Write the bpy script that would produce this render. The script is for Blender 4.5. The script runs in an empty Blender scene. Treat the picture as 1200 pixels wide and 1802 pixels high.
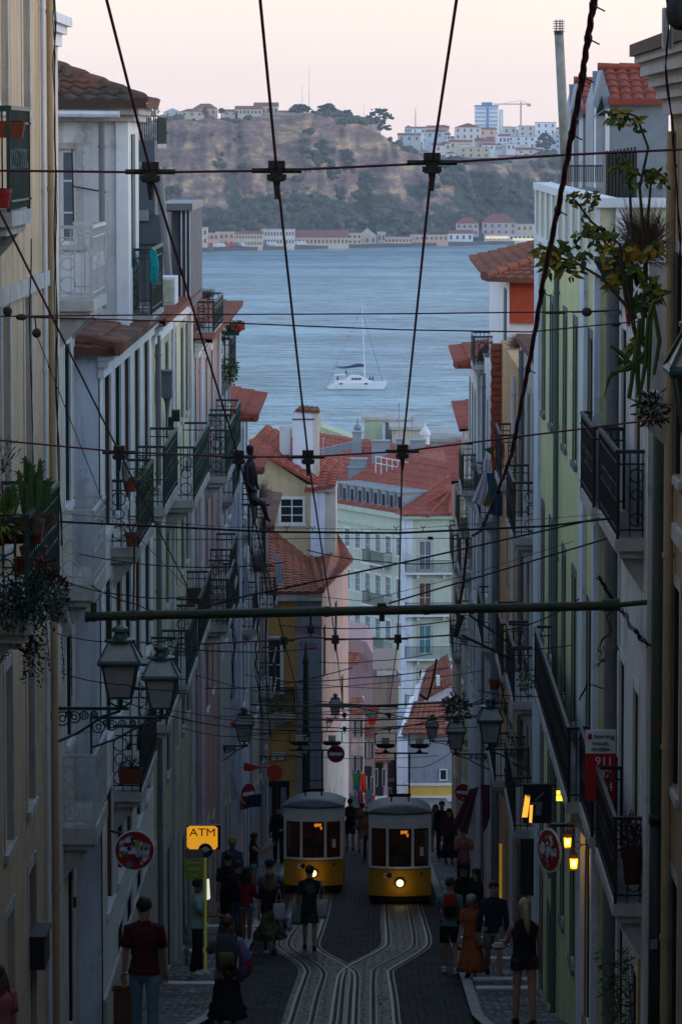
import bpy, bmesh, math, random
from mathutils import Vector, Matrix, Euler, noise
random.seed(7)
V = Vector
S = bpy.context.scene
COL = S.collection
R = math.radians
# ------------------------------------------------------------------ camera
F = 7000.0
PITCH = math.atan(654 / F); YAW = 60 / F
cam = bpy.data.objects.new('camera', bpy.data.cameras.new('camera')); COL.objects.link(cam)
cam.data.sensor_fit = 'HORIZONTAL'; cam.data.sensor_width = 36; cam.data.lens = F / 1199 * 36
cam.data.clip_start = 0.5; cam.data.clip_end = 30000
cam.rotation_euler = (math.pi / 2 - PITCH, 0, YAW)
cam.data.dof.use_dof = False
S.camera = cam
CR = cam.rotation_euler.to_matrix()
def ray(x, y): return CR @ V((x - 600, -(y - 901), -F))
def P(x, y, d):
    r = ray(x, y); return r * (d / r.y)
def PX(x, y, X):
    r = ray(x, y); return r * (X / r.x)
def PZ(x, y, z):
    r = ray(x, y); return r * (z / r.z)
def zg(Y):
    if Y <= 0: return -1.6
    if Y < 64: return -1.6 - Y * (12.76 / 64)
    if Y < 283: return -5.4 - 0.14 * Y
    if Y < 420: return -45.02 - (Y - 283) * 0.052
    return -52.15
def G(x, y):                       # where a picture point meets the street
    r = ray(x, y); lo, hi = 20.0, 420.0
    for _ in range(50):
        m = (lo + hi) / 2
        if r.z * m / r.y > zg(m): lo = m
        else: hi = m
    return r * (lo / r.y)
# ------------------------------------------------------------------ materials
MATS = {}
def nd(nt, t, **kw):
    n = nt.nodes.new(t)
    for k, v in kw.items(): setattr(n, k, v)
    return n
def mat(name, col, rough=.8, var=.25, scale=3.0, metal=0., bump=0., dirt=0., emit=None, estr=1., kind='plain', col2=None, spec=.3):
    if name in MATS: return MATS[name]
    m = bpy.data.materials.new(name); m.use_nodes = True; nt = m.node_tree; nt.nodes.clear()
    L = nt.links.new
    out = nd(nt, 'ShaderNodeOutputMaterial'); b = nd(nt, 'ShaderNodeBsdfPrincipled'); L(b.outputs[0], out.inputs[0])
    b.inputs['Roughness'].default_value = rough; b.inputs['Metallic'].default_value = metal
    b.inputs['Specular IOR Level'].default_value = spec
    c = (*col, 1); b.inputs['Base Color'].default_value = c
    if emit:
        b.inputs['Emission Color'].default_value = (*emit, 1); b.inputs['Emission Strength'].default_value = estr
    geo = nd(nt, 'ShaderNodeNewGeometry')
    if var > 0 or bump > 0 or dirt > 0:
        n1 = nd(nt, 'ShaderNodeTexNoise'); n1.inputs['Scale'].default_value = scale; n1.inputs['Detail'].default_value = 6; n1.inputs['Roughness'].default_value = .65
        L(geo.outputs['Position'], n1.inputs['Vector'])
        r1 = nd(nt, 'ShaderNodeMapRange'); r1.inputs[1].default_value = .25; r1.inputs[2].default_value = .75
        r1.inputs[3].default_value = 1 - var; r1.inputs[4].default_value = 1 + var * .6
        L(n1.outputs[0], r1.inputs[0])
        mx = nd(nt, 'ShaderNodeVectorMath', operation='MULTIPLY'); mx.inputs[0].default_value = col
        cb = nd(nt, 'ShaderNodeCombineXYZ')
        for i in range(3): L(r1.outputs[0], cb.inputs[i])
        L(cb.outputs[0], mx.inputs[1]); last = mx.outputs[0]
        if col2:
            nm = nd(nt, 'ShaderNodeTexNoise'); nm.inputs['Scale'].default_value = scale * .45; nm.inputs['Detail'].default_value = 5
            L(geo.outputs['Position'], nm.inputs['Vector'])
            rr = nd(nt, 'ShaderNodeMapRange'); rr.inputs[1].default_value = .45; rr.inputs[2].default_value = .6
            L(nm.outputs[0], rr.inputs[0])
            mm = nd(nt, 'ShaderNodeMix', data_type='RGBA'); L(rr.outputs[0], mm.inputs[0]); L(last, mm.inputs[6]); mm.inputs[7].default_value = (*col2, 1)
            last = mm.outputs[2]
        if dirt > 0:                # rain streaks and patches of grime, long down the wall
            mp = nd(nt, 'ShaderNodeMapping'); mp.inputs['Scale'].default_value = (2.2, 2.2, .16)
            L(geo.outputs['Position'], mp.inputs[0])
            n2 = nd(nt, 'ShaderNodeTexNoise'); n2.inputs['Scale'].default_value = 1.6; n2.inputs['Detail'].default_value = 7; n2.inputs['Roughness'].default_value = .7
            L(mp.outputs[0], n2.inputs['Vector'])
            r2 = nd(nt, 'ShaderNodeMapRange'); r2.inputs[1].default_value = .5; r2.inputs[2].default_value = .78; r2.inputs[4].default_value = dirt
            L(n2.outputs[0], r2.inputs[0])
            m2 = nd(nt, 'ShaderNodeMix', data_type='RGBA'); L(r2.outputs[0], m2.inputs[0]); L(last, m2.inputs[6]); m2.inputs[7].default_value = (.07, .06, .05, 1)
            last = m2.outputs[2]
            n3 = nd(nt, 'ShaderNodeTexNoise'); n3.inputs['Scale'].default_value = .7; n3.inputs['Detail'].default_value = 9; n3.inputs['Roughness'].default_value = .75
            L(geo.outputs['Position'], n3.inputs['Vector'])
            r3 = nd(nt, 'ShaderNodeMapRange'); r3.inputs[1].default_value = .55; r3.inputs[2].default_value = .60; r3.inputs[4].default_value = dirt * .7
            L(n3.outputs[0], r3.inputs[0])
            m3 = nd(nt, 'ShaderNodeMix', data_type='RGBA'); L(r3.outputs[0], m3.inputs[0]); L(last, m3.inputs[6]); m3.inputs[7].default_value = (.2, .18, .16, 1)
            last = m3.outputs[2]
        L(last, b.inputs['Base Color'])
        if bump > 0:
            bp = nd(nt, 'ShaderNodeBump'); bp.inputs['Strength'].default_value = bump; bp.inputs['Distance'].default_value = .03
            nb = nd(nt, 'ShaderNodeTexNoise'); nb.inputs['Scale'].default_value = scale * 4; nb.inputs['Detail'].default_value = 5
            L(geo.outputs['Position'], nb.inputs['Vector']); L(nb.outputs[0], bp.inputs['Height']); L(bp.outputs[0], b.inputs['Normal'])
    MATS[name] = m; return m
def plaster(n, c, dirt=.45): return mat('plaster_' + n, c, .9, .18, 1.4, bump=.5, dirt=dirt * 1.35)
tanw = plaster('tan', (.56, .42, .27)); cream = plaster('cream', (.62, .57, .50)); bluewhite = plaster('blue_white', (.68, .74, .86), .4)
white = plaster('white', (.70, .70, .71)); offwhite = plaster('off_white', (.52, .50, .48), .6); yel = plaster('lemon', (.66, .68, .36), .3)
lemon2 = plaster('pale_lemon', (.60, .60, .42)); orange = plaster('peach', (.62, .38, .19), .5); pinkw = plaster('pink', (.58, .39, .34), .45)
greyw = plaster('grey', (.16, .17, .20), .15); green_w = plaster('mint', (.52, .62, .52), .15); darkst = plaster('dark_stone', (.20, .18, .17), .7)
ochre = plaster('ochre', (.50, .30, .09), .3); purple = plaster('pale_rose', (.40, .25, .27), .5); bluegrey = plaster('blue_grey', (.26, .30, .36), .4)
sand = plaster('sand', (.58, .47, .29), .25); brown_w = plaster('brown', (.30, .22, .18), .5)
stone = mat('stone_trim', (.50, .48, .46), .85, .3, 4, bump=.3, dirt=.5)
whitetrim = mat('white_trim', (.74, .75, .78), .7, .1, 3, dirt=.2)
iron_g = mat('green_iron', (.012, .045, .038), .45, .3, 8, spec=.5); iron_k = mat('black_iron', (.015, .016, .019), .5, .3, 8, spec=.5)
iron_w = mat('white_iron', (.55, .55, .56), .5, .25, 9, dirt=.4)
glass = mat('window_glass', (.015, .018, .022), .08, 0, spec=.6); glass_b = mat('pale_curtained_glass', (.16, .20, .25), .15, .3, 2, spec=.6)
shut_g = mat('green_shutter', (.012, .05, .045), .5, .2, 6); shut_b = mat('teal_shutter', (.06, .22, .24), .5, .2, 6); wood = mat('brown_wood', (.12, .06, .035), .6, .35, 7)
pipe_g = mat('grey_pipe', (.18, .19, .21), .45, .2, 5, dirt=.3); pipe_t = mat('tan_pipe', (.46, .34, .20), .5, .15, 5, dirt=.3); pipe_w = mat('white_pipe', (.70, .72, .78), .45, .1, 5, dirt=.3)
pole_g = mat('pole_green', (.022, .05, .025), .55, .45, 6, bump=.3, col2=(.05, .045, .03))
cable = mat('cable_rubber', (.11, .010, .030), .5, .3, 20); cable_k = mat('black_cable', (.01, .01, .012), .6, .2, 20)
insul = mat('insulator_resin', (.045, .045, .04), .6, .5, 30, bump=.5)
steel = mat('rail_steel', (.15, .145, .14), .52, .3, 10, metal=1); dark = mat('dark_groove', (.006, .006, .007), .8, .2, 10)
chrome = mat('bright_metal', (.5, .5, .52), .3, .2, 8, metal=.8); slate = mat('zinc_sheet', (.22, .25, .29), .5, .2, 5, spec=.4)
terracotta = mat('terracotta_pot', (.20, .05, .025), .8, .3, 12, bump=.2); redpl = mat('red_paint', (.30, .015, .018), .45, .2, 7)
soil = mat('pot_soil', (.03, .02, .015), .95, .3, 20)
leafm = mat('leaf_green', (.055, .11, .025), .55, .4, 6); leafy = mat('leaf_yellow_green', (.17, .19, .02), .5, .5, 5, col2=(.34, .22, .012)); leafd = mat('leaf_dark', (.015, .04, .016), .6, .5, 6)
dry = mat('dry_twigs', (.19, .12, .095), .9, .4, 9); leafr = mat('leaf_red', (.12, .02, .02), .6, .4, 6); stemm = mat('plant_stem', (.06, .05, .03), .8, .3, 9)
redflower = mat('red_petals', (.65, .03, .02), .6, .3, 9)
tile_mats = {}
def tilemat(name, c, c2):
    return mat(name, c, .85, .45, 2.2, bump=.4, col2=c2, dirt=.25)
tile = tilemat('terracotta_tiles', (.27, .085, .05), (.22, .09, .06)); tile_r = tilemat('red_tiles', (.38, .085, .055), (.28, .07, .05))
tile_old = tilemat('weathered_tiles', (.22, .09, .06), (.09, .065, .05)); tile_o = tilemat('orange_tiles', (.31, .095, .055), (.19, .07, .05))
# ------------------------------------------------------------------ mesh helper
BASE = {}
class MB:
    def __init__(s): s.v = []; s.f = []
    def add(s, vs, fs):
        o = len(s.v); s.v += [V(p) for p in vs]; s.f += [tuple(i + o for i in f) for f in fs]; return s
    def quad(s, a, b, c, d): return s.add([a, b, c, d], [(0, 1, 2, 3)])
    def tri(s, a, b, c): return s.add([a, b, c], [(0, 1, 2)])
    def box(s, x0, x1, y0, y1, z0, z1):
        return s.add([(x0, y0, z0), (x1, y0, z0), (x1, y1, z0), (x0, y1, z0), (x0, y0, z1), (x1, y0, z1), (x1, y1, z1), (x0, y1, z1)],
                     [(0, 3, 2, 1), (4, 5, 6, 7), (0, 1, 5, 4), (1, 2, 6, 5), (2, 3, 7, 6), (3, 0, 4, 7)])
    def cb(s, c, sx, sy, sz): return s.box(c[0] - sx / 2, c[0] + sx / 2, c[1] - sy / 2, c[1] + sy / 2, c[2] - sz / 2, c[2] + sz / 2)
    def prism(s, poly, ext):        # polygon (list of points) extruded by a vector
        n = len(poly); e = V(ext); a = [V(p) for p in poly]; b = [p + e for p in a]
        return s.add(a + b, [tuple(range(n))[::-1], tuple(range(n, 2 * n))] + [(i, (i + 1) % n, n + (i + 1) % n, n + i) for i in range(n)])
    def tube(s, pts, r, n=6, cap=True):
        pts = [V(p) for p in pts]; rs = r if isinstance(r, (list, tuple)) else [r] * len(pts)
        o = len(s.v); up = None
        for i, p in enumerate(pts):
            t = (pts[min(i + 1, len(pts) - 1)] - pts[max(i - 1, 0)])
            if t.length < 1e-9: t = V((0, 0, 1))
            t.normalize()
            if up is None: up = V((0, 0, 1)) if abs(t.z) < .9 else V((1, 0, 0))
            a = t.cross(up)
            if a.length < 1e-6: a = t.orthogonal()
            a.normalize(); b = a.cross(t).normalized(); up = b
            for k in range(n):
                an = 2 * math.pi * k / n; s.v.append(p + (a * math.cos(an) + b * math.sin(an)) * rs[i])
        for i in range(len(pts) - 1):
            for k in range(n):
                s.f.append((o + i * n + k, o + i * n + (k + 1) % n, o + (i + 1) * n + (k + 1) % n, o + (i + 1) * n + k))
        if cap:
            s.f.append(tuple(o + k for k in range(n))[::-1]); q = o + (len(pts) - 1) * n; s.f.append(tuple(q + k for k in range(n)))
        return s
    def bar(s, a, b, w): return s.tube([a, b], w / 1.414, 4)
    def lathe(s, c, prof, n=12, sx=1, sy=1):   # prof: (radius, z)
        c = V(c); o = len(s.v)
        for r, z in prof:
            for k in range(n):
                an = 2 * math.pi * (k + .5) / n; s.v.append(c + V((r * math.cos(an) * sx, r * math.sin(an) * sy, z)))
        for i in range(len(prof) - 1):
            for k in range(n): s.f.append((o + i * n + k, o + i * n + (k + 1) % n, o + (i + 1) * n + (k + 1) % n, o + (i + 1) * n + k))
        s.f.append(tuple(o + k for k in range(n))[::-1]); q = o + (len(prof) - 1) * n; s.f.append(tuple(q + k for k in range(n)))
        return s
    def ball(s, c, rx, ry=None, rz=None, n=10, m=6):
        ry = ry or rx; rz = rz or rx; c = V(c); o = len(s.v)
        s.v.append(c + V((0, 0, -rz)))
        for i in range(1, m):
            ph = -math.pi / 2 + math.pi * i / m
            for k in range(n):
                an = 2 * math.pi * k / n; s.v.append(c + V((rx * math.cos(ph) * math.cos(an), ry * math.cos(ph) * math.sin(an), rz * math.sin(ph))))
        s.v.append(c + V((0, 0, rz))); t = len(s.v) - 1
        for k in range(n):
            s.f.append((o, o + 1 + (k + 1) % n, o + 1 + k)); s.f.append((t, t - n + k, t - n + (k + 1) % n))
        for i in range(m - 2):
            for k in range(n):
                a = o + 1 + i * n; s.f.append((a + k, a + (k + 1) % n, a + n + (k + 1) % n, a + n + k))
        return s
    def ring(s, c, r, t, ax=(0, 1, 0), n=12, a0=0, a1=2 * math.pi):
        ax = V(ax).normalized(); u = ax.orthogonal().normalized()
        if abs(ax.z) < .9: u = ax.cross(V((0, 0, 1))).normalized()
        w = ax.cross(u); c = V(c)
        return s.tube([c + (u * math.cos(a0 + (a1 - a0) * i / n) + w * math.sin(a0 + (a1 - a0) * i / n)) * r for i in range(n + 1)], t, 4, False)
    def leaf(s, p, d, l, w, up=None, droop=.3):
        p = V(p); d = V(d).normalized(); up = V(up) if up else V((random.uniform(-1, 1), random.uniform(-1, 1), random.uniform(.2, 1)))
        a = d.cross(up)
        if a.length < 1e-3: a = d.orthogonal()
        a.normalize(); n = a.cross(d)
        m1 = p + d * l * .35 - n * droop * l * .1; m2 = p + d * l * .72 - n * droop * l * .4; t = p + d * l - n * droop * l
        return s.add([p, m1 + a * w / 2 + n * w * .12, m1, m1 - a * w / 2 + n * w * .12, m2 + a * w * .35, m2, m2 - a * w * .35, t],
                     [(0, 1, 2), (0, 2, 3), (1, 4, 5, 2), (2, 5, 6, 3), (4, 7, 5), (5, 7, 6)])
    def xf(s, M):
        s.v = [M @ p for p in s.v]; return s
    def build(s, name, m, parent=None, world=True, smooth=False, label=None):
        off = BASE.get(parent, V((0, 0, 0))) if (world and parent) else V((0, 0, 0))
        me = bpy.data.meshes.new(name); me.from_pydata([tuple(p - off) for p in s.v], [], s.f)
        me.materials.append(m)
        if smooth: me.polygons.foreach_set('use_smooth', [True] * len(me.polygons))
        me.update(); o = bpy.data.objects.new(name, me); COL.objects.link(o)
        if parent: o.parent = parent; BASE[o] = BASE.get(parent, V((0, 0, 0)))
        if label: o['label'] = label
        return o
def tag(o, label, cat, group=None, kind=None):
    if label: o['label'] = label
    if cat: o['category'] = cat
    if group: o['group'] = group
    if kind: o['kind'] = kind
    return o
def thing(name, label, cat, loc=(0, 0, 0), rz=0, group=None):
    o = bpy.data.objects.new(name, None); COL.objects.link(o); o.location = loc; o.rotation_euler = (0, 0, rz); o.empty_display_size = .1
    BASE[o] = V(loc); return tag(o, label, cat, group)
def struct(name, mb, m, kind='structure', smooth=False):
    o = mb.build(name, m, smooth=smooth); o['kind'] = kind; return o
def solo(name, mb, m, label, cat, group=None, kind=None, smooth=False):
    o = mb.build(name, m, smooth=smooth)
    c = sum((v.co for v in o.data.vertices), V()) / max(1, len(o.data.vertices))
    o.data.transform(Matrix.Translation(-c)); o.location = c
    return tag(o, label, cat, group, kind)
def copy_tree(o, parent=None):
    c = o.copy(); COL.objects.link(c)
    if parent: c.parent = parent; c.matrix_parent_inverse = o.matrix_parent_inverse.copy()
    for ch in list(o.children): copy_tree(ch, c)
    return c
def text(name, s, size, m, parent, M, align='CENTER', ext=.004, world_off=None, sx=1.0):
    cu = bpy.data.curves.new('t', 'FONT'); cu.body = s; cu.size = size; cu.align_x = align; cu.align_y = 'CENTER'; cu.extrude = ext; cu.offset = 0
    t = bpy.data.objects.new('t', cu); COL.objects.link(t)
    me = bpy.data.meshes.new_from_object(t.evaluated_get(bpy.context.evaluated_depsgraph_get()))
    bpy.data.objects.remove(t)
    me.transform(M @ Matrix.Diagonal((sx, 1, 1, 1))); me.materials.clear(); me.materials.append(m)
    o = bpy.data.objects.new(name, me); COL.objects.link(o); o.parent = parent; return o
FACE = Matrix.Rotation(R(90), 4, 'X')   # lettering that faces -Y (the camera)
# ------------------------------------------------------------------ sky and light
w = bpy.data.worlds.new('World'); S.world = w; w.use_nodes = True; nt = w.node_tree; nt.nodes.clear(); L = nt.links.new
wo = nd(nt, 'ShaderNodeOutputWorld'); bg = nd(nt, 'ShaderNodeBackground'); bg2 = nd(nt, 'ShaderNodeBackground'); ad = nd(nt, 'ShaderNodeAddShader')
tc = nd(nt, 'ShaderNodeTexCoord'); sp = nd(nt, 'ShaderNodeSeparateXYZ'); L(tc.outputs['Generated'], sp.inputs[0])
cr = nd(nt, 'ShaderNodeValToRGB'); L(sp.outputs[2], cr.inputs[0])
stops = [(0.0, (1.30, 1.12, 1.15)), (.035, (1.33, 1.21, 1.17)), (.09, (1.12, 1.24, 1.40)), (.3, (.74, 1.02, 1.38)), (1, (.19, .29, .50))]
e = cr.color_ramp.elements; e[0].position = 0; e[0].color = (*stops[0][1], 1); e[1].position = 1; e[1].color = (*stops[-1][1], 1)
for p_, c_ in stops[1:-1]:
    q = e.new(p_); q.color = (*c_, 1)
L(cr.outputs[0], bg.inputs[0])
def mm(op, a, b=None):      # the after-glow: brighter toward the west (+X), a little toward the east
    q = nd(nt, 'ShaderNodeMath', operation=op)
    for i, v_ in enumerate((a, b)):
        if v_ is None: continue
        if isinstance(v_, (int, float)): q.inputs[i].default_value = v_
        else: L(v_, q.inputs[i])
    return q.outputs[0]
wst = mm('POWER', mm('MAXIMUM', sp.outputs[0], 0.0), 1.5); est = mm('POWER', mm('MAXIMUM', mm('MULTIPLY', sp.outputs[0], -1.0), 0.0), 1.5)
L(mm('ADD', mm('ADD', mm('MULTIPLY', wst, 1.0), mm('MULTIPLY', est, .55)), .72), bg.inputs[1])
sky = nd(nt, 'ShaderNodeTexSky', sky_type='NISHITA'); sky.sun_disc = False
SUN_EL, SUN_AZ = R(5), R(60)        # low in the west, over the right-hand roofs
sky.sun_elevation = SUN_EL; sky.sun_rotation = SUN_AZ; sky.altitude = 60
L(sky.outputs[0], bg2.inputs[0]); bg2.inputs[1].default_value = .04
L(bg.outputs[0], ad.inputs[0]); L(bg2.outputs[0], ad.inputs[1]); L(ad.outputs[0], wo.inputs[0])
sl = bpy.data.lights.new('sun', 'SUN'); sl.energy = .35; sl.angle = R(10); sl.color = (1, .74, .52)
so = bpy.data.objects.new('sun', sl); COL.objects.link(so)
sd = V((.85, -.45, math.tan(R(9)))).normalized(); so.rotation_euler = sd.to_track_quat('Z', 'Y').to_euler()
S.view_settings.view_transform = 'Standard'; S.view_settings.look = 'None'; S.view_settings.gamma = 1; S.view_settings.exposure = 0
S.cycles.max_bounces = 6; S.cycles.diffuse_bounces = 2; S.cycles.glossy_bounces = 3; S.cycles.use_denoising = True
# ------------------------------------------------------------------ ground, road, river
YS = [-40, -20, 0, 8, 16, 24, 32, 40, 48, 56, 60, 64] + list(range(72, 284, 8)) + [300, 340, 380, 420, 470]
mb = MB()
for i, y in enumerate(YS):
    for x in (-260, -60, -3.95, 0, 3.0, 60, 260): mb.v.append(V((x, y, zg(y) - .05)))
for i in range(len(YS) - 1):
    for k in range(6): a = i * 7 + k; mb.f.append((a, a + 1, a + 8, a + 7))
o = len(mb.v); mb.v += [V((-260, 470, -56)), V((260, 470, -56))]; mb.f.append(((len(YS) - 1) * 7, (len(YS) - 1) * 7 + 6, o + 1, o))
struct('ground', mb, mat('ground_earth', (.08, .075, .07), .95, .3, 2))
def cobble(name, c, sc, mortar, rough, spec=.3):
    m = bpy.data.materials.new(name); m.use_nodes = True; nt = m.node_tree; b = nt.nodes['Principled BSDF']; L = nt.links.new
    g = nd(nt, 'ShaderNodeNewGeometry'); vo = nd(nt, 'ShaderNodeTexVoronoi', feature='DISTANCE_TO_EDGE'); vo.inputs['Scale'].default_value = sc; vo.inputs['Randomness'].default_value = .55
    vc = nd(nt, 'ShaderNodeTexVoronoi'); vc.inputs['Scale'].default_value = sc; vc.inputs['Randomness'].default_value = .55
    mp = nd(nt, 'ShaderNodeMapping'); mp.inputs['Scale'].default_value = (1, .62, .3); L(g.outputs['Position'], mp.inputs[0]); L(mp.outputs[0], vo.inputs['Vector']); L(mp.outputs[0], vc.inputs['Vector'])
    r = nd(nt, 'ShaderNodeMapRange'); r.inputs[1].default_value = .02; r.inputs[2].default_value = .12; L(vo.outputs[0], r.inputs[0])
    n = nd(nt, 'ShaderNodeTexNoise'); n.inputs['Scale'].default_value = .8; n.inputs['Detail'].default_value = 8; L(g.outputs['Position'], n.inputs['Vector'])
    sp = nd(nt, 'ShaderNodeSeparateColor'); L(vc.outputs['Color'], sp.inputs[0])
    a = nd(nt, 'ShaderNodeMath', operation='MULTIPLY_ADD'); L(sp.outputs[0], a.inputs[0]); a.inputs[1].default_value = .7; a.inputs[2].default_value = .25
    a2 = nd(nt, 'ShaderNodeMath', operation='MULTIPLY'); L(a.outputs[0], a2.inputs[0]); 
    r2 = nd(nt, 'ShaderNodeMapRange'); r2.inputs[1].default_value = .3; r2.inputs[2].default_value = .7; r2.inputs[3].default_value = .5; r2.inputs[4].default_value = 1.5; L(n.outputs[0], r2.inputs[0]); L(r2.outputs[0], a2.inputs[1])
    mx = nd(nt, 'ShaderNodeMix', data_type='RGBA'); L(r.outputs[0], mx.inputs[0]); mx.inputs[6].default_value = (*mortar, 1)
    vm = nd(nt, 'ShaderNodeVectorMath', operation='SCALE'); vm.inputs[0].default_value = c; L(a2.outputs[0], vm.inputs['Scale']); L(vm.outputs[0], mx.inputs[7]); L(mx.outputs[2], b.inputs['Base Color'])
    bp = nd(nt, 'ShaderNodeBump'); bp.inputs['Strength'].default_value = .9; bp.inputs['Distance'].default_value = .03; L(r.outputs[0], bp.inputs['Height']); L(bp.outputs[0], b.inputs['Normal'])
    b.inputs['Roughness'].default_value = rough; b.inputs['Specular IOR Level'].default_value = spec; return m
basalt = cobble('basalt_setts', (.032, .036, .05), 7, (.01, .01, .012), .45)
basalt2 = cobble('worn_track_setts', (.048, .052, .064), 6, (.007, .007, .010), .55, .2)
calc = cobble('limestone_setts', (.23, .23, .24), 7, (.03, .03, .035), .7, .2)
def strip(x0, x1, y0, y1, dz):
    mb = MB(); ys = [y0] + [y for y in YS if y0 < y < y1] + [y1]
    f0 = x0 if callable(x0) else (lambda y: x0); f1 = x1 if callable(x1) else (lambda y: x1)
    for y in ys: mb.v += [V((f0(y), y, zg(y) + dz)), V((f1(y), y, zg(y) + dz))]
    for i in range(len(ys) - 1): a = 2 * i; mb.f.append((a, a + 1, a + 3, a + 2))
    return mb
struct('road', strip(-2.72, 1.72, -10, 283, -.02), cobble('dark_setts', (.044, .050, .068), 8, (.018, .020, .026), .8, .15))
def pave(x0, x1, sgn, name):
    mb = strip(x0, x1, -10, 283, .12); k = x1 if sgn < 0 else x0
    n0 = len(mb.v)
    for y in [yy for yy in YS if -10 < yy < 283] : pass
    ys = [-10] + [y for y in YS if -10 < y < 283] + [283]
    o = len(mb.v)
    for y in ys: mb.v += [V((k, y, zg(y) - .04)), V((k, y, zg(y) + .12))]
    for i in range(len(ys) - 1): a = o + 2 * i; mb.f.append((a, a + 1, a + 3, a + 2))
    struct(name, mb, calc)
pave(-4.6, -2.75, -1, 'pavement_west'); pave(1.75, 3.6, 1, 'pavement_east')
for nm, xx in (('kerb_west', -2.75), ('kerb_east', 1.61)):
    struct(nm, strip(xx - .02, xx + .16, 20, 283, .126), mat('kerb_stone', (.40, .39, .38), .8, .3, 4, bump=.3))
# steps that cross the pavements (the street is steep)
for x0, x1, ys in ((1.8, 2.9, (69.5, 71.7, 77.4, 84, 91, 97.5, 103.5)), (-3.8, -2.6, (70.5, 79.5, 88))):
    for i, y in enumerate(ys):
        mb = MB().box(x0, x1, y - .12, y + .12, zg(y) - .05, zg(y) + .17)
        struct('pavement_step', mb, mat('step_stone', (.58, .57, .55), .6, .2, 5))
def gl(pts, dz, lift=0):
    out = []
    for x, y in pts:
        g = G(x, y); g.z = zg(g.y) + dz; out.append(g)
    # smooth the bends (Catmull-Rom)
    res = []
    for i in range(len(out) - 1):
        p0 = out[max(i - 1, 0)]; p1 = out[i]; p2 = out[i + 1]; p3 = out[min(i + 2, len(out) - 1)]
        for k in range(5):
            t = k / 5; q = .5 * ((2 * p1) + (p2 - p0) * t + (2 * p0 - 5 * p1 + 4 * p2 - p3) * t * t + (-p0 + 3 * p1 - 3 * p2 + p3) * t ** 3)
            q.z = zg(q.y) + dz; res.append(q)
    res.append(out[-1]); return res
def ribbon(mb, pts, wd, off=0., dz=0.):
    o = len(mb.v)
    for i, p in enumerate(pts):
        t = (pts[min(i + 1, len(pts) - 1)] - pts[max(i - 1, 0)]); t.z = 0; t.normalize(); s = V((t.y, -t.x, 0))
        mb.v += [p + s * (off - wd / 2) + V((0, 0, dz)), p + s * (off + wd / 2) + V((0, 0, dz))]
    for i in range(len(pts) - 1): a = o + 2 * i; mb.f.append((a, a + 1, a + 3, a + 2))
ZT = lambda L_: [(400 + x / 3, 1350 + y / 3) for x, y in L_]
rl = dict(
 A=ZT([(290, 1385), (345, 1270), (400, 1110), (408, 1075), (375, 1030), (270, 955), (262, 915), (320, 820), (362, 660)]) + [(527, 1500)],
 SA=ZT([(405, 1385), (450, 1250), (490, 1120), (492, 1080), (450, 1040), (330, 965), (315, 915), (370, 830), (460, 700)]),
 B=ZT([(655, 1385), (665, 1250), (672, 1110), (655, 1075), (610, 1042), (478, 965), (464, 920), (490, 850), (530, 680)]) + [(577, 1500)],
 C=ZT([(530, 1385), (560, 1230), (582, 1110), (605, 1075), (650, 1045), (815, 958), (838, 910), (832, 820), (826, 700)]) + [(672, 1490)],
 SC=ZT([(755, 1385), (755, 1250), (758, 1100), (785, 1055), (950, 965), (975, 915), (962, 820), (940, 700)]),
 D=ZT([(885, 1385), (868, 1230), (848, 1090), (868, 1062), (1030, 960), (1050, 905), (1030, 820), (1000, 690)]) + [(727, 1490)],
 S1=ZT([(568, 1385), (590, 1230), (604, 1110), (622, 1068)]), S2=ZT([(618, 1385), (632, 1230), (645, 1110), (640, 1075)]))
# lighter worn setts between the rails
mb = MB()
for a, b in (('A', 'B'), ('C', 'D')):
    pa, pb = gl(rl[a], -.012), gl(rl[b], -.012); o = len(mb.v)
    for y in [60 + k * .8 for k in range(62)]:
        def at(ps):
            for i in range(len(ps) - 1):
                if (ps[i].y - y) * (ps[i + 1].y - y) <= 0: t = (y - ps[i].y) / (ps[i + 1].y - ps[i].y + 1e-9); return ps[i].lerp(ps[i + 1], t).x
            return ps[0].x if abs(ps[0].y - y) < abs(ps[-1].y - y) else ps[-1].x
        mb.v += [V((at(pa) - .12, y, zg(y) - (.012 if a == 'A' else .008))), V((at(pb) + .12, y, zg(y) - (.012 if a == 'A' else .008)))]
    for i in range(61): q = o + 2 * i; mb.f.append((q, q + 1, q + 3, q + 2))
struct('track_bed', mb, basalt2)
def track(name, label, rails, slots):
    t = thing(name, label, 'tram track', G(600, 1700)); 
    for k in rails + slots:
        wd = .045 if k in rails else .022
        mb = MB(); ribbon(mb, gl(rl[k], .002), wd); ob = mb.build('rail' if k in rails else 'cable_slot_rail', steel, t)
        g = MB(); pts = gl(rl[k], -.002); ribbon(g, pts, .05, .06); g.build('groove', dark, ob)
        h = MB(); ribbon(h, gl(rl[k], .003), .02, .1); h.build('guard_edge', mat('worn_guard_steel', (.10, .10, .10), .5, .4, 8, metal=.6), ob)
track('tram_track', 'steel tram track that swerves left toward the tram on the left', ['A', 'B'], ['SA', 'S1'])
track('tram_track', 'steel tram track that swerves right toward the tram on the right', ['C', 'D'], ['SC', 'S2'])
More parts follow.
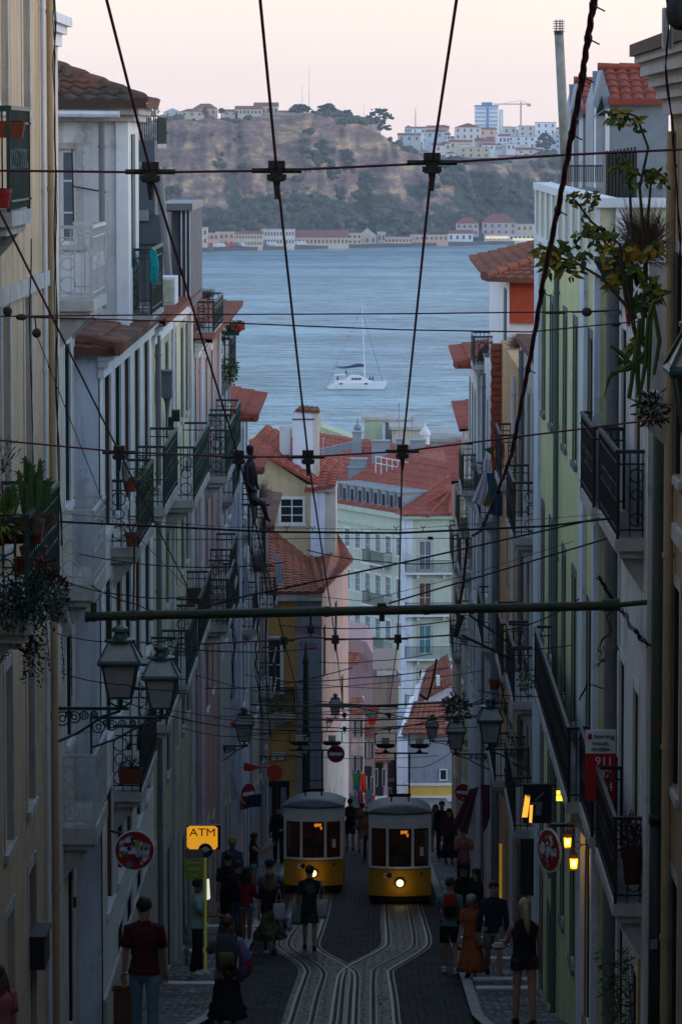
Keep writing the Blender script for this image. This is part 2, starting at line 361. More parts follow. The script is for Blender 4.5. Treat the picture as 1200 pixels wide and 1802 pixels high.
# river
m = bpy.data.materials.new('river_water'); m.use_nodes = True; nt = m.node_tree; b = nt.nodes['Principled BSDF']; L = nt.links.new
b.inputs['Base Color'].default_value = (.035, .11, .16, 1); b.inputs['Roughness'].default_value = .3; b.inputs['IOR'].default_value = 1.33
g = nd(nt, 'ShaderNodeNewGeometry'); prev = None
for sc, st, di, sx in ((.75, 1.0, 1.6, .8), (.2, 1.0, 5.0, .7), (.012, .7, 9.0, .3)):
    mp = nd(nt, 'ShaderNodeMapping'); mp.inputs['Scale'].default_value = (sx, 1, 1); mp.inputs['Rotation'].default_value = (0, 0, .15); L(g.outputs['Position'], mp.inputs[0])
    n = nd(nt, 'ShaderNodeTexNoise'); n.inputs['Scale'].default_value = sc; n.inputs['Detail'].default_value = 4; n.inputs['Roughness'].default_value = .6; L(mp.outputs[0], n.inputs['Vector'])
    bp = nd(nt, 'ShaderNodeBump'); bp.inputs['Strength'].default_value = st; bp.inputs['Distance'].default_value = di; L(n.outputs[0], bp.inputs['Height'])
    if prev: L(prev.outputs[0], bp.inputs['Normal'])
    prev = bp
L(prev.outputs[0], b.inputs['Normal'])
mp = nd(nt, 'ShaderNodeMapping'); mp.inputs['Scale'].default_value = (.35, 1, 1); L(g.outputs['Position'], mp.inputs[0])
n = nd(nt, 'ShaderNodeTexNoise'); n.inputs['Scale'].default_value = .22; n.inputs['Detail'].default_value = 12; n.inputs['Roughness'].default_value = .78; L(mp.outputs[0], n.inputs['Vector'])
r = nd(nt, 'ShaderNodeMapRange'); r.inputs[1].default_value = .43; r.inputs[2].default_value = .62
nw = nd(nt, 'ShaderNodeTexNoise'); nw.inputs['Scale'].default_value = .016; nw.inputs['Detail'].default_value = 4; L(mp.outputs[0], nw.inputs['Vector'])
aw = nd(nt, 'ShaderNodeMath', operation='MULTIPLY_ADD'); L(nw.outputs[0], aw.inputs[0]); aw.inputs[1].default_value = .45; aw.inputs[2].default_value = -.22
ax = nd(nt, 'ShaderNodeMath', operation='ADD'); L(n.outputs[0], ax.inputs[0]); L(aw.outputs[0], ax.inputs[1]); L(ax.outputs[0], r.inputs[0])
mx = nd(nt, 'ShaderNodeMix', data_type='RGBA'); L(r.outputs[0], mx.inputs[0]); mx.inputs[6].default_value = (.03, .15, .23, 1); mx.inputs[7].default_value = (.36, .60, .72, 1); L(mx.outputs[2], b.inputs['Base Color'])  # pale tone paints reflected sky and ripple glints into the water's base colour
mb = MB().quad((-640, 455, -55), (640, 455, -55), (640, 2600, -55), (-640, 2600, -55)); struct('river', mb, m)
# far bank: cliff and plateau
EDGE = [(0, 9), (280, 10.5), (400, 11), (500, 12.5), (560, 14.5), (600, 13), (640, 9), (690, -1), (730, -9), (780, -13), (860, -14), (950, -10), (1200, -5)]
def lerp_tab(t, x):
    if x <= t[0][0]: return t[0][1]
    for (a, b), (c, d) in zip(t, t[1:]):
        if x <= c: return b + (d - b) * (x - a) / (c - a)
    return t[-1][1]
def shore(X): return 2060 + max(-200, min(200, X)) * .9
def hill(X, Y):
    px = 660 + X * 7000 / 2230; top = lerp_tab(EDGE, px)
    f = noise.fractal(V((X * .018, 3.1, Y * .003)), 1, 2, 5); g2 = noise.fractal(V((X * .06, Y * .02, 7)), 1, 2, 4)
    u = Y - shore(X) + f * 24 + g2 * 13
    if Y - shore(X) < 4: return -56 + max(-3, (Y - shore(X))) * .4
    s1 = -54 + (top * .25 + 30 - 6) * 0
    if u < 34: z = -53.6
    elif u < 92: z = -53.6 + (u - 34) / 58 * 23
    elif u < 121: z = -30.6 + (u - 92) / 29 * (top - 1 + 30.6)
    elif u < 175: z = top - 1 + (u - 121) / 54
    else:
        z = top
        if px > 640: z = top + min(1, (u - 175) / 330) * (6.5 - top) * min(1, (px - 640) / 90)
    return z + g2 * (1.2 if u > 175 else (3.2 if u > 34 else .2)) + noise.noise(V((X * .35, Y * .35, 0))) * .5
mb = MB(); NX, NY = 420, 250; ys = [1850 + (i if i < 0 else i) * 1.0 for i in range(0)]
ys = []; y = 1880.0
while len(ys) < NY: ys.append(y); y += 1.9 if y < 2380 else 9
for y in ys:
    for i in range(NX + 1): X = -260 + i * 520 / NX; mb.v.append(V((X, y, hill(X, y))))
for j in range(NY - 1):
    for i in range(NX): a = j * (NX + 1) + i; mb.f.append((a, a + 1, a + NX + 2, a + NX + 1))
m = bpy.data.materials.new('cliff_rock_and_scrub'); m.use_nodes = True; nt = m.node_tree; b = nt.nodes['Principled BSDF']; L = nt.links.new; b.inputs['Roughness'].default_value = .95; b.inputs['Specular IOR Level'].default_value = .1
g = nd(nt, 'ShaderNodeNewGeometry'); sx = nd(nt, 'ShaderNodeSeparateXYZ'); L(g.outputs['Position'], sx.inputs[0])
def noi(sc, scale3, det=6, ro=.6):
    mp = nd(nt, 'ShaderNodeMapping'); mp.inputs['Scale'].default_value = scale3; L(g.outputs['Position'], mp.inputs[0])
    n = nd(nt, 'ShaderNodeTexNoise'); n.inputs['Scale'].default_value = sc; n.inputs['Detail'].default_value = det; n.inputs['Roughness'].default_value = ro; L(mp.outputs[0], n.inputs['Vector']); return n.outputs[0]
def ramp(src, st):
    r = nd(nt, 'ShaderNodeValToRGB'); L(src, r.inputs[0]); e = r.color_ramp.elements
    e[0].position, e[0].color = st[0][0], (*st[0][1], 1); e[1].position, e[1].color = st[-1][0], (*st[-1][1], 1)
    for p_, c_ in st[1:-1]: q = e.new(p_); q.color = (*c_, 1)
    return r.outputs[0]
rock = ramp(noi(.085, (.7, .5, 1.9), 12, .74), [(.3, (.09, .062, .068)), (.44, (.19, .125, .12)), (.53, (.31, .21, .155)), (.61, (.58, .40, .23)), (.72, (.27, .18, .15))])
veg = ramp(noi(.25, (1, 1, 1)), [(.3, (.018, .035, .030)), (.55, (.05, .075, .05)), (.75, (.11, .11, .07))])
def mth(op, a, b_):
    q = nd(nt, 'ShaderNodeMath', operation=op)
    for i, v_ in enumerate((a, b_)):
        if isinstance(v_, (int, float)): q.inputs[i].default_value = v_
        else: L(v_, q.inputs[i])
    return q.outputs[0]
hv = nd(nt, 'ShaderNodeMapRange'); L(sx.outputs[2], hv.inputs[0]); hv.inputs[1].default_value = -44; hv.inputs[2].default_value = -14; hv.inputs[3].default_value = .2; hv.inputs[4].default_value = -.10
hr = nd(nt, 'ShaderNodeMapRange'); L(sx.outputs[0], hr.inputs[0]); hr.inputs[1].default_value = 15; hr.inputs[2].default_value = 60; hr.inputs[3].default_value = 0; hr.inputs[4].default_value = .1
f_ = mth('ADD', mth('ADD', noi(.022, (1, 1, 1.3), 8, .65), hv.outputs[0]), hr.outputs[0])
fr = nd(nt, 'ShaderNodeMapRange'); L(f_, fr.inputs[0]); fr.inputs[1].default_value = .53; fr.inputs[2].default_value = .57
mx = nd(nt, 'ShaderNodeMix', data_type='RGBA'); L(fr.outputs[0], mx.inputs[0]); L(rock, mx.inputs[6]); L(veg, mx.inputs[7]); L(mx.outputs[2], b.inputs['Base Color'])
bp = nd(nt, 'ShaderNodeBump'); bp.inputs['Strength'].default_value = 1; bp.inputs['Distance'].default_value = 3; L(noi(.18, (1, 1, .6), 7), bp.inputs['Height']); L(bp.outputs[0], b.inputs['Normal'])
struct('hills', mb, m, smooth=True)
# scrub and woods on the lower slope
mb = MB(); rnd = random.Random(3)
for i in range(2600):
    X = rnd.uniform(-130, 105); u = rnd.uniform(30, 100) if rnd.random() < .75 else rnd.uniform(100, 190)
    px = 660 + X * 3.14
    if u > 100 and rnd.random() < .5 and px < 700: continue
    if noise.noise(V((X * .03, u * .04, 1))) < (-.12 if u < 70 else .08): continue
    y = shore(X) + u; z = hill(X, y); r_ = rnd.uniform(1.2, 3.4)
    for k in range(3):
        mb.ball((X + rnd.uniform(-1, 1) * r_, y + rnd.uniform(-1, 1) * r_, z + r_ * rnd.uniform(.2, .6)), r_ * rnd.uniform(.5, 1), None, r_ * rnd.uniform(.4, .8), 5, 4)
struct('hillside_woods', mb, mat('wood_foliage', (.045, .065, .045), .9, .6, .25, col2=(.10, .10, .06)), kind='stuff')
def far_tree(px, py, w_, h_, d, label, conifer=False):
    b0 = P(px, py, d); t = thing('pine_tree' if conifer else 'tree', label, 'tree', b0, group=None); s = d / 7000
    MB().tube([b0 - V((0, 0, 3)), b0 + V((.1, 0, h_ * s * .4)), b0 + V((.4, 0, h_ * s * .7))], [.5, .35, .2], 6).build('trunk', wood, t)
    mb = MB(); rr = random.Random(int(px))
    for k in range(150):
        a = rr.uniform(0, 6.28); q = rr.random() ** .5; zz = rr.uniform(.15, 1)
        wq = w_ * s / 2 * (1 - abs(zz - .45) * 1.3) if not conifer else w_ * s / 2 * (.35 + .65 * abs(math.sin(zz * 7)))
        mb.ball(b0 + V((math.cos(a) * q * wq, math.sin(a) * q * wq, h_ * s * zz)), rr.uniform(.4, .95) * w_ * s * .1, None, rr.uniform(.3, .7) * w_ * s * .08, 4, 3)
    mb.build('crown', mat('far_foliage', (.022, .035, .028), .9, .5, .5), t)
for a in ((668, 236, 50, 44, 2230, 'tall dark pine standing alone on the clifftop, right of two small pale huts', True), (648, 222, 26, 18, 2240, 'round dark tree between the two pale huts and the tall pine'),
          (575, 218, 70, 34, 2235, 'wide dark tree crown on the highest part of the cliff'), (610, 236, 40, 42, 2228, 'dark tree sloping down the cliff edge left of the pale huts'), (527, 200, 46, 16, 2240, 'low olive scrub tree on the clifftop left of the wide dark tree'),
          (362, 206, 16, 18, 2225, 'small dark tree in front of the cream clifftop houses'), (271, 205, 22, 22, 2225, 'dark bushy tree at the left end of the clifftop'), (390, 200, 16, 10, 2226, 'small bush between the two groups of clifftop houses'),
          (958, 265, 40, 30, 2400, 'green tree clump at the right side of the far town'), (800, 290, 60, 14, 2290, 'dark low tree beneath the pale town houses')):
    far_tree(*a)
farw = [mat('far_wall_' + str(i), c, .9, .15, .3) for i, c in enumerate([(.74, .68, .62), (.70, .58, .42), (.72, .47, .33), (.80, .82, .86), (.55, .47, .46), (.50, .57, .64)])]
farroof = mat('far_roof', (.26, .085, .075), .9, .25, .3); farwin = mat('far_window', (.10, .11, .13), .4, .2, .5)
far_blue = mat('far_blue_cladding', (.10, .26, .50), .5, .1, .3); far_glass = mat('far_glass_bands', (.30, .48, .58), .3, .1, .3)
far_lit = mat('lit_shopfront', (.8, .7, .5), .8, .1, .5, emit=(1, .78, .45), estr=.55)
def far_house(px, py, w_, h_, d, wi, label, roof='gable', rows=1, nwin=None, cat='house', rh=None, name='house', deep=9, group=None, rm=None):
    """pixel left, base line, width and wall height; the real size follows from the distance"""
    s = d / 7000; b0 = P(px, py, d); W = w_ * s; H = h_ * s; t = thing(name, label, cat, b0, group=group)
    x0, y0, z0 = b0; MB().box(x0, x0 + W, y0, y0 + deep, z0 - 9, z0 + H).build('wall', farw[wi], t)
    rh = (rh if rh is not None else h_ * .4) * s; e_ = .3; rm = rm or farroof
    if roof == 'gable':          # ridge across the picture
        MB().prism([(x0 - e_, y0 - e_, z0 + H + .02), (x0 - e_, y0 + deep + e_, z0 + H + .02), (x0 - e_, y0 + deep / 2, z0 + H + rh)], (W + 2 * e_, 0, 0)).build('roof', rm, t)
    elif roof == 'front':        # ridge away from us
        MB().prism([(x0 - e_, y0 - e_, z0 + H + .02), (x0 + W + e_, y0 - e_, z0 + H + .02), (x0 + W / 2, y0 - e_, z0 + H + rh)], (0, deep, 0)).build('roof', rm, t)
    elif roof == 'hip':
        a = [V((x0 - e_, y0 - e_, z0 + H + .02)), V((x0 + W + e_, y0 - e_, z0 + H + .02)), V((x0 + W + e_, y0 + deep, z0 + H + .02)), V((x0 - e_, y0 + deep, z0 + H + .02))]
        c0 = V((x0 + W * .3, y0 + deep / 2, z0 + H + rh)); c1 = V((x0 + W * .7, y0 + deep / 2, z0 + H + rh))
        MB().add(a + [c0, c1], [(0, 1, 5, 4), (2, 3, 4, 5), (1, 2, 5), (3, 0, 4), (0, 3, 2, 1)]).build('roof', rm, t)
    else: MB().box(x0 - .3, x0 + W + .3, y0 - .3, y0 + deep, z0 + H, z0 + H + .5).build('roof', farw[4], t)
    n = nwin or max(1, int(W / 4)); fh = H / rows
    if fh > 1.2:
        for r_ in range(rows):
            for k in range(n):
                cx = x0 + W * (k + .5) / n; ww = min(.6, W / n * .28)
                MB().box(cx - ww, cx + ww, y0 - .06, y0 + .1, z0 + fh * (r_ + .3), z0 + fh * (r_ + .78)).build('window', farwin, t)
    return t
# clifftop and shore, left to right
far_house(288, 205, 30, 8, 2240, 0, 'pale green-roofed barn at the left end of the clifftop', 'front', rh=7, deep=14, rm=farw[5])
far_house(318, 206, 40, 10, 2235, 1, 'cream clifftop house under a reddish hipped roof, left group', 'hip', rh=5); far_house(340, 203, 42, 12, 2250, 2, 'peach clifftop house with the highest red hipped roof of the left group', 'hip', rh=9)
far_house(392, 204, 26, 8, 2240, 4, 'small brownish house between the two groups of clifftop houses', 'gable', rh=4); far_house(414, 203, 46, 11, 2240, 1, 'long cream clifftop house with a row of small windows', 'gable', rh=6, nwin=7)
far_house(447, 203, 42, 16, 2250, 1, 'taller cream clifftop house with a dark red roof', 'gable', rh=7, nwin=6); far_house(490, 206, 26, 9, 2240, 0, 'low pale house at the right end of the clifftop row', 'gable', rh=3)
far_house(616, 219, 12, 10, 2226, 2, 'left one of two small lit pale huts on the cliff edge', 'flat'); far_house(634, 219, 12, 10, 2226, 2, 'right one of two small lit pale huts on the cliff edge', 'flat')
far_house(612, 229, 52, 9, 2222, 4, 'low stone rampart wall under the two small huts', 'flat', nwin=1, cat='wall', name='rampart', deep=6)
D0 = lambda px: shore((px - 660) / 3.35) + 12
far_house(335, 432, 30, 30, D0(335), 1, 'ochre shore building at the far left of the waterfront', 'flat', 2, 4, 'building', name='building'); far_house(362, 436, 22, 24, D0(362), 2, 'narrow orange waterfront house with grey neighbour', 'flat', 2, 3)
far_house(380, 436, 14, 26, D0(380) + 2, 4, 'narrow grey waterfront house', 'flat', 2, 2); far_house(394, 434, 18, 24, D0(394), 2, 'salmon waterfront house beside the long cream warehouse', 'flat', 2, 2)
far_house(410, 434, 52, 22, D0(410), 1, 'long cream waterfront warehouse under a dull red roof', 'gable', 2, 10, 'warehouse', 5, 'warehouse'); far_house(460, 432, 58, 27, D0(460), 0, 'tallest pale waterfront warehouse with two rows of windows', 'flat', 2, 11, 'warehouse', name='warehouse')
far_house(517, 432, 96, 14, D0(517), 1, 'low waterfront warehouse with the longest red roof', 'gable', 1, 14, 'warehouse', 13, 'warehouse', 14)
far_house(612, 430, 24, 18, D0(612), 1, 'ruined sandy waterfront house right of the long red roof', 'flat', 2, 3); far_house(630, 430, 32, 14, D0(630), 4, 'sandy stone gabled house on the waterfront', 'front', 1, 3, rh=14, rm=farw[4]); far_house(664, 428, 14, 18, D0(664), 4, 'narrow sandstone block on the waterfront', 'flat', 1, 2)
far_house(676, 428, 50, 9, D0(676), 1, 'low sandstone quay sheds with a lit row of kiosks', 'flat', 1, 8, 'shed', name='shed')
far_house(722, 424, 66, 9, D0(722), 2, 'long low orange-lit quay shed left of the white boathouse', 'flat', 1, 8, 'shed', name='shed')
far_house(788, 425, 44, 14, D0(788), 3, 'white boathouse at the water edge with turquoise doors', 'gable', 1, 4, 'boathouse', 6, 'boathouse')
far_house(802, 415, 40, 22, D0(802) + 25, 4, 'brown-roofed house behind the white boathouse', 'hip', 2, 4, rh=10); far_house(848, 414, 60, 22, D0(848) + 22, 4, 'wide house with the broad red hipped roof on the waterfront', 'hip', 2, 5, rh=16)
far_house(820, 400, 40, 16, D0(820) + 45, 0, 'pale house half hidden behind the red waterfront roofs', 'flat', 1, 4); far_house(908, 420, 40, 24, D0(908) + 10, 1, 'cream waterfront house at the right end of the shore', 'flat', 2, 4)
t = far_house(852, 424, 88, 11, D0(852) - 2, 0, 'long glowing cafe terrace at the water edge on the right', 'flat', 1, 12, 'cafe', name='waterfront_cafe', deep=5)
b0 = P(852, 424, D0(852) - 2); MB().box(b0.x + .5, b0.x + 13, b0.y - .12, b0.y, b0.z + 1.3, b0.z + 2.6).build('lit_front', far_lit, t)
MB().box(b0.x + 15, b0.x + 26, b0.y - .12, b0.y, b0.z + .3, b0.z + 1.5).build('lit_front', far_lit, t)
mb = MB()
for k in range(9): px = 358 + k * 62; q = P(px, 434, shore((px - 660) / 3.35) + 3)
# quay wall
mb = MB()
for k in range(40):
    X0 = -150 + k * 7; X1 = X0 + 7.01; mb.box(X0, X1, shore(X0), shore(X0) + 30, -56, -53.2 - (k % 3) * .1)
struct('quay', mb, mat('quay_stone', (.16, .14, .13), .9, .4, .3))
rr = random.Random(5)
for k in range(26):     # parked boats and vans along the quay read as small pale blocks with cabins
    px = 350 + k * 9.6 + rr.uniform(-3, 3); d = shore((px - 660) / 3.35) + 7; b0 = P(px, 247 + 53 * 7000 / d, d); b0.z = -53.2
    c_ = rr.choice(['white', 'white', 'grey', 'red', 'blue']); mc = {'white': farw[3], 'grey': farw[5], 'red': mat('far_red', (.4, .09, .07), .6, .1), 'blue': far_blue}[c_]
    t = thing('parked_van', f'small {c_} van parked on the far quay, number {k + 1} of the line from the left', 'van', b0, group='vans parked along the far quay')
    t['label'] = 'small van in the line parked along the far quay'
    x, y, z = b0
    MB().box(x - 1.6, x + 1.2, y - 1, y + 1, z + .3, z + 2.1).build('body', mc, t); MB().prism([(x + 1.2, y - 1, z + .3), (x + 2.3, y - 1, z + .3), (x + 2.2, y - 1, z + 1.1), (x + 1.2, y - 1, z + 1.9)], (0, 2, 0)).build('cab', mc, t)
# the town on the right-hand plateau
town = [(700, 250, 40, 12, 2330, 5, 'long grey-blue shed at the near edge of the far town', 'gable', 'far'), (748, 244, 34, 12, 2430, 5, 'grey house with flat red roof left of the pylon wire', 'gable', 'far'),
 (800, 246, 46, 22, 2520, 0, 'large pale gabled hall in the far town', 'front', 'far'), (842, 240, 30, 12, 2560, 2, 'long tan house in front of the tower block', 'gable', 'far'),
 (790, 262, 40, 12, 2420, 1, 'wide house with dark red roof and band of windows in the far town', 'gable', 'far'), (784, 280, 18, 10, 2330, 3, 'bright white gabled cottage lowest in the far town', 'front', 'far'),
 (760, 268, 22, 12, 2350, 3, 'white house with red roof behind the wire clamp', 'gable', 'far'), (808, 278, 54, 18, 2360, 1, 'wide beige apartment house low in the far town', 'flat', 'far'),
 (836, 262, 34, 13, 2430, 4, 'house with brick red roof left of the terraced whites', 'gable', 'far'), (868, 270, 22, 14, 2420, 4, 'grey-pink house between red roofs', 'flat', 'far'),
 (878, 286, 30, 10, 2330, 3, 'white villa with red roof at the hill edge', 'gable', 'far'), (908, 278, 34, 14, 2350, 0, 'pale house under the widest red roof of the far town', 'gable', 'far'),
 (892, 256, 40, 15, 2470, 3, 'white stepped house right of the tower block', 'flat', 'far'), (930, 262, 24, 22, 2450, 3, 'tall white flats near the right side of the far town', 'flat', 'far'),
 (885, 236, 24, 12, 2600, 0, 'pale flats directly right of the tower block', 'flat', 'far'), (912, 240, 28, 18, 2590, 0, 'cream flats under the crane', 'flat', 'far'),
 (942, 238, 36, 22, 2580, 3, 'blue-white block of flats right of the crane', 'flat', 'far'), (868, 300, 20, 8, 2310, 3, 'small white house on the slope below the town', 'gable', 'far'),
 (768, 240, 22, 14, 2560, 2, 'pinkish house with dark roof left of the big gabled hall', 'gable', 'far'), (960, 290, 40, 14, 2330, 0, 'pale long house behind the vent pipe', 'gable', 'far'), (724, 236, 26, 10, 2560, 3, 'white roofed house at the skyline left of the wire', 'gable', 'far'),
 (930, 290, 24, 10, 2325, 3, 'white house right of the widest red roof', 'gable', 'far'), (972, 262, 34, 26, 2420, 5, 'grey flats just left of the vent pipe', 'flat', 'far')]
rt = random.Random(21)
for k in range(34):
    px = rt.uniform(698, 985); dd_ = rt.choice((2380, 2450, 2520, 2600)); py = {2380: 268, 2450: 256, 2520: 246, 2600: 238}[dd_] + rt.uniform(-4, 5); far_house(px, py, rt.uniform(9, 22), rt.uniform(6, 13), dd_ + k * .6, rt.choice((0, 3, 3, 5, 1, 4)), 'one of the many small pale houses packed across the far town', rt.choice(('gable', 'gable', 'flat', 'front')), 1, rt.randint(2, 4), 'house', 4, deep=8, group='small houses packed across the far town')
for px, py, w_, h_, d, wi, lab, rf, _g in town: far_house(px, py, w_, h_, d, wi, lab, rf, max(1, round(h_ / 9)), None, 'house' if h_ < 18 else 'flats', h_ * .35, deep=12, group='houses of the far town')
d = 2600; b0 = P(835, 240, d); s = d / 7000; t = thing('tower_block', 'blue and white tower block rising above the far town', 'tower block', b0); x, y, z = b0; W, H = 50 * s, 54 * s
MB().box(x, x + W * .82, y, y + 12, z - 9, z + H).build('wall', farw[3], t); MB().box(x + W * .86, x + W, y + 1, y + 11, z - 9, z + H * .88).build('side_wall', farw[3], t); MB().box(x + W * .25, x + W * .62, y + 2, y + 9, z + H, z + H + 2.2).build('roof_house', far_blue, t)
MB().box(x - .1, x + W * .84, y - .1, y + 12.1, z + H - .8, z + H + .3).build('roof', far_blue, t); MB().box(x + W * .4, x + W * .5, y - .2, y, z, z + H - 1).build('stair_glass', far_blue, t)
for k in range(7): MB().box(x + .4, x + W * .38, y - .1, y + .1, z + 1.5 + k * 2.65, z + 2.8 + k * 2.65).build('window', far_glass, t); MB().box(x + W * .52, x + W * .8, y - .1, y + .1, z + 1.5 + k * 2.65, z + 2.8 + k * 2.65).build('window', far_glass, t)
fmet = mat('far_metal', (.36, .33, .34), .7, .1, 1)
d = 2650; a = P(916, 240, d); top = P(916, 183, d); t = thing('tower_crane', 'pale tower crane above the far town', 'crane', a); k_ = d / 7000
MB().box(a.x - .5, a.x + .5, a.y - .5, a.y + .5, a.z, top.z + 1.5).build('mast', fmet, t); MB().box(a.x - 18, a.x + 6.5, a.y - .3, a.y + .3, top.z - .3, top.z + .4).build('jib', fmet, t)
MB().box(a.x + 4, a.x + 6.5, a.y - .5, a.y + .5, top.z - 1.5, top.z - .3).build('counterweight', fmet, t); MB().tube([(a.x - 14, a.y, top.z), (a.x, a.y, top.z + 2.5), (a.x + 6, a.y, top.z)], .12, 4).build('stay', fmet, t)
for px, y0_, y1_, lab in ((544, 188, 108, 'thin tall radio mast on the cliff, the taller of the two'), (532, 190, 146, 'short thin radio mast left of the taller one'), (731, 228, 190, 'stubby antenna mast above the near edge of the far town'), (640, 205, 182, 'faint church spire pole behind the round tree'), (770, 228, 205, 'small aerial above the far town roofs')):
    a = P(px, y0_, 2300); b_ = P(px, y1_, 2300); solo('radio_mast', MB().tube([a - V((0, 0, 4)), b_], [.35 if px == 731 else .16, .2 if px == 731 else .06], 5), fmet, lab, 'mast')
# catamaran
def catamaran():
    b0 = PZ(627, 683, -55); s = b0.y / 7000; t = thing('catamaran', 'white sailing catamaran with furled blue sail on the river', 'boat', b0)
    Q = lambda px, py: V(((px - 627) * s, 0, (683 - py) * s)); hullm = mat('boat_white', (.78, .80, .84), .4, .05, 1); bl = mat('sail_cover_blue', (.015, .04, .11), .7, .2, 2); dk = mat('boat_dark_window', (.02, .05, .06), .3, .1, 1)
    for y0 in (-2.6, 1.4):
        mb = MB().prism([Q(575, 681), Q(583, 676), Q(590, 674), Q(640, 673), Q(679, 671), Q(681, 673), Q(676, 684), Q(580, 684)], (0, 1.2, 0)); mb.v = [p + V((0, y0, 0)) for p in mb.v]; mb.build('hull', hullm, t, world=False)
        mb = MB().prism([Q(577, 685.2), Q(578, 683), Q(676, 683), Q(675, 685.2)], (0, 1.24, 0)); mb.v = [p + V((0, y0 - .02, 0)) for p in mb.v]; mb.build('waterline_stripe', mat('antifoul', (.07, .05, .04), .8, .1, 1), t, world=False)
    mb = MB().prism([Q(588, 676), Q(590, 669), Q(606, 669), Q(616, 660), Q(630, 660), Q(643, 666), Q(655, 672), Q(655, 676)], (0, 3, 0)); mb.v = [p + V((0, -1.5, 0)) for p in mb.v]; cab = mb.build('cabin', hullm, t, world=False)
    mb = MB().prism([Q(588, 659), Q(606, 657.5), Q(608, 659.5), Q(588, 660.5)], (0, 2.6, 0)); mb.v = [p + V((0, -1.3, 0)) for p in mb.v]; mb.build('bimini_top', hullm, t, world=False)
    for px in (589, 605): a = Q(px, 659); MB().tube([a + V((0, -1.2, 0)), Q(px, 671) + V((0, -1.2, 0))], .06, 4).build('bimini_post', hullm, t, world=False)
    for px in (621, 627, 633): a = Q(px, 666); MB().box(a.x - .33, a.x + .33, -1.56, -1.4, a.z - .22, a.z + .22).build('window', dk, cab, world=False)
    for px in (600, 644): a = Q(px, 674); MB().box(a.x - .4, a.x + .4, -2.66, -2.5, a.z - .16, a.z + .16).build('porthole', dk, t, world=False)
    MB().tube([Q(642, 672), Q(637, 530)], [.16, .08], 6).build('mast', hullm, t, world=False)
    MB().tube([Q(673, 671), Q(637, 548)], .035, 4).build('forestay', bl, t, world=False); MB().tube([Q(576, 676), Q(637, 540)], .02, 4).build('backstay', bl, t, world=False)
    MB().tube([Q(591, 645), Q(600, 647), Q(615, 645.5), Q(630, 642.5), Q(640, 643)], [.12, .18, .3, .42, .3], 8).build('sail_cover', bl, t, world=False, smooth=True)
    MB().tube([Q(592, 647), Q(641, 648)], .07, 5).build('boom', hullm, t, world=False)
    for px, lab, c in ((594, 'person in red sitting under the catamaran canopy', redpl), (609, 'person in dark clothes standing at the catamaran helm', dk), (651, 'person sitting on the catamaran foredeck, nearest the mast', dk), (656, 'person sitting on the catamaran foredeck, farthest forward', dk)):
        py = 668 if px < 600 else (657 if px < 640 else 668); a = Q(px, py) + b0; 
        solo('person', MB().tube([a - V((0, 0, .1)), a + V((0, 0, .35)), a + V((0, 0, .6)), a + V((0, 0, .68))], [.22, .24, .1, .09], 7).ball(a + V((0, 0, .82)), .12, None, .14, 8, 6), c, lab, 'person', smooth=True)
catamaran()

# the evening air over the river
mb = MB().box(-680, 680, -60, 2780, -62, 46)
hm = bpy.data.materials.new('haze_air'); hm.use_nodes = True; nt = hm.node_tree; nt.nodes.clear(); o_ = nd(nt, 'ShaderNodeOutputMaterial'); pv = nd(nt, 'ShaderNodeVolumePrincipled')
pv.inputs['Density'].default_value = .00009; pv.inputs['Color'].default_value = (.80, .86, .98, 1); pv.inputs['Anisotropy'].default_value = .2; nt.links.new(pv.outputs[0], o_.inputs['Volume'])
ho = mb.build('haze', hm); ho['kind'] = 'stuff'
S.cycles.volume_bounces = 1
# ------------------------------------------------------------------ buildings
def tiles(mb, e0, e1, r1, r0, pitch=.24, step=.42, amp=.055):
    """barrel tiles laid from the eave e0-e1 up to the ridge r0-r1"""
    e0, e1, r1, r0 = map(V, (e0, e1, r1, r0)); n = (e1 - e0).cross(r0 - e0).normalized()
    if n.z < 0: n = -n
    L_ = (e1 - e0).length; H = ((r0 - e0).length + (r1 - e1).length) / 2; nx = max(2, int(L_ / pitch)); ny = max(1, int(H / step)); c = 6
    o = len(mb.v); rows = []
    for j in range(ny):
        rows += [(j / ny, .035), ((j + .999) / ny, 0)]
    for v_, h in rows:
        a = e0.lerp(r0, v_); b = e1.lerp(r1, v_)
        for i in range(nx * c + 1):
            t = i / (nx * c); k = abs(math.sin(math.pi * t * nx)) ** .7
            jit = noise.noise(V((i // c * .9 + e0.y, v_ * 9, e0.x))) * .02
            mb.v.append(a.lerp(b, t) + n * (amp * k + h + jit))
    w_ = nx * c + 1
    for j in range(len(rows) - 1):
        for i in range(w_ - 1): q = o + j * w_ + i; mb.f.append((q, q + 1, q + w_ + 1, q + w_))
    mb.quad(e0 - n * .05, e1 - n * .05, r1 - n * .05, r0 - n * .05)
    for i in range(w_ - 1):
        t0, t1 = i / (w_ - 1), (i + 1) / (w_ - 1); mb.quad(e0.lerp(e1, t0) - n * .05, e0.lerp(e1, t1) - n * .05, mb.v[o + i + 1], mb.v[o + i])
    return mb
def ridge(mb, a, b, r=.1, step=.42):
    a, b = V(a), V(b); n = max(1, int((b - a).length / step)); pts = []; rs = []
    for i in range(n): pts += [a.lerp(b, i / n), a.lerp(b, (i + .98) / n)]; rs += [r * 1.15, r * .9]
    return mb.tube(pts, rs, 8)
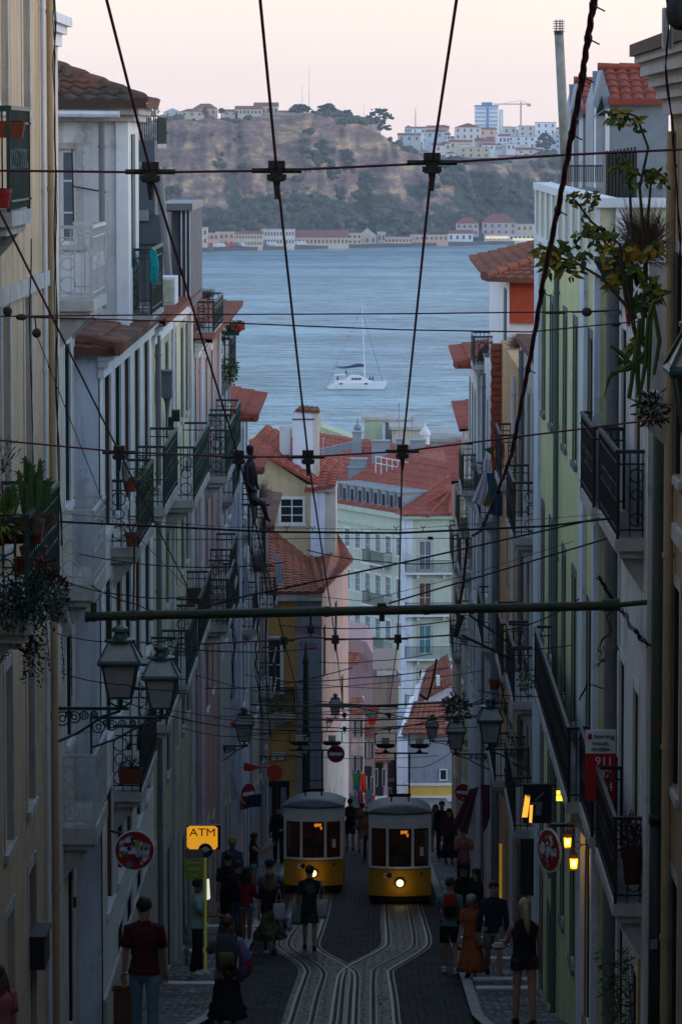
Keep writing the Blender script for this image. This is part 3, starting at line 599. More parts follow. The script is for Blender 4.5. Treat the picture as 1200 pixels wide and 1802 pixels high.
def grid_wall(mb, o, u, v, n, lu, lv, holes, rec):
    """wall face in the u,v plane at o; holes = (u0,u1,v0,v1); rec = reveal depth, going against n"""
    us = sorted({0, lu} | {h[0] for h in holes} | {h[1] for h in holes}); vs = sorted({0, lv} | {h[2] for h in holes} | {h[3] for h in holes})
    us = [a for a in us if 0 <= a <= lu]; vs = [a for a in vs if 0 <= a <= lv]
    pt = lambda a, b, c=0: o + u * a + v * b - n * c
    for i in range(len(us) - 1):
        for j in range(len(vs) - 1):
            cu, cv = (us[i] + us[i + 1]) / 2, (vs[j] + vs[j + 1]) / 2
            if any(h[0] < cu < h[1] and h[2] < cv < h[3] for h in holes): continue
            mb.quad(pt(us[i], vs[j]), pt(us[i + 1], vs[j]), pt(us[i + 1], vs[j + 1]), pt(us[i], vs[j + 1]))
    for a, b, c, d in holes:
        for p, q in (((a, c), (b, c)), ((b, c), (b, d)), ((b, d), (a, d)), ((a, d), (a, c))): mb.quad(pt(*p), pt(*q), pt(*q, rec), pt(*p, rec))
    return mb
def obox(mb, o, u, v, n, u0, u1, v0, v1, n0, n1):
    P_ = lambda a, b, c: o + u * a + v * b + n * c
    return mb.add([P_(u0, v0, n0), P_(u1, v0, n0), P_(u1, v1, n0), P_(u0, v1, n0), P_(u0, v0, n1), P_(u1, v0, n1), P_(u1, v1, n1), P_(u0, v1, n1)],
                  [(0, 3, 2, 1), (4, 5, 6, 7), (0, 1, 5, 4), (1, 2, 6, 5), (2, 3, 7, 6), (3, 0, 4, 7)])
def window(t, o, u, v, n, h, rec=.07, pane=None, frame=None, surround=None, grid=(2, 3), sw=.13, sill=True, kind='window', lining=None):
    a, b, c, d = h; frame = frame or whitetrim; pane = pane or glass; f = MB(); w_ = .055
    obox(f, o, u, v, n, a, a + w_, c, d, -rec, -rec + .045); obox(f, o, u, v, n, b - w_, b, c, d, -rec, -rec + .045)
    obox(f, o, u, v, n, a + w_, b - w_, c, c + w_, -rec, -rec + .045); obox(f, o, u, v, n, a + w_, b - w_, d - w_, d, -rec, -rec + .045)
    gx, gy = grid
    for i in range(1, gx): x = a + (b - a) * i / gx; obox(f, o, u, v, n, x - .02, x + .02, c + w_, d - w_, -rec, -rec + .035)
    for i in range(1, gy): y = c + (d - c) * i / gy; obox(f, o, u, v, n, a + w_, b - w_, y - .015, y + .015, -rec, -rec + .03)
    W = f.build(kind, frame, t)
    if lining and rec > .1:      # timber reveal lining, its dark colour also painting in the jamb shade
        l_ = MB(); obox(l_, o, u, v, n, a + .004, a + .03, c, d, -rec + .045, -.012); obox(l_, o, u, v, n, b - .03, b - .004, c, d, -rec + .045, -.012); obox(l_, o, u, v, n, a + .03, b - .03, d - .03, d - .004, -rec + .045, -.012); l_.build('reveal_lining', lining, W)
    obox(MB(), o, u, v, n, a, b, c, d, -rec - .03, -rec + .004).build('pane' if pane in (glass, glass_b) else 'shutter', pane, W)
    if surround:
        s = MB(); obox(s, o, u, v, n, a - sw, a - .002, c, d + sw, .002, .010); obox(s, o, u, v, n, b + .002, b + sw, c, d + sw, .002, .022); obox(s, o, u, v, n, a - .002, b + .002, d + .002, d + sw, .002, .009)
        if sill: obox(s, o, u, v, n, a - sw - .03, b + sw + .03, c - .09, c - .002, .002, .05)
        s.build('window_surround', surround, W)
    return W
def balcony(t, X, n, y0, y1, z, proj, m, slabm=None, h=1.0, dense=.12, wave=True, closed=False, slab=.14, scroll=True):
    """n=+1: sticks out toward +X"""
    slabm = slabm or stone; x1 = X + n * proj; xa, xb = sorted((X - n * .05, x1)); s = MB().box(xa, xb, y0, y1, z - slab, z); xa2, xb2 = sorted((X - n * .05, x1 - n * .06)); s.box(xa2, xb2, y0 + .06, y1 - .06, z - slab - .09, z - slab)
    for yy in (y0 + .15, y1 - .25): s.prism([(X, yy, z - slab - .09), (X + n * proj * .75, yy, z - slab - .09), (X + n * proj * .6, yy, z - slab - .2), (X, yy, z - slab - .5)], (0, .12, 0))
    B = s.build('balcony', slabm, t); r = MB(); e = n * .03
    top = z + h; xo = x1 - e
    r.box(*sorted((X, x1)), y0, y0 + .045, top - .03, top + .012); r.box(*sorted((X, x1 - n * .046)), y1 - .045, y1, top - .03, top + .012); r.box(*sorted((x1 - n * .045, x1)), y0 + .046, y1 - .046, top - .03, top + .012)
    for zz in (z + .09, top - .16):
        r.box(*sorted((X, x1)), y0 + .01, y0 + .03, zz, zz + .02); r.box(*sorted((xo - .01, xo + .01)), y0 + .03, y1 - .03, zz, zz + .02); r.box(*sorted((X, x1)), y1 - .03, y1 - .01, zz, zz + .02)
    ny = max(2, int((y1 - y0) / dense)); nx = max(2, int(proj / dense)); w_ = .008
    for i in range(ny + 1): yy = y0 + .02 + (y1 - y0 - .04) * i / ny; r.box(xo - w_, xo + w_, yy - w_, yy + w_, z + .02, top - .03)
    for i in range(nx + 1):
        xx = X + n * .02 + (x1 - X - n * .04) * i / nx
        for yy in (y0 + .02, y1 - .02): r.box(xx - w_, xx + w_, yy - w_, yy + w_, z + .02, top - .03)
    for cx, cy in ((x1 - e, y0 + .02), (x1 - e, y1 - .02)): r.box(cx - .018, cx + .018, cy - .018, cy + .018, z, top)
    if scroll:
        rr = min(.11, proj / 4.2)
        for i in range(max(1, int(proj / (rr * 2.3)))):
            cx = X + n * (rr * 1.15 + i * rr * 2.3)
            for cz, r_ in ((z + .22, rr), (z + .5, rr * .8), (top - .28, rr)): r.ring((cx, y0 + .012, cz), r_, .009, n=8)
        for i in range(int((y1 - y0) / .26)):
            r.ring((xo, y0 + .15 + i * .26, z + .5), .1, .009, (1, 0, 0), 8)
    rail = r.build('railing', m, B)
    if closed: MB().box(*sorted((x1 - n * .055, x1 - n * .048)), y0 + .05, y1 - .05, z + .03, top - .05).build('screen', closed, B)
    return B
def drain(t, X, y, z0, z1, r, m, funnel=None):
    p = MB().tube([(X, y, z0), (X, y, z1)], r, 10); z = z1 - .4
    while z > z0: p.tube([(X, y, z), (X, y, z + .05)], r * 1.25, 10); z -= 2.1
    o = p.build('drainpipe', m, t, smooth=False)
    if funnel: MB().lathe((X, y, z1), [(r * 1.1, -.02), (r * 1.3, .02), (r * 3, .26), (r * 3, .32)], 8).build('rain_hopper', funnel, o)
dk_lin = mat('dark_shade_lining', (.028, .022, .02), .7, .3, 5)  # near-black lining, shade of the deep jambs put into its colour
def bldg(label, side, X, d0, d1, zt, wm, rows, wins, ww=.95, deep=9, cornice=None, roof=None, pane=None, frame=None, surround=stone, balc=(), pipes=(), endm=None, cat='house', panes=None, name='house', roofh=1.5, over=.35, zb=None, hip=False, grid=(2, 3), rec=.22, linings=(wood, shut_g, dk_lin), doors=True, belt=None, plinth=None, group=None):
    n = -side; t = thing(name, label, cat, (X, d0, zg(d0)), group=group); zb = zb if zb is not None else zg(d1) - 1
    O = V((X, d0, zb)); u = V((0, 1, 0)); v = V((0, 0, 1)); N = V((n, 0, 0)); lu = d1 - d0; lv = zt - zb; holes = []
    for (a, b) in rows:
        for y in wins:
            if d0 + ww / 2 + .1 < y < d1 - ww / 2 - .1: holes.append((y - d0 - ww / 2, y - d0 + ww / 2, a - zb, b - zb))
    nd_ = []
    if doors:
        for y in wins:
            if d0 + ww / 2 + .1 < y < d1 - ww / 2 - .1:
                g = zg(y) + .14; top = min(rows[-1][0] - .75 if rows else g + 2.3, g + 2.35)
                if top - g > 1.5: nd_.append((y - d0 - ww / 2, y - d0 + ww / 2, g - zb, top - zb))
    mb = MB(); grid_wall(mb, O, u, v, N, lu, lv, holes + nd_, rec); xb = X + side * deep
    mb.quad((X, d1, zb), (X, d1, zt), (xb, d1, zt), (xb, d1, zb)); mb.quad((X, d0, zt), (xb, d0, zt), (xb, d1, zt), (X, d1, zt)); mb.quad((xb, d0, zb), (xb, d1, zb), (xb, d1, zt), (xb, d0, zt))
    if not endm: mb.quad((X, d0, zb), (X, d0, zt), (xb, d0, zt), (xb, d0, zb))
    W = mb.build('wall', wm, t)
    if endm: MB().box(*sorted((X - n * .02, xb)), d0 - .01, d0 + .15, zb, zt - .01).build('end_wall', endm, t)
    pn = panes or [pane or glass]
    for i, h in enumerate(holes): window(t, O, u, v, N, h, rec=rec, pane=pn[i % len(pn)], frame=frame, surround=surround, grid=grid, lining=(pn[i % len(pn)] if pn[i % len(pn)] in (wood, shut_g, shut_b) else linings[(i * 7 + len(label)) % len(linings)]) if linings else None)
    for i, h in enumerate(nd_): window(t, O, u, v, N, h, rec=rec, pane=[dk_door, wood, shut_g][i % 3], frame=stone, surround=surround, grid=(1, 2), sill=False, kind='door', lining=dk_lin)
    if cornice:
        c = MB(); xs = lambda p: sorted((X - n * .02, X + n * p)); c.box(*xs(.2), d0 - .12, d1, zt - .1, zt + .02); c.box(*xs(.13), d0 - .08, d1, zt - .2, zt - .1); c.box(*xs(.06), d0 - .04, d1, zt - .36, zt - .2); c.build('cornice', cornice, t)
    if belt:
        c = MB()
        for z in belt: c.box(*sorted((X, X + n * .05)), d0, d1, z - .09, z + .09)
        c.build('belt_course', stone, t)
    if plinth: MB().box(*sorted((X, X + n * .04)), d0, d1, zb, zg(d0) + .5).build('plinth', plinth, t)
    if roof:
        xo = X + n * over; xr = X + side * 4.2; y0 = d0 - .2; y1 = d1 + .1; z0 = zt + .02; z1 = zt + roofh; yr = y0 + (3.2 if hip else 0); mb = MB()
        tiles(mb, (xo, y0, z0), (xo, y1, z0), (xr, y1, z1), (xr, yr, z1)); tiles(mb, (xr + side * 4.5, y0, z0), (xr + side * 4.5, y1, z0), (xr, y1, z1), (xr, yr, z1))
        if hip: tiles(mb, (xo, y0, z0), (xr + side * 4.5, y0, z0), (xr, yr, z1), (xr, yr, z1)); ridge(mb, (xo, y0, z0 + .06), (xr, yr, z1 + .06))
        ridge(mb, (xr, yr, z1 + .05), (xr, y1, z1 + .05)); mb.build('roof', roof, t)
        if not hip: MB().tri((xo - n * .3, d0 + .01, zt), (xb, d0 + .01, zt), (xr, d0 + .01, z1 - .1)).build('gable', wm, t)
    for b_ in balc:
        y0, y1, z, pr, m_ = b_[:5]; kw = b_[5] if len(b_) > 5 else {}; balcony(t, X, n, y0, y1, z, pr, m_, **kw)
    for p_ in pipes: drain(t, X + n * (p_[3] + .02), p_[0], p_[1] if p_[1] is not None else zg(p_[0]) + .2, p_[2], p_[3], p_[4], p_[5] if len(p_) > 5 else None)
    return t
dk_door = mat('dark_doorway', (.012, .011, .012), .6, .3, 5)
grnmesh = mat('dark_netting', (.02, .02, .022), .8, .3, 12)
# --- left side of the street, from the camera down
bldg('ochre house with tall windows filling the left edge of the photo', -1, -3.9, 12, 48, 4.2, tanw, [(.35, 2.7), (-4.3, -1.75), (-7.5, -5.6)], [38.6, 41.9, 44.6], ww=.8, deep=8, rec=.1, linings=None, belt=[-1.62], pane=glass_b, surround=stone,
     balc=[(37.9, 40.1, -.68, .45, iron_g, dict(closed=mat('planter_screen', (.02, .035, .03), .8, .3))), (37.6, 41.35, -4.55, .62, iron_g)], pipes=[(46.4, None, 4, .028, pipe_w), (47.25, None, 4, .045, pipe_t)])
bldg('tall narrow cream house with a moulded cornice, next to the ochre house', -1, -4.22, 48, 53.2, 1.6, cream, [(-1.2, 1.1), (-5.2, -2.8), (-8.6, -6.2)], [50.3], ww=.9, cornice=whitetrim, surround=whitetrim, deep=5)
t = bldg('cream strip of house with three white balconies stacked one above another', -1, -4.25, 53.2, 56.28, -2.25, cream, [(-5.0, -2.8), (-8.3, -6.2)], [54.8], ww=.9, surround=whitetrim, frame=whitetrim,
     balc=[(53.5, 56.1, -2.15, .47, iron_w, dict(closed=mat('white_screen', (.55, .54, .54), .7, .15, 6, dirt=.4), slabm=stone)), (53.6, 55.9, -6.0, .46, iron_w, dict(slab=.22)), (53.6, 55.9, -9.35, .46, iron_w, dict(slab=.22))])
L3 = bldg('blue-white house with five tall windows under an old tiled roof on the left', -1, -3.9, 56.3, 69.5, -3.0, whitetrim, [(-5.65, -3.35), (-8.7, -6.4), (-11.2, -9.5)], [57.8, 60.15, 62.4, 65.0, 67.7], ww=1.2, endm=bluewhite, cornice=whitetrim,
     roof=tile_old, hip=True, roofh=.9, over=.3, panes=[wood, shut_g, wood, glass], surround=whitetrim, balc=[(58.5, 62.4, -6.0, .43, iron_g), (64.4, 68.6, -5.95, .5, iron_g), (58.5, 62.6, -9.66, .45, iron_k), (65, 68.6, -9.6, .5, iron_g)], plinth=stone)
# setback upper storey above it
t = thing('attic_house', 'white upper house with mossy tiled roof and grey drainpipe at the upper left', 'house', (-3.85, 62, -3))
d = 62; A = lambda x, y, dd=62: P(x, y, dd)
z0, z1 = -3.2, .5; mb = MB(); O = V((-9.5, 62, z0)); h0 = (A(103, 0).x + 9.5, A(132, 0).x + 9.5, A(0, 430).z - z0, A(0, 262).z - z0)
grid_wall(mb, O, V((1, 0, 0)), V((0, 0, 1)), V((0, -1, 0)), 9.5 - 3.85, z1 - z0, [h0], .12); mb.quad((-3.85, 62, z0), (-3.85, 65, z0), (-3.85, 65, z1), (-3.85, 62, z1)); mb.quad((-9.5, 62, z0), (-9.5, 65, z0), (-9.5, 65, z1), (-9.5, 62, z1)); mb.build('wall', white, t)
window(t, O, V((1, 0, 0)), V((0, 0, 1)), V((0, -1, 0)), h0, .1, glass_b, whitetrim, stone, (1, 3), .1)
c = MB().box(-9.6, -3.65, 61.75, 65, z1 - .1, z1 + .02).box(-9.6, -3.72, 61.85, 65, z1 - .2, z1 - .1); c.build('cornice', stone, t)
MB().box(-4.02, -3.83, 61.96, 62.2, z0, z1 - .2).build('pilaster', whitetrim, t); MB().box(-3.86, -3.83, 63, 63.8, -2.0, .1).build('shutter', shut_g, t)
mb = MB(); z2 = 1.1; tiles(mb, (-9.6, 61.6, z1 + .05), (-3.52, 61.6, z1 + .05), (-5.2, 63.3, z2), (-7.5, 63.3, z2 + .2), .3, .42, .09); tiles(mb, (-3.52, 61.6, z1 + .05), (-3.52, 65, z1 + .05), (-5.2, 64.4, z2), (-5.2, 63.3, z2), .3, .42, .09); ridge(mb, (-3.6, 61.7, z1 + .12), (-5.2, 63.3, z2 + .12), .11); ridge(mb, (-9.6, 62.5, 1.15), (-4.9, 61.9, .85), .13); mb.build('roof', tile_old, t)
p = A(180, 200); drain(t, p.x, 61.86, -2.6, .28, .05, pipe_g); MB().tube([(-5.6, 61.6, .42), (p.x + .3, 61.6, .40)], .055, 8).build('gutter', pipe_w, t)
MB().tube([A(128, 262) - V((0, .1, 0)), A(130, 340) - V((0, .1, 0)), A(131, 400) - V((0, .1, 0))], .012, 5).tube([A(127, 327) - V((0, .1, 0)), A(188, 338) - V((0, .1, 0))], .012, 5).build('cable', cable_k, t)
balcony(t, -4.0, 1, 63.3, 66.5, -2.77, .47, iron_g, closed=grnmesh, h=1.05, slab=.08)
mb = MB(); q = P(268, 440, 63.2)
for k in range(5): mb.tube([q + V((-.03 + .02 * k, 0, 0)), q + V((.02 * k, -.02, -.25)), q + V((-.02 + .02 * k, 0, -.5 - .04 * (k % 2)))], [.02, .035, .02], 6)
solo('towel', mb, mat('teal_cloth', (.01, .30, .33), .9, .3, 8), 'bright teal cloth hanging over the corner of the upper green balcony', 'cloth')
# grey zinc house
t = thing('zinc_house', 'dark grey zinc-clad upper storey with dormers, behind the white set-back house', 'house', (-4, 75, -3.2)); g0 = -3.3
MB().box(-9, -4.14, 75, 75.9, -1.38, 0).box(-9, -4.02, 75, 84, g0, -1.4).build('wall', mat('dark_zinc', (.085, .10, .125), .6, .25, 1.2, dirt=.3), t); q0, q1 = P(228, 375, 75), P(262, 388, 75)
MB().box(q0.x - .3, q1.x, 74.86, 75, q1.z, q0.z + .06).build('ledge', slate, t)
o_ = V((q0.x, 74.99, P(0, 455, 75).z)); window(t, o_, V((1, 0, 0)), V((0, 0, 1)), V((0, -1, 0)), (.02, .18, 0, .6), -.03, glass, whitetrim, None, (1, 2))
a = P(290, 370, 79); MB().box(a.x, P(335, 0, 79).x, 79, 84, g0, a.z).build('dormer', MATS['dark_zinc'], t)
MB().box(a.x - .12, P(338, 0, 79).x, 78.85, 84, a.z, a.z + .14).build('dormer_roof', pipe_g, t)
for x0 in (318, 326, 333): b_ = P(x0, 0, 78.98).x; MB().box(b_ - .012, b_ + .012, 78.95, 79, g0, a.z).build('dormer_trim', whitetrim, t)
MB().tube([P(270, 285, 74.6), P(280, 300, 74.6), P(300, 520, 74.6)], .07, 8).build('vent_pipe', pipe_g, t)
MB().tube([P(228, 293, 74.5), P(268, 293, 74.5)], .09, 8).build('duct', pipe_g, t)
B = MB(); a, b_ = P(228, 205, 76), P(278, 253, 76); B.box(a.x, b_.x, 76, 79, b_.z - .08, b_.z); s = B.build('roof_terrace', stone, t)
B = MB()
for k in range(14): xx = a.x + (b_.x - a.x) * k / 13; B.box(xx - .008, xx + .008, 75.99, 76.01, b_.z, a.z)
for k in range(20): yy = 76 + 3 * k / 19; B.box(b_.x - .01, b_.x + .01, yy - .01, yy + .01, b_.z, a.z)
B.box(a.x, b_.x, 75.98, 76.02, a.z, a.z + .03).box(b_.x - .03, b_.x, 76, 79, a.z, a.z + .03); B.build('railing', iron_g, s); MB().box(b_.x - .02, b_.x - .015, 76.1, 78.9, b_.z + .05, a.z - .05).build('screen', iron_g, s)
bldg('pale lemon house with grey meter boxes, beyond the blue-white house', -1, -3.9, 69.5, 83.4, -3.2, lemon2, [(-5.6, -3.75), (-8.7, -6.6), (-11.9, -9.9)], [71.6, 74.3, 77.2, 80.2, 82.2], ww=.9, cornice=whitetrim, roof=tile, roofh=.7, over=.25, surround=stone, panes=[glass_b, shut_g, glass],
     balc=[(74, 80.5, -6.7, .55, iron_g), (72, 76, -9.9, .5, iron_g), (77, 82, -9.9, .5, iron_k)], pipes=[(70.2, None, -3.4, .05, pipe_g), (75.7, None, -3.4, .04, pipe_w), (82.9, None, -3.4, .045, pipe_w)])
for x0, y0, x1, y1 in ((302, 722, 316, 742), (296, 735, 305, 757)): a, b_ = P(x0, y0, 73), P(x1, y1, 73); solo('meter_box', MB().box(a.x, b_.x, 73, 73.3, b_.z, a.z).box(a.x + .02, b_.x - .02, 72.98, 73, b_.z + .03, a.z - .03), iron_k, 'black box fixed on the pale lemon wall, ' + ('the higher of two' if x0 > 300 else 'the lower of two'), 'box')
a, b_ = P(272, 488, 70), P(308, 536, 70); t = thing('air_conditioner', 'white box-shaped air conditioner on the tiled roof edge', 'air conditioner', (a.x, 70, b_.z)); MB().box(a.x, b_.x, 70, 71.2, b_.z, a.z).build('casing', whitetrim, t); MB().box(a.x + .04, b_.x - .04, 69.98, 70, b_.z + .04, a.z - .04).build('front_panel', lemon2, t)
a, b_ = P(284, 655, 70.5), P(303, 700, 70.5); solo('meter_box', MB().box(a.x, b_.x, 70.5, 70.9, b_.z, a.z).box(a.x - .01, b_.x + .01, 70.45, 70.95, a.z, a.z + .03).lathe((a.x / 2 + b_.x / 2, 70.7, b_.z), [(.03, -.3), (.05, -.1), (.08, 0)], 8), pipe_g, 'light grey junction box at the head of a pipe on the left facade', 'box')
bldg('pink house behind a blue-white pilaster on the left, with green balconies', -1, -3.76, 83.5, 95, -4.2, pinkw, [(-6.6, -4.8), (-9.6, -7.4), (-12.7, -10.6)], [85.5, 88.5, 91.5], ww=.9, endm=bluewhite, cornice=whitetrim, surround=whitetrim, panes=[glass_b, glass, wood], roof=tile, roofh=.5,
     balc=[(84.6, 89.5, -7.15, .62, iron_g, dict(closed=iron_g)), (90.3, 93.8, -7.1, .6, iron_g), (85, 89, -10.4, .62, iron_g, dict(closed=iron_g)), (90.3, 94, -10.3, .5, iron_k)], pipes=[(84.4, None, -4.5, .05, pipe_w), (94.5, None, -4.5, .045, pipe_w)])
t = thing('roof_balcony', 'green-panelled roof balcony full of dry plants above the pink house', 'balcony', (-3.7, 85, -4.1)); balcony(t, -3.8, 1, 85, 90, -4.08, .38, iron_g, closed=iron_g, h=.65, slab=.1)
bldg('grey-white house with an ornate lattice balcony high over the street', -1, -3.9, 95, 107, -4.4, offwhite, [(-7, -4.9), (-10, -7.9), (-13, -11)], [97, 100, 103, 105.8], ww=.9, cornice=stone, roof=tile, roofh=.4, surround=whitetrim, panes=[glass, glass_b],
     balc=[(95.6, 99, -5.75, .45, iron_k), (96, 100, -8.6, .5, iron_g), (96, 99.5, -11.6, .5, iron_k)], pipes=[(95.4, None, -4.7, .05, pipe_w)])
bldg('light blue house with a jutting red tiled roof on the left', -1, -3.75, 107.5, 118, -7.55, bluewhite, [(-10.2, -8.1), (-13.2, -11.1), (-16, -14)], [109.5, 112.5, 115.5], ww=.9, roof=tile_r, hip=True, roofh=.95, over=.55, surround=whitetrim,
     balc=[(108, 111.5, -10.6, .45, iron_g), (108.5, 111.5, -13.4, .45, iron_k)], pipes=[(108, None, -7.8, .05, pipe_w)])
bldg('small red-roofed house below the light blue one', -1, -3.75, 118.5, 128, -9.9, offwhite, [(-12.5, -10.5), (-15.5, -13.5), (-18, -16.2)], [120.5, 123.5, 126], ww=.9, roof=tile_r, hip=True, roofh=.9, over=.4, surround=whitetrim, panes=[glass_b, shut_b],
     balc=[(119.2, 122, -12.3, .4, iron_k)], pipes=[(119, None, -10, .05, pipe_w)])
bldg('last grey house on the left before the ochre corner house', -1, -3.8, 128.5, 141, -12.6, greyw, [(-15.2, -13.2), (-18.3, -16.2), (-21, -19)], [130.5, 133.5, 137], ww=.9, roof=tile_old, hip=True, roofh=1.1, over=.5, surround=stone,
     balc=[(129, 132.5, -15.2, .55, iron_k), (129, 133, -18, .5, iron_k)])
# --- right side
bldg('dark tan house at the right edge of the photo with a deep stone cornice', 1, 3.25, 10, 43.9, .95, plaster('dark_tan', (.40, .27, .16), .6), [(-3.6, -1.2), (-7, -4.8), (-10, -8)], [36.5, 40, 42.6], ww=.9, deep=8, belt=[-4.2], pipes=[(42.9, None, .1, .055, pipe_t)])
t = thing('cornice', 'deep moulded stone cornice with a rusty gutter at the upper right corner', 'cornice', (2.9, 43, .6)); mb = MB()
for k, (pr, za, zb_) in enumerate(((.1, .28, .45), (.17, .45, .58), (.25, .58, .70), (.34, .70, .84), (.4, .84, .92))): mb.box(3.25 - pr, 3.6, 34, 43.9 + pr * .5, za, zb_)
mb.build('moulding', stone, t); MB().box(2.8, 3.6, 34, 44.2, .92, 1.05).build('gutter', mat('rusty_gutter', (.10, .045, .03), .8, .5, 6, dirt=.4), t)
bldg('white house with a broad grey drainpipe and black balconies on the right', 1, 3.05, 44.4, 51.5, -1.35, white, [(-4.7, -2.3), (-8.9, -6.4), (-11.1, -9.7)], [46, 48.6, 50.7], ww=.8, surround=whitetrim, panes=[dk_door, glass, wood],
     balc=[(44.9, 48.5, -4.5, .33, iron_k, dict(closed=iron_k)), (49.3, 52.2, -4.55, .36, iron_k, dict(closed=iron_k)), (44.9, 48.6, -8.7, .33, iron_k, dict(closed=iron_k)), (49.3, 52, -8.7, .36, iron_k, dict(closed=iron_k))], pipes=[(49.4, None, -1.75, .085, pipe_g, pole_g)])
R3 = bldg('tall lemon-yellow house with white pilasters on the right', 1, 2.9, 51.6, 71.2, -1.75, yel, [(-4.65, -2.65), (-8.5, -6.3), (-12.0, -9.2)], [53.4, 57.5, 60.6, 65.2, 68.2], ww=.85, surround=greyw, panes=[shut_g, glass, shut_g], endm=yel,
     balc=[(52.2, 63.3, -8.75, .36, iron_k, dict(closed=iron_k))], pipes=[(62.3, None, -2.0, .045, mat('green_pipe', (.10, .15, .14), .5, .2, 5), pole_g)])
mb = MB()
for y0, y1 in ((51.58, 51.9), (54.3, 55.4), (69.4, 71.25)): MB().box(2.84, 2.92, y0, y1, -16, -1.76).build('pilaster', bluewhite, R3)
mb = MB().box(2.84, 3.1, 51.5, 71.3, -1.75, -1.66).box(2.82, 3.14, 51.45, 71.35, -.86, -.74).box(3.14, 8, 51.45, 51.8, -.86, -.74).box(3.1, 8, 51.5, 51.8, -1.75, -1.66)
for k in range(10): mb.box(2.86, 2.9, 51.5 + k * 2.18, 52.1 + k * 2.18, -1.66, -.86)
for k in range(6): mb.box(3.1 + k * .8, 3.3 + k * .8, 51.52, 51.56, -1.66, -.86)
mb.build('terrace_wall_trim', whitetrim, R3); MB().box(2.9, 3.06, 51.56, 71.2, -1.66, -.86).box(3.06, 8, 51.56, 51.75, -1.66, -.86).build('terrace_wall', lemon2, R3)
# the dormer houses behind it
def dormer_house(x0, x1, xw, yr, ye, yb, d, label):
    t = thing('dormer_house', label, 'dormer', P(x0, yb, d)); a, b_ = P(x0, ye, d), P(x1, yb, d); r_ = P(x0, yr, d).z; g = P(xw, 0, d).x
    MB().box(g, b_.x, d, d + 3, b_.z, a.z).build('wall', slate, t)
    MB().prism([(a.x, d - .02, P(0, yb, d).z), (g, d - .02, P(0, yb, d).z), (g, d - .02, a.z + .1), ((a.x + g) / 2, d - .02, r_), (a.x, d - .02, a.z)], (0, 2.6, 0)).build('front', mat('dormer_grey', (.30, .34, .40), .7, .2, 4, dirt=.4), t)
    MB().box(a.x + .02, a.x + .06, d - .04, d - .02, b_.z, a.z - .1).box(g - .1, g - .02, d - .04, d - .02, b_.z, a.z - .1).build('corner_trim', whitetrim, t)
    mb = MB(); tiles(mb, (g - .05, d - .25, a.z), (b_.x, d - .25, a.z), (b_.x, d + 1.6, r_ + .02), (g - .05, d + 1.6, r_ + .02), .2, .33); ridge(mb, ((a.x + g) / 2, d + 1.5, r_ + .08), (b_.x, d + 1.5, r_ + .08), .07); mb.build('roof', tile_r, t)
    MB().quad((g - .02, d - .2, a.z), (g + .25, d - .2, a.z + .02), (g + .25, d + 1.5, r_), ((a.x + g) / 2, d + 1.5, r_)).quad((a.x, d - .1, a.z - .3), (g, d - .1, a.z - .05), ((a.x + g) / 2, d + 1.5, r_), ((a.x + g) / 2 - .1, d + 1.5, r_)).build('flashing', slate, t)
    MB().prism([(a.x + .05, d - .05, a.z - .25), (g - .1, d - .05, a.z - .25), ((a.x + g) / 2, d - .05, a.z + .12)], (0, .03, 0)).build('attic_vent', dk_door, t)
dormer_house(1004, 1062, 1028, 146, 195, 330, 80, 'left and farther of the two grey dormers with red tiled tops at the upper right')
dormer_house(1043, 1175, 1075, 122, 180, 330, 76, 'larger and nearer grey dormer with a red tiled top at the upper right')
mb = MB(); a, b_ = P(1000, 293, 73), P(1066, 320, 73)
for k in range(22): xx = a.x + (b_.x - a.x) * k / 21; mb.box(xx - .008, xx + .008, 73, 73.02, b_.z, a.z)
mb.box(a.x, b_.x, 72.98, 73.04, a.z, a.z + .03); solo('terrace_railing', mb, iron_k, 'black terrace railing in front of the grey dormers', 'railing')
a = P(985, 330, 74); b_ = P(983, 55, 74); t = thing('vent_pipe', 'very tall tilted grey flue with a slatted metal cap', 'flue', a); MB().tube([a + V((.12, 0, 0)), b_], .085, 12).build('pipe', mat('flue_concrete', (.30, .29, .26), .85, .4, 4, dirt=.4), t, smooth=True)
mb = MB()
for k in range(5): mb.lathe(b_ + V((0, 0, .0 + k * .045)), [(.1, 0), (.115, .008), (.1, .016)], 12)
for k in range(5): mb.tube([b_ + V((.06 * math.cos(k * 1.256), .06 * math.sin(k * 1.256), -.02)), b_ + V((.06 * math.cos(k * 1.256), .06 * math.sin(k * 1.256), .22))], .008, 4)
mb.build('cap', pipe_g, t); MB().tube([b_ - V((0, 0, .06)), b_ + V((0, 0, .02))], .088, 12).build('collar', iron_k, t)
a, b_ = P(1066, 258, 60), P(1120, 350, 60); t = thing('chimney_box', 'black corrugated chimney casing above a white baluster rail', 'chimney', (a.x, 60, b_.z)); mb = MB()
for k in range(9): xx = a.x + (b_.x - a.x) * k / 9; mb.box(xx, xx + (b_.x - a.x) / 9 * .6, 59.96, 60.05, b_.z, a.z - .06 * (8 - k) / 8); 
mb.box(a.x, b_.x, 60, 60.8, b_.z, a.z - .07); mb.build('casing', iron_k, t); MB().box(a.x - .1, b_.x + .9, 59.8, 61.3, b_.z - .55, b_.z - .22).build('base', stone, t)
mb = MB()
for k in range(9): xx = a.x - .02 + k * .09; mb.box(xx, xx + .03, 59.85, 59.9, b_.z - .22, b_.z - .02)
mb.box(a.x - .06, b_.x + .3, 59.83, 59.92, b_.z - .03, b_.z); mb.build('baluster_rail', whitetrim, t)
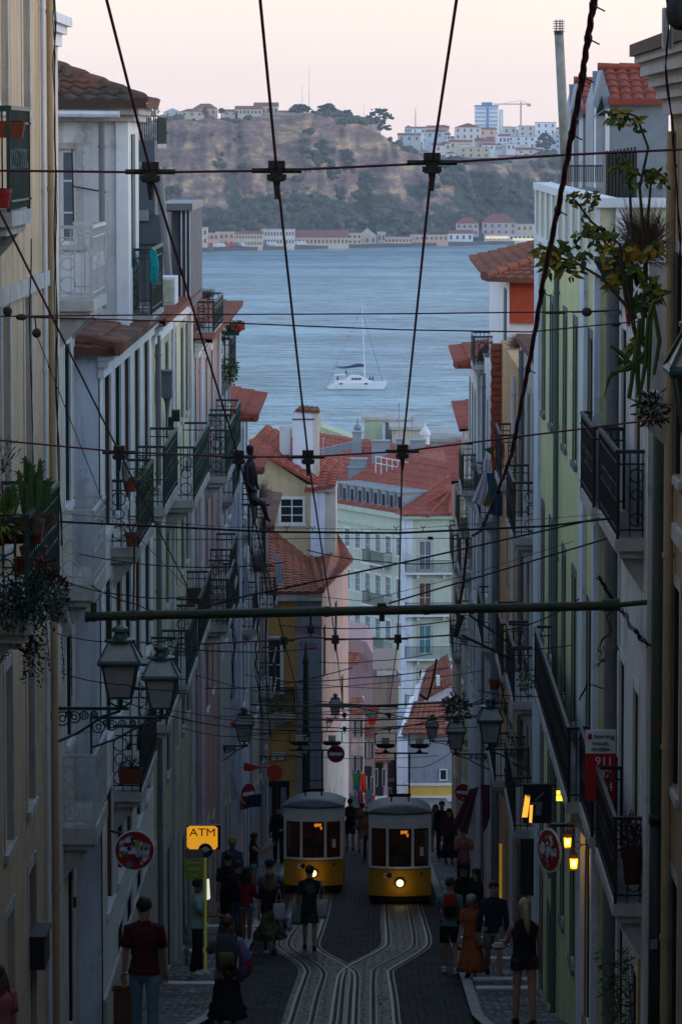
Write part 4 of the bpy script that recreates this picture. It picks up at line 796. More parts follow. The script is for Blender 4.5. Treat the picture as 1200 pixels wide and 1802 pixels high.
bldg('grey-white house with dark iron balconies just beyond the lemon one', 1, 2.93, 71.25, 80.5, -4.0, offwhite, [(-6.8, -4.8), (-9.8, -7.7), (-12.8, -10.8)], [73, 75.6, 78.4], ww=.9, roof=tile_old, roofh=.3, over=.08, panes=[dk_door, glass_b], surround=stone,
     balc=[(71.6, 75.5, -7.15, .44, iron_k), (71.6, 75.5, -10.15, .44, iron_k), (76.3, 80, -10.3, .5, iron_k, dict(closed=iron_k)), (72, 77, -12.6, .4, iron_k)], pipes=[(78, None, -4.1, .05, pipe_g)])
bldg('peach-coloured house with narrow black windows on the right', 1, 2.9, 80.6, 92, -4.6, orange, [(-9.8, -7.6), (-12.9, -10.9)], [83, 87], ww=.55, surround=None, pane=dk_door, frame=shut_g, belt=None, balc=[(81.2, 84.5, -7.0, .35, iron_k), (81.5, 86, -13.2, .45, iron_k)], pipes=[(81.4, None, -4.8, .05, pipe_w), (91.6, None, -4.8, .06, pipe_g)])
bldg('white house striped by grey pipes on the right', 1, 2.88, 92, 108, -5.7, white, [(-8.6, -6.6), (-11.6, -9.6), (-14.6, -12.8)], [94.5, 98, 101.5, 105], ww=.9, surround=whitetrim, panes=[glass_b, shut_g, glass], pipes=[(92.6, None, -6, .06, pipe_g), (96.2, None, -6, .05, pipe_w), (103, None, -6, .05, pipe_g)],
     balc=[(93, 96.5, -8.8, .45, iron_k), (94, 98, -12, .35, iron_k)])
t = thing('tiled_turret_house', 'small white top storey with red clad side and orange tiled roof, over the right-hand houses', 'house', (3.1, 92, -5.7)); MB().box(3.1, 6, 92.02, 108, -5.9, -3.2).build('wall', whitetrim, t); a, b_ = P(896, 500, 92), P(948, 568, 92)
MB().box(a.x, 6, 91.9, 92, b_.z, -3.2).build('tile_hung_side', mat('tile_hung_red', (.46, .07, .03), .8, .25, 4, dirt=.2), t); MB().box(P(0, 0, 92).x * 0 + 3.07, 3.1, 94, 95.4, -5.6, -3.5).build('door', shut_g, t)
mb = MB(); tiles(mb, (2.55, 91.5, -3.18), (2.55, 108.2, -3.18), (4.3, 106, -2.68), (4.3, 94, -2.68), .26); tiles(mb, (2.55, 91.5, -3.18), (6.3, 91.5, -3.3), (4.9, 94.5, -2.63), (4.3, 94, -2.68), .26); ridge(mb, (2.5, 91.4, -3.1), (4.3, 94, -2.60), .1); mb.build('roof', tile_o, t)
mb = MB(); a, b_ = P(865, 605, 91), P(888, 830, 91)
for k in range(20): z = b_.z + (a.z - b_.z) * k / 20; j = .015 * (k % 2); mb.box(a.x - j, b_.x + j, 91 - j, 91.35, z, z + (a.z - b_.z) / 20 * .86)
mb.box(a.x + .02, b_.x - .02, 91.03, 91.3, b_.z - .3, a.z); solo('brick_chimney', mb, mat('red_brick', (.36, .09, .055), .9, .4, 9, bump=.3), 'tall narrow chimney stack of red brick courses on the right', 'chimney')
mb = MB()
for k in range(16): mb.box(P(893 + 0, 0, 90).x, P(925, 0, 90).x - .03 * (k % 2), 90, 90.6, -7.8 + k * .19, -7.8 + k * .19 + .165)
solo('stone_wall', mb, darkst, 'rough dark stone wall beside the red brick chimney', 'wall')
bldg('white house with a jutting weathered tile roof, farther down on the right', 1, 2.78, 108.2, 118, -6.15, white, [(-9.2, -7), (-12.3, -10.2), (-15.3, -13.2)], [110, 113, 116], ww=.9, roof=tile_r, hip=True, roofh=.9, over=.6, surround=stone, panes=[shut_g, glass], balc=[(109, 113, -9.6, .4, iron_k, dict(closed=iron_k)), (114, 117, -12.4, .35, iron_k)])
t = thing('roof_balcony', 'small green balcony with pink cloth above the weathered tile roof', 'balcony', (2.8, 107, -5.6)); balcony(t, 3.2, -1, 105, 107.5, -5.9, .62, iron_g, closed=iron_g, h=.75)
bldg('sand-coloured house hung with washing, far down on the right', 1, 2.85, 118.2, 130, -8.6, sand, [(-11.4, -9.3), (-14.4, -12.4), (-17.4, -15.4)], [120.5, 124, 127.5], ww=.9, roof=tile_r, roofh=.6, surround=whitetrim, panes=[shut_b, glass], balc=[(118.8, 122.5, -11.6, .38, iron_k, dict(closed=iron_k)), (119, 124, -14.8, .35, iron_k)])
bldg('last brownish house on the right before the street bends', 1, 2.85, 130.2, 146, -11.2, brown_w, [(-13.8, -11.8), (-16.8, -14.8), (-19.8, -17.9)], [133, 137, 141.5], ww=.9, roof=tile_r, roofh=.8, surround=lemon2, panes=[glass, shut_g], balc=[(131, 136, -14, .3, iron_k), (131, 136, -17, .3, iron_k)])
# --- unseen houses beside and behind the viewpoint, added to shut out sky light
for sd_, X_, y0, y1, z_ in ((1, 3.25, -24, 9.9, 13), (-1, -3.9, -24, 11.9, 13)):
    bldg('tall plain house beside the viewpoint on the ' + ('right' if sd_ > 0 else 'left'), sd_, X_, y0, y1, z_, offwhite, [(.4, 2.6), (3.4, 5.4)], [-18, -12, -6, 0, 6], zb=-6, roof=tile, roofh=2.5, doors=False)
t = thing('house', 'long unseen house added behind the viewpoint to cut sky light', 'house', (0, -26, -1.6)); MB().box(-25, 25, -34, -26, -6, 15).build('wall', cream, t); mb = MB(); tiles(mb, (-25, -25.6, 15), (25, -25.6, 15), (25, -30, 18), (-25, -30, 18), .5, .8); mb.build('roof', tile, t)
# --- ochre corner house at the bend
t = thing('corner_house', 'ochre corner house with gable window, pink side and white chimney at the bend', 'house', P(520, 1500, 144)); D = 144; bz = zg(D) - 1.5; ux = V((1, 0, 0)); uz = V((0, 0, 1)); un = V((0, -1, 0))
x0, x1 = P(438, 0, D).x, P(522, 0, D).x; x2 = P(566, 0, D).x; zt = P(0, 1042, D).z; O = V((x0, D, bz))
def hole(xa, ya, xb, yb, dd=D, ox=None): ox = x0 if ox is None else ox; return (P(xa, 0, dd).x - ox, P(xb, 0, dd).x - ox, P(0, yb, dd).z - bz, P(0, ya, dd).z - bz)
h1, h2 = hole(468, 1122, 494, 1218), hole(463, 1374, 508, 1502)
mb = MB(); grid_wall(mb, O, ux, uz, un, x1 - x0, zt - bz, [h1, h2], .12); mb.build('wall', ochre, t)
window(t, O, ux, uz, un, h1, .1, glass, whitetrim, whitetrim, (1, 4), .07); W = window(t, O, ux, uz, un, h2, .1, dk_door, iron_k, None, (2, 1), kind='door')
for xa, xb in ((466, 476), (492, 502)): MB().box(P(xa, 0, D).x, P(xb, 0, D).x, D + .02, D + .05, P(0, 1450, D).z, P(0, 1385, D).z).build('door_glass', glass_b, W)
MB().box(x1, x2, D - .06, D + .1, bz, zt - .3).build('pilaster', bluegrey, t); MB().box(x1 - .02, x2 + .02, D - .12, D + .12, zt - .3, zt).build('pilaster_cap', stone, t)
MB().box(x0, x1, D - .05, D, P(0, 1372, D).z, P(0, 1340, D).z).build('lintel', ochre, t)
balcony(t, P(470, 0, D).x, 1, D - .75, D - .02, P(0, 1252, D).z, P(518, 0, D).x - P(470, 0, D).x, iron_k, h=.9)
E0 = V((x2, D, bz)); E1 = P(613, 0, 155); E1.z = bz; eu = (E1 - E0).normalized(); en = V((eu.y, -eu.x, 0)); ln = (E1 - E0).length; E1w = E1
fr = lambda px: (P(px, 0, D + (px - 566) / 47 * 11).x - x2) / eu.x
hs = [(fr(568) + .05, fr(572) + .1, P(0, 1190, 145).z - bz, P(0, 1100, 145).z - bz), (fr(589), fr(593), P(0, 1165, 146.5).z - bz, P(0, 1075, 146.5).z - bz), (fr(601), fr(604), P(0, 1280, 148).z - bz, P(0, 1215, 148).z - bz)]
mb = MB(); grid_wall(mb, E0, eu, uz, en, ln, zt - .05 - bz, hs, .1); mb.quad(E1, E1 + V((-1.5, 9, 0)), E1 + V((-1.5, 9, zt - .05 - bz)), E1 + V((0, 0, zt - .05 - bz))); mb.build('side_wall', pinkw, t)
for h in hs: window(t, E0, eu, uz, en, h, .06, shut_g, shut_g, None, (1, 2))
MB_ = MB(); obox(MB_, E0, eu, uz, en, 0, ln - .35, 0, P(0, 1310, 146).z - bz, .003, .05); MB_.build('whitewashed_base', offwhite, t)
for xx in (585, 598): q = fr(xx); m_ = MB(); obox(m_, E0, eu, uz, en, q, q + .12, P(0, 1470, 147).z - bz, P(0, 1395, 147).z - bz, .05, .06); m_.build('slit_window', bluegrey, t)
mb = MB(); ez = zt + .02
e0_, e1_ = V((x0 - .3, D - .35, ez)), V((P(566, 0, D).x - .02, D - .35, ez)); e2_ = V((P(622, 0, 155).x, 155, ez)); r0_ = P(436, 898, 152); r1_ = P(548, 986, 151.8)
tiles(mb, e0_, e1_, r1_, r0_, .3); tiles(mb, e1_, e2_, V((-1.5, 156, ez + .95)), r1_, .3); ridge(mb, e1_ + V((0, 0, .1)), r1_ + V((0, 0, .1)), .12); mb.build('roof', tile_o, t)
MB().box(x0, x2, D - .3, D, zt - .28, zt - .02).build('eave_moulding', stone, t)
# gable wall behind
D2 = 152.2; g = lambda x, y: P(x, y, D2); pts = [g(440, 1050), g(562, 1050), g(562, 870), g(555, 862), g(440, 786)]
mb = MB().prism(pts, (0, 6, 0)); mb.build('gable_wall', sand, t); o_ = V((g(490, 0).x, D2, g(0, 922).z))
window(t, o_, ux, uz, un, (.02, .96, .02, 1.02), -.02, glass, whitetrim, whitetrim, (2, 3), .05)
mb = MB().box(g(546, 0).x, g(572, 0).x, D2 - .25, D2 - .002, g(0, 1000).z, g(0, 862).z); mb.build('chimney_breast', bluewhite, t); MB().box(g(572, 0).x, g(591, 0).x, D2 - .1, D2 + 5, g(0, 1010).z, g(0, 855).z).build('corner_block', cream, t)
MB().box(g(540, 0).x, g(586, 0).x, D2 - .35, D2 + .1, g(0, 864).z, g(0, 852).z).build('eave', stone, t)
mb = MB(); tiles(mb, g(436, 782) - V((0, .3, 0)), g(575, 862) - V((0, .3, 0)), g(604, 838) + V((0, 5, 0)), g(462, 764) + V((0, 5, 0)), .3); tiles(mb, g(536, 862) - V((0, .5, 0)), g(590, 852) - V((0, .5, 0)), g(596, 834) + V((0, 2, 0)), g(548, 836) + V((0, 2, 0)), .3); mb.build('upper_roof', tile_r, t)
c0, c1 = P(515, 722, 153), P(561, 840, 153); C = MB().box(c0.x, c1.x - .22, 153, 153.9, c1.z, c0.z).build('chimney', bluewhite, t); MB().box(c1.x - .22, c1.x, 153.02, 154.4, c1.z, c0.z + .03).build('chimney_side', cream, C)
MB().box(c0.x - .02, c1.x - .18, 152.96, 153.9, c0.z - .36, c0.z - .32).build('chimney_band', iron_k, C); mb = MB(); tiles(mb, c0 + V((.1, -.1, 0)), (c1.x + .05, 152.9, c0.z - .05), (c1.x, 153.8, c0.z + .05), (c0.x + .3, 153.8, c0.z + .12), .22, .4); mb.build('chimney_tiles', tile_old, C)
c0, c1 = P(492, 750, 153.5), P(513, 800, 153.5); solo('antenna', MB().box(c0.x, c1.x - .06, 153.5, 153.6, c1.z, c0.z).box(c1.x - .05, c1.x - .02, 153.6, 153.7, c1.z - .3, c0.z), whitetrim, 'pale flat antenna panel standing left of the white chimney', 'antenna')
text('graffiti', 'HOIS', .42, mat('graffiti_magenta', (.45, .03, .16), .6, 0), t, Matrix.Translation(V((x1 + .36, D - .08, P(0, 1108, D).z)) - BASE[t]) @ FACE); text('graffiti', 'KAEL', .3, MATS['graffiti_magenta'], t, Matrix.Translation(V((x1 + .4, D - .08, P(0, 1135, D).z)) - BASE[t]) @ Matrix.Rotation(.2, 4, 'Y') @ FACE)
# street beyond the bend
def simple(name, label, cat, poly, d, dep, m, roofs=()):
    t = thing(name, label, cat, P(*poly[0], d)); MB().prism([P(x, y, d) for x, y in poly], (0, dep, 0)).build('wall', m, t); return t
t = simple('house', 'mauve house with an orange roof squeezed behind the ochre corner house', 'house', [(600, 1480), (656, 1480), (656, 1152), (645, 1130), (600, 1120)], 215, 8, purple)
mb = MB(); tiles(mb, P(600, 1168, 213), P(630, 1168, 213), P(642, 1134, 217), P(600, 1128, 217), .3); mb.build('roof', tile_o, t)
t = simple('house', 'plain brown house end in front of the mint-green hotel', 'house', [(645, 1480), (701, 1480), (701, 1182), (695, 1176), (645, 1178)], 245, 10, brown_w)
MB().box(P(664, 0, 244.9).x, P(698, 0, 244.9).x, 244.8, 245, P(0, 1188, 245).z, P(0, 1180, 245).z).build('cornice', stone, t)
for lab, x0, x1, yt, d_, m_, rise in (('narrow dark pink house with a tiny red roof just past the corner house', 618, 640, 1252, 176, pinkw, 26), ('second little red-roofed house past the corner house, brown-walled', 636, 660, 1290, 186, brown_w, 24), ('low rose shop with a striped awning at the foot of the bend', 655, 682, 1338, 196, purple, 20), ('lowest brown shopfront left of the white corner at the street end', 678, 702, 1372, 204, darkst, 14)):
    t = simple('house', lab, 'house', [(x0, 1500), (x1, 1500), (x1, yt), (x0, yt)], d_, 5, m_); mb = MB(); tiles(mb, P(x0 - 3, yt + 2, d_ - .4), P(x1 + 5, yt + 2, d_ - .4), P(x1 - 2, yt - rise, d_ + 2.5), P(x0, yt - rise, d_ + 2.5), .28, .5); mb.build('roof', tile_o, t)
    for k in range(2):
        for j in range(int((1450 - yt) / 62)): a_ = P(x0 + 4 + k * (x1 - x0) * .5, yt + 14 + j * 62, d_); b_ = P(x0 + 10 + k * (x1 - x0) * .5, yt + 46 + j * 62, d_); W = MB().box(a_.x, b_.x, d_ - .05, d_ + .05, b_.z, a_.z).build('window', stone, t); MB().box(a_.x + .04, b_.x - .04, d_ - .07, d_ - .05, b_.z + .04, a_.z - .04).build('pane', glass, W)
    a_ = P(x0 - 1, 1400, d_); b_ = P(x1, 1412, d_); MB().prism([(a_.x, d_, a_.z), (a_.x, d_ - .8, b_.z - .1), (a_.x, d_, b_.z - .1)], (b_.x - a_.x, 0, 0)).build('awning', [redpl, wood, shut_g, stone][x0 % 4], t)
    MB().box(a_.x + .1, a_.x + .1 + (b_.x - a_.x) * .6, d_ - .04, d_ + .02, zg(d_), zg(d_) + 2).build('shop_opening', dk_door, t)
t = simple('shop_house', 'grey and yellow house with white corner and red roof at the street end', 'house', [(700, 1500), (800, 1500), (800, 1290), (700, 1290)], 200, 8, bluegrey)
q = lambda x, y, dd=199.9: P(x, y, dd)
MB().box(q(700, 0).x, q(719, 0).x, 199.7, 200, q(0, 1480).z, q(0, 1300).z).build('white_corner', bluewhite, t); MB().box(q(719, 0).x, q(800, 0).x, 199.8, 200, q(0, 1470).z, q(0, 1381).z).build('yellow_base', mat('plaster_yellow', (.72, .48, .10), .9, .15, 2, dirt=.2), t)
MB().box(q(719, 0).x, q(800, 0).x, 199.72, 199.9, q(0, 1381).z, q(0, 1377).z).box(q(700, 0).x, q(800, 0).x, 199.68, 199.9, q(0, 1410).z, q(0, 1399).z).build('white_band', whitetrim, t); o_ = V((q(776, 0).x, 200, q(0, 1373).z)); window(t, o_, ux, uz, un, (0, .4, 0, .6), -.05, glass, whitetrim, None, (1, 1))
mb = MB(); tiles(mb, P(706, 1292, 199.5), P(800, 1292, 199.5), P(800, 1235, 204), P(722, 1235, 204), .28); mb.build('roof', tile_o, t); MB().quad(P(700, 1296, 199.4), P(708, 1296, 199.4), P(730, 1225, 204), P(722, 1225, 204)).build('roof_verge', whitetrim, t)
t = simple('house', 'white gabled house with a steep orange roof below the mint-green hotel', 'house', [(722, 1300), (815, 1300), (815, 1195), (795, 1205), (733, 1240)], 225, 8, bluewhite); mb = MB(); tiles(mb, P(733, 1238, 224.5), P(800, 1202, 224.5), P(787, 1150, 231), P(748, 1180, 231), .3); mb.build('roof', tile_o, t); MB().quad(P(720, 1300, 224.4), P(733, 1240, 224.4), P(749, 1180, 230), P(742, 1180, 230)).build('verge', whitetrim, t)
MB().box(P(770, 0, 226).x, P(776, 0, 226).x, 224.5, 226, P(0, 1200, 226).z, P(0, 1187, 226).z).build('skylight', whitetrim, t)
# --- mint-green hotel with the long dormered roof
t = thing('hotel', 'long mint-green hotel with red roofs and a row of zinc dormers by the river', 'hotel', P(715, 1270, 318)); C0 = P(715, 908, 318); zb_ = -53; zt = C0.z
A1 = P(560, 880, 331); A1.z = zt; C0.z = zt
lu1 = (A1 - C0).length; au = (A1 - C0).normalized(); an = V((au.y, -au.x, 0)); an = an if an.y < 0 else -an; av = uz; O = V((C0.x, C0.y, zb_))
def dpos(px):      # along the left facade for a picture column
    lo, hi = 0, lu1
    for _ in range(40):
        m_ = (lo + hi) / 2; p_ = C0 + au * m_; xx = 660 + p_.x / p_.y * 7000
        if xx > px: lo = m_
        else: hi = m_
    return lo
def zpix(px, py, on): p_ = C0 + au * dpos(px) if on else C0; return P(px, py, p_.y).z
holes = []; cols = [629, 647, 665, 683, 702]
rowz = [zpix(665, y, True) for y in (948, 978, 1022, 1056, 1095, 1130, 1172, 1190)]
for px in [611] + cols:
    for a_, b_ in ((972, 940), (1048, 1012), (1124, 1088), (1200, 1174)):
        s0 = dpos(px); z_a, z_b = zpix(665, a_, True), zpix(665, b_, True); holes.append((s0 - .42, s0 + .42, z_a - zb_, z_b - zb_))
mb = MB(); grid_wall(mb, O, au, av, an, lu1, zt - zb_, holes, .12)
B1 = P(850, 905, 318.5); B1.z = zt; bu = (B1 - C0).normalized(); bn = V((bu.y, -bu.x, 0)); bn = bn if bn.y < 0 else -bn; O2 = V((C0.x, C0.y, zb_)); lu2 = (B1 - C0).length
hb = []
for px in (750, 812):
    c_ = (P(px, 0, 318).x - C0.x)
    for a_, b_ in ((1003, 952), (1078, 1025), (1150, 1100), (1212, 1178)): hb.append((c_ - .5, c_ + .5, P(0, a_, 318).z - zb_, P(0, b_, 318).z - zb_))
grid_wall(mb, O2, bu, av, bn, lu2, zt - zb_, hb, .12); mb.build('wall', green_w, t)
for i, h in enumerate(holes): window(t, O, au, av, an, h, .1, glass_b, whitetrim, whitetrim, (2, 3), .16)
for i, h in enumerate(hb): window(t, O2, bu, av, bn, h, .1, [glass_b, wood, shut_b, glass][i % 4], whitetrim, stone, (2, 2), .2)
mb = MB(); obox(mb, O, au, av, an, -.2, lu1, zt - zb_ - .25, zt - zb_ + .1, 0, .35); obox(mb, O, au, av, an, -.1, lu1, zt - zb_ - 1.35, zt - zb_ - 1.2, 0, .12); obox(mb, O2, bu, av, bn, -.2, lu2, zt - zb_ - .25, zt - zb_ + .1, 0, .36); mb.build('cornice', green_w, t)
MB_ = MB(); obox(MB_, O, au, av, an, -.05, .75, 0, zt - zb_ - .3, .002, .08); obox(MB_, O2, bu, av, bn, .0, .5, 0, zt - zb_ - .3, .002, .08); MB_.build('pilaster', bluewhite, t)
def hotel_balc(O_, u_, n_, s0, s1, z, m=iron_g):
    s = MB(); obox(s, O_, u_, uz, n_, s0, s1, z - zb_ - .15, z - zb_, 0, .8)
    for k in range(3): q_ = s0 + (s1 - s0) * (k + .5) / 3; obox(s, O_, u_, uz, n_, q_ - .1, q_ + .1, z - zb_ - .5, z - zb_ - .15, 0, .4)
    B = s.build('balcony', whitetrim, t); r = MB(); z_ = z - zb_
    obox(r, O_, u_, uz, n_, s0, s1, z_ + .95, z_ + 1.0, .74, .8); obox(r, O_, u_, uz, n_, s0, s0 + .05, z_ + .95, z_ + 1.0, 0, .8); obox(r, O_, u_, uz, n_, s1 - .05, s1, z_ + .95, z_ + 1.0, 0, .8)
    for k in range(int((s1 - s0) / .16)): q_ = s0 + k * .16; obox(r, O_, u_, uz, n_, q_, q_ + .035, z_, z_ + .95, .755, .79)
    for k in range(5):
        for q_ in (s0, s1 - .03): obox(r, O_, u_, uz, n_, q_, q_ + .03, z_, z_ + .95, k * .16, k * .16 + .03)
    r.build('railing', m, B)
for a_ in (994, 1068, 1145): hotel_balc(O, au, an, dpos(689), dpos(651), zpix(689, a_, True)); hotel_balc(O2, bu, bn, -.1, lu2, P(0, a_ + 12, 318).z)
hotel_balc(O2, bu, bn, -.1, lu2, P(0, 1242, 318).z)
# roofs
D_ = 12.; mb = MB(); up = 3.6
n_in = -an * 7; ra, rb = C0 + au * 3 + n_in + V((0, 0, up)), A1 + n_in + V((0, 0, up + .3))
tiles(mb, C0 + au * 2.2 - an * -.0 + V((0, 0, .12)), A1 + V((0, 0, .12)), rb, ra, .5, .8, .05)
tiles(mb, C0 + V((-.5, -.6, .12)), B1 + V((0, -.6, .12)), B1 + V((0, 8, up + .4)), ra, .5, .8, .05)
mb.tri(C0 + V((-.5, -.6, .14)), C0 + au * 2.2 + V((0, 0, .14)), ra + V((0, 0, .1)))
for e_, r_ in ((P(790, 905, 317.5), P(797, 862, 320)), (P(752, 908, 317.5), P(795, 865, 320)), (P(715, 906, 317.6), P(790, 862, 320.5))): ridge(mb, e_, r_, .14, .8)
mb.build('roof', tile_r, t)
mb = MB(); pA, pB, pC, pD = P(690, 815, 331), P(838, 855, 331), P(845, 790, 350), P(755, 785, 350); tiles(mb, pA, pB, pC, pD, .6, 1.); mb.build('upper_roof', tile_r, t)
mb = MB(); tiles(mb, P(560, 890, 340), P(700, 860, 338), P(760, 790, 352), P(640, 772, 356), .6, 1.); tiles(mb, P(700, 850, 340), P(790, 865, 338), P(840, 800, 350), P(740, 780, 352), .6, 1.); mb.build('rear_roof', tile_r, t)
fence = MB()
for k in range(14): p_ = P(661 + k * 9.7, 822 + k * 1.9, 330); fence.box(p_.x - .04, p_.x + .04, 330, 330.1, p_.z - .5, p_.z + .95)
for dz in (.9, .35): a_, b_ = P(661, 822, 330), P(788, 847, 330); fence.tube([a_ + V((0, 0, dz)), b_ + V((0, 0, dz))], .05, 4)
fence.build('roof_guardrail', whitetrim, t)
mz = mat('dormer_zinc', (.27, .32, .37), .6, .2, 1.5, spec=.4)
for k in range(9):
    s0 = .9 + k * 1.32 + 1.1; b_ = C0 + au * s0; m_ = MB(); o_ = V((b_.x, b_.y, zt + .1)); obox(m_, o_, au, uz, -an, -.42, .42, .0, 1.55, .5, 3.4); D_o = m_.build('dormer', mz, t); m_ = MB(); obox(m_, o_, au, uz, -an, -.52, .52, 1.55, 1.68, .35, 3.6); m_.build('dormer_roof', slate, D_o)
    m_ = MB(); obox(m_, o_, au, uz, -an, -.25, .25, .35, 1.3, .47, .5); m_.build('pane', glass, D_o); m_ = MB(); m_.prism([o_ + au * .48, o_ + au * .48 - an * .9, o_ + au * .48 - an * .9 + uz * .75], au * .12).build('dormer_cheek', mz, D_o)
for x0, y0, x1, y1, dd in ((616, 810, 645, 838, 336), (613, 825, 640, 845, 334), (662, 835, 680, 858, 334), (678, 838, 697, 862, 333.5), (708, 845, 733, 870, 333), (620, 762, 636, 782, 352), (654, 778, 686, 808, 345), (697, 775, 712, 790, 349), (722, 777, 748, 792, 349)):
    a_, b_ = P(x0, y0, dd), P(x1, y1, dd); c_ = MB().box(a_.x, b_.x, dd, dd + 1.5, b_.z - 1, a_.z).build('chimney', mz, t); MB().box(a_.x - .06, b_.x + .06, dd - .06, dd + 1.56, a_.z, a_.z + .12).build('chimney_cap', slate, c_)
# roofs and walls behind the hotel
t = thing('house', 'pale green gabled building behind the white chimney, at the river', 'house', P(540, 790, 372)); MB().prism([P(430, 900, 372), P(640, 900, 372), P(640, 778, 372), P(548, 745, 372), P(430, 778, 372)], (0, 6, 0)).build('wall', plaster('sage', (.50, .56, .40), .2), t)
mb = MB(); tiles(mb, P(430, 850, 360), P(535, 850, 360), P(505, 755, 371), P(430, 776, 371), .6, 1); tiles(mb, P(535, 830, 360), P(640, 850, 360), P(625, 772, 371), P(560, 762, 371), .6, 1); mb.build('roof', tile_r, t); MB().prism([P(545, 815, 359.5), P(640, 782, 359.5), P(640, 772, 359.5), P(545, 795, 359.5)], (0, .6, 0)).build('roof_valley', slate, t); MB().box(P(548, 0, 371).x, P(564, 0, 371).x, 371, 373, P(0, 780, 371).z, P(0, 725, 371).z).build('stack', MATS['plaster_sage'], t)
for x0, y0, x1, y1, dd, m_, lab in ((641, 739, 673, 775, 385, MATS['plaster_sage'], 'pale green cube of a lift tower on the riverside roofs'), (678, 743, 722, 778, 388, slate, 'grey flat-topped plant room right of the green cube'), (690, 756, 742, 790, 380, cream, 'cream rooftop block with a projecting slab roof'), (757, 768, 812, 800, 392, slate, 'long dark grey solar roof at the right end of the riverside'), (757, 778, 850, 830, 384, cream, 'pale cream riverside wall under the dark roof'), (816, 748, 826, 785, 382, slate, 'thin grey chimney block against the right-hand houses')):
    a_, b_ = P(x0, y0, dd), P(x1, y1, dd); t = thing('rooftop_block', lab, 'roof building', (a_.x, dd, b_.z - 12)); MB().box(a_.x, b_.x, dd, dd + 6, b_.z - 14, a_.z).build('wall', m_, t); MB().box(a_.x - .3, b_.x + .3, dd - .3, dd + 6, a_.z, a_.z + .3).build('roof', stone, t)
t = thing('lantern_turret', 'small white turret with a domed cap on the riverside roofs', 'turret', P(748, 790, 378)); a_ = P(748, 785, 378); MB().lathe(a_, [(.45, 0), (.45, 1), (.6, 1.05), (.5, 1.4), (.1, 1.9), (.05, 2.3)], 8).build('turret', whitetrim, t); MB().lathe(P(629, 765, 360), [(.3, 0), (.3, .5), (.45, .6), (.1, 1.0), (.03, 1.6)], 8).build('finial', slate, t)
for px, y0, y1, dd in ((702, 790, 712, 376), (725, 782, 735, 376), (569, 822, 772, 350)): solo('antenna_pole', MB().tube([P(px, y0, dd), P(px, y1, dd)], .05, 5).ball(P(px, y1, dd), .12), fmet, {702: 'tall thin roof aerial rising before the river, left one of two', 725: 'shorter roof aerial rising before the river', 569: 'thin pole with a ball top standing right of the white chimney'}[px], 'aerial')
# ------------------------------------------------------------------ street lamps
milk = mat('milky_glass', (.34, .33, .33), .35, .3, 6, spec=.5)
def lantern(cx, cy, d, label, wallside, k=1.0, Xw=None, arm=True, group='wall lanterns along the street'):
    """cx, cy = picture position of the middle of the brim"""
    c = P(cx, cy, d); t = thing('street_lamp', label, 'street lamp', c, group=group); B = lambda: MB()
    q = lambda r0, z0, r1, z1, m, nm, par=t, n=4: B().lathe((0, 0, 0), [(r0 * k * 1.414, z0 * k), (r1 * k * 1.414, z1 * k)], n).build(nm, m, par, world=False)
    gl = q(.135, -.40, .20, -.02, milk, 'glass'); f = MB()
    for sx in (-1, 1):
        for sy in (-1, 1): f.bar((sx * .137 * k, sy * .137 * k, -.41 * k), (sx * .207 * k, sy * .207 * k, -.0), .022 * k); f.bar((sx * .25 * k, sy * .25 * k, .03 * k), (sx * .13 * k, sy * .13 * k, .27 * k), .022 * k)
    f.lathe((0, 0, 0), [(.2 * k, -.43 * k), (.2 * k, -.40 * k)], 4); f.build('frame', iron_g, t, world=False)
    B().lathe((0, 0, 0), [(.34 * k, -.02 * k), (.37 * k, 0), (.37 * k, .02 * k), (.34 * k, .045 * k)], 4).build('brim', mat('brim_green', (.03, .08, .08), .45, .2, 5), t, world=False)
    q(.235, .04, .125, .26, milk, 'roof_glass'); B().lathe((0, 0, 0), [(.2 * k, .26 * k), (.2 * k, .285 * k), (.1 * k, .3 * k), (.07 * k, .36 * k), (.11 * k, .385 * k), (.1 * k, .42 * k), (.03 * k, .45 * k)], 8).build('finial', iron_g, t, world=False)
    s = MB().tube([(0, 0, -.43 * k), (0, 0, -.56 * k)], .03 * k, 8)
    for sx in (-1, 1): s.tube([(sx * .14 * k, 0, -.42 * k), (sx * .13 * k, 0, -.49 * k), (sx * .03 * k, 0, -.54 * k)], .012 * k, 5)
    s.build('stem', iron_g, t, world=False)
    if arm:
        w_ = (Xw if Xw is not None else (-3.9 if wallside < 0 else 2.9)) - c.x; za = -.56 * k; n = 1 if w_ > 0 else -1; L_ = abs(w_); a = MB()
        a.box(*sorted((w_, -n * .1 * k)), -.02, .02, za - .02, za + .02); Bk = None
        a.tube([(w_, 0, za - .42 * k), (w_ - n * L_ * .35, 0, za - .30 * k), (w_ - n * L_ * .72, 0, za - .1 * k), (0, 0, za - .03)], .018 * k, 6)
        for u_, r_ in ((.12, .085), (.3, .07), (.45, .05), (.6, .04), (.22, .04)): a.ring((w_ - n * L_ * u_, 0, za - .03 - r_ * 1.1 * k), r_ * k, .01, n=10); a.ring((w_ - n * L_ * u_, 0, za - .03 - r_ * 1.1 * k), r_ * k * .45, .009, n=8)
        a.box(*sorted((w_, w_ - n * .03)), -.03, .03, za - .5 * k, za + .05); a.build('bracket', iron_g, t, world=False)
    return t
lantern(212, 1166, 48.5, 'large clear lantern on a scrolled bracket, nearest on the left', -1, 1.02, -3.94); lantern(284, 1192, 54, 'second lantern on the left, just behind and lower than the nearest one', -1, 1.0)
lantern(430, 1275, 99, 'small lantern on the left in front of the pale balconies, third on its side', -1, .98); lantern(862, 1268, 74, 'lantern on a scrolled bracket on the right in front of the peach house', 1, .98)
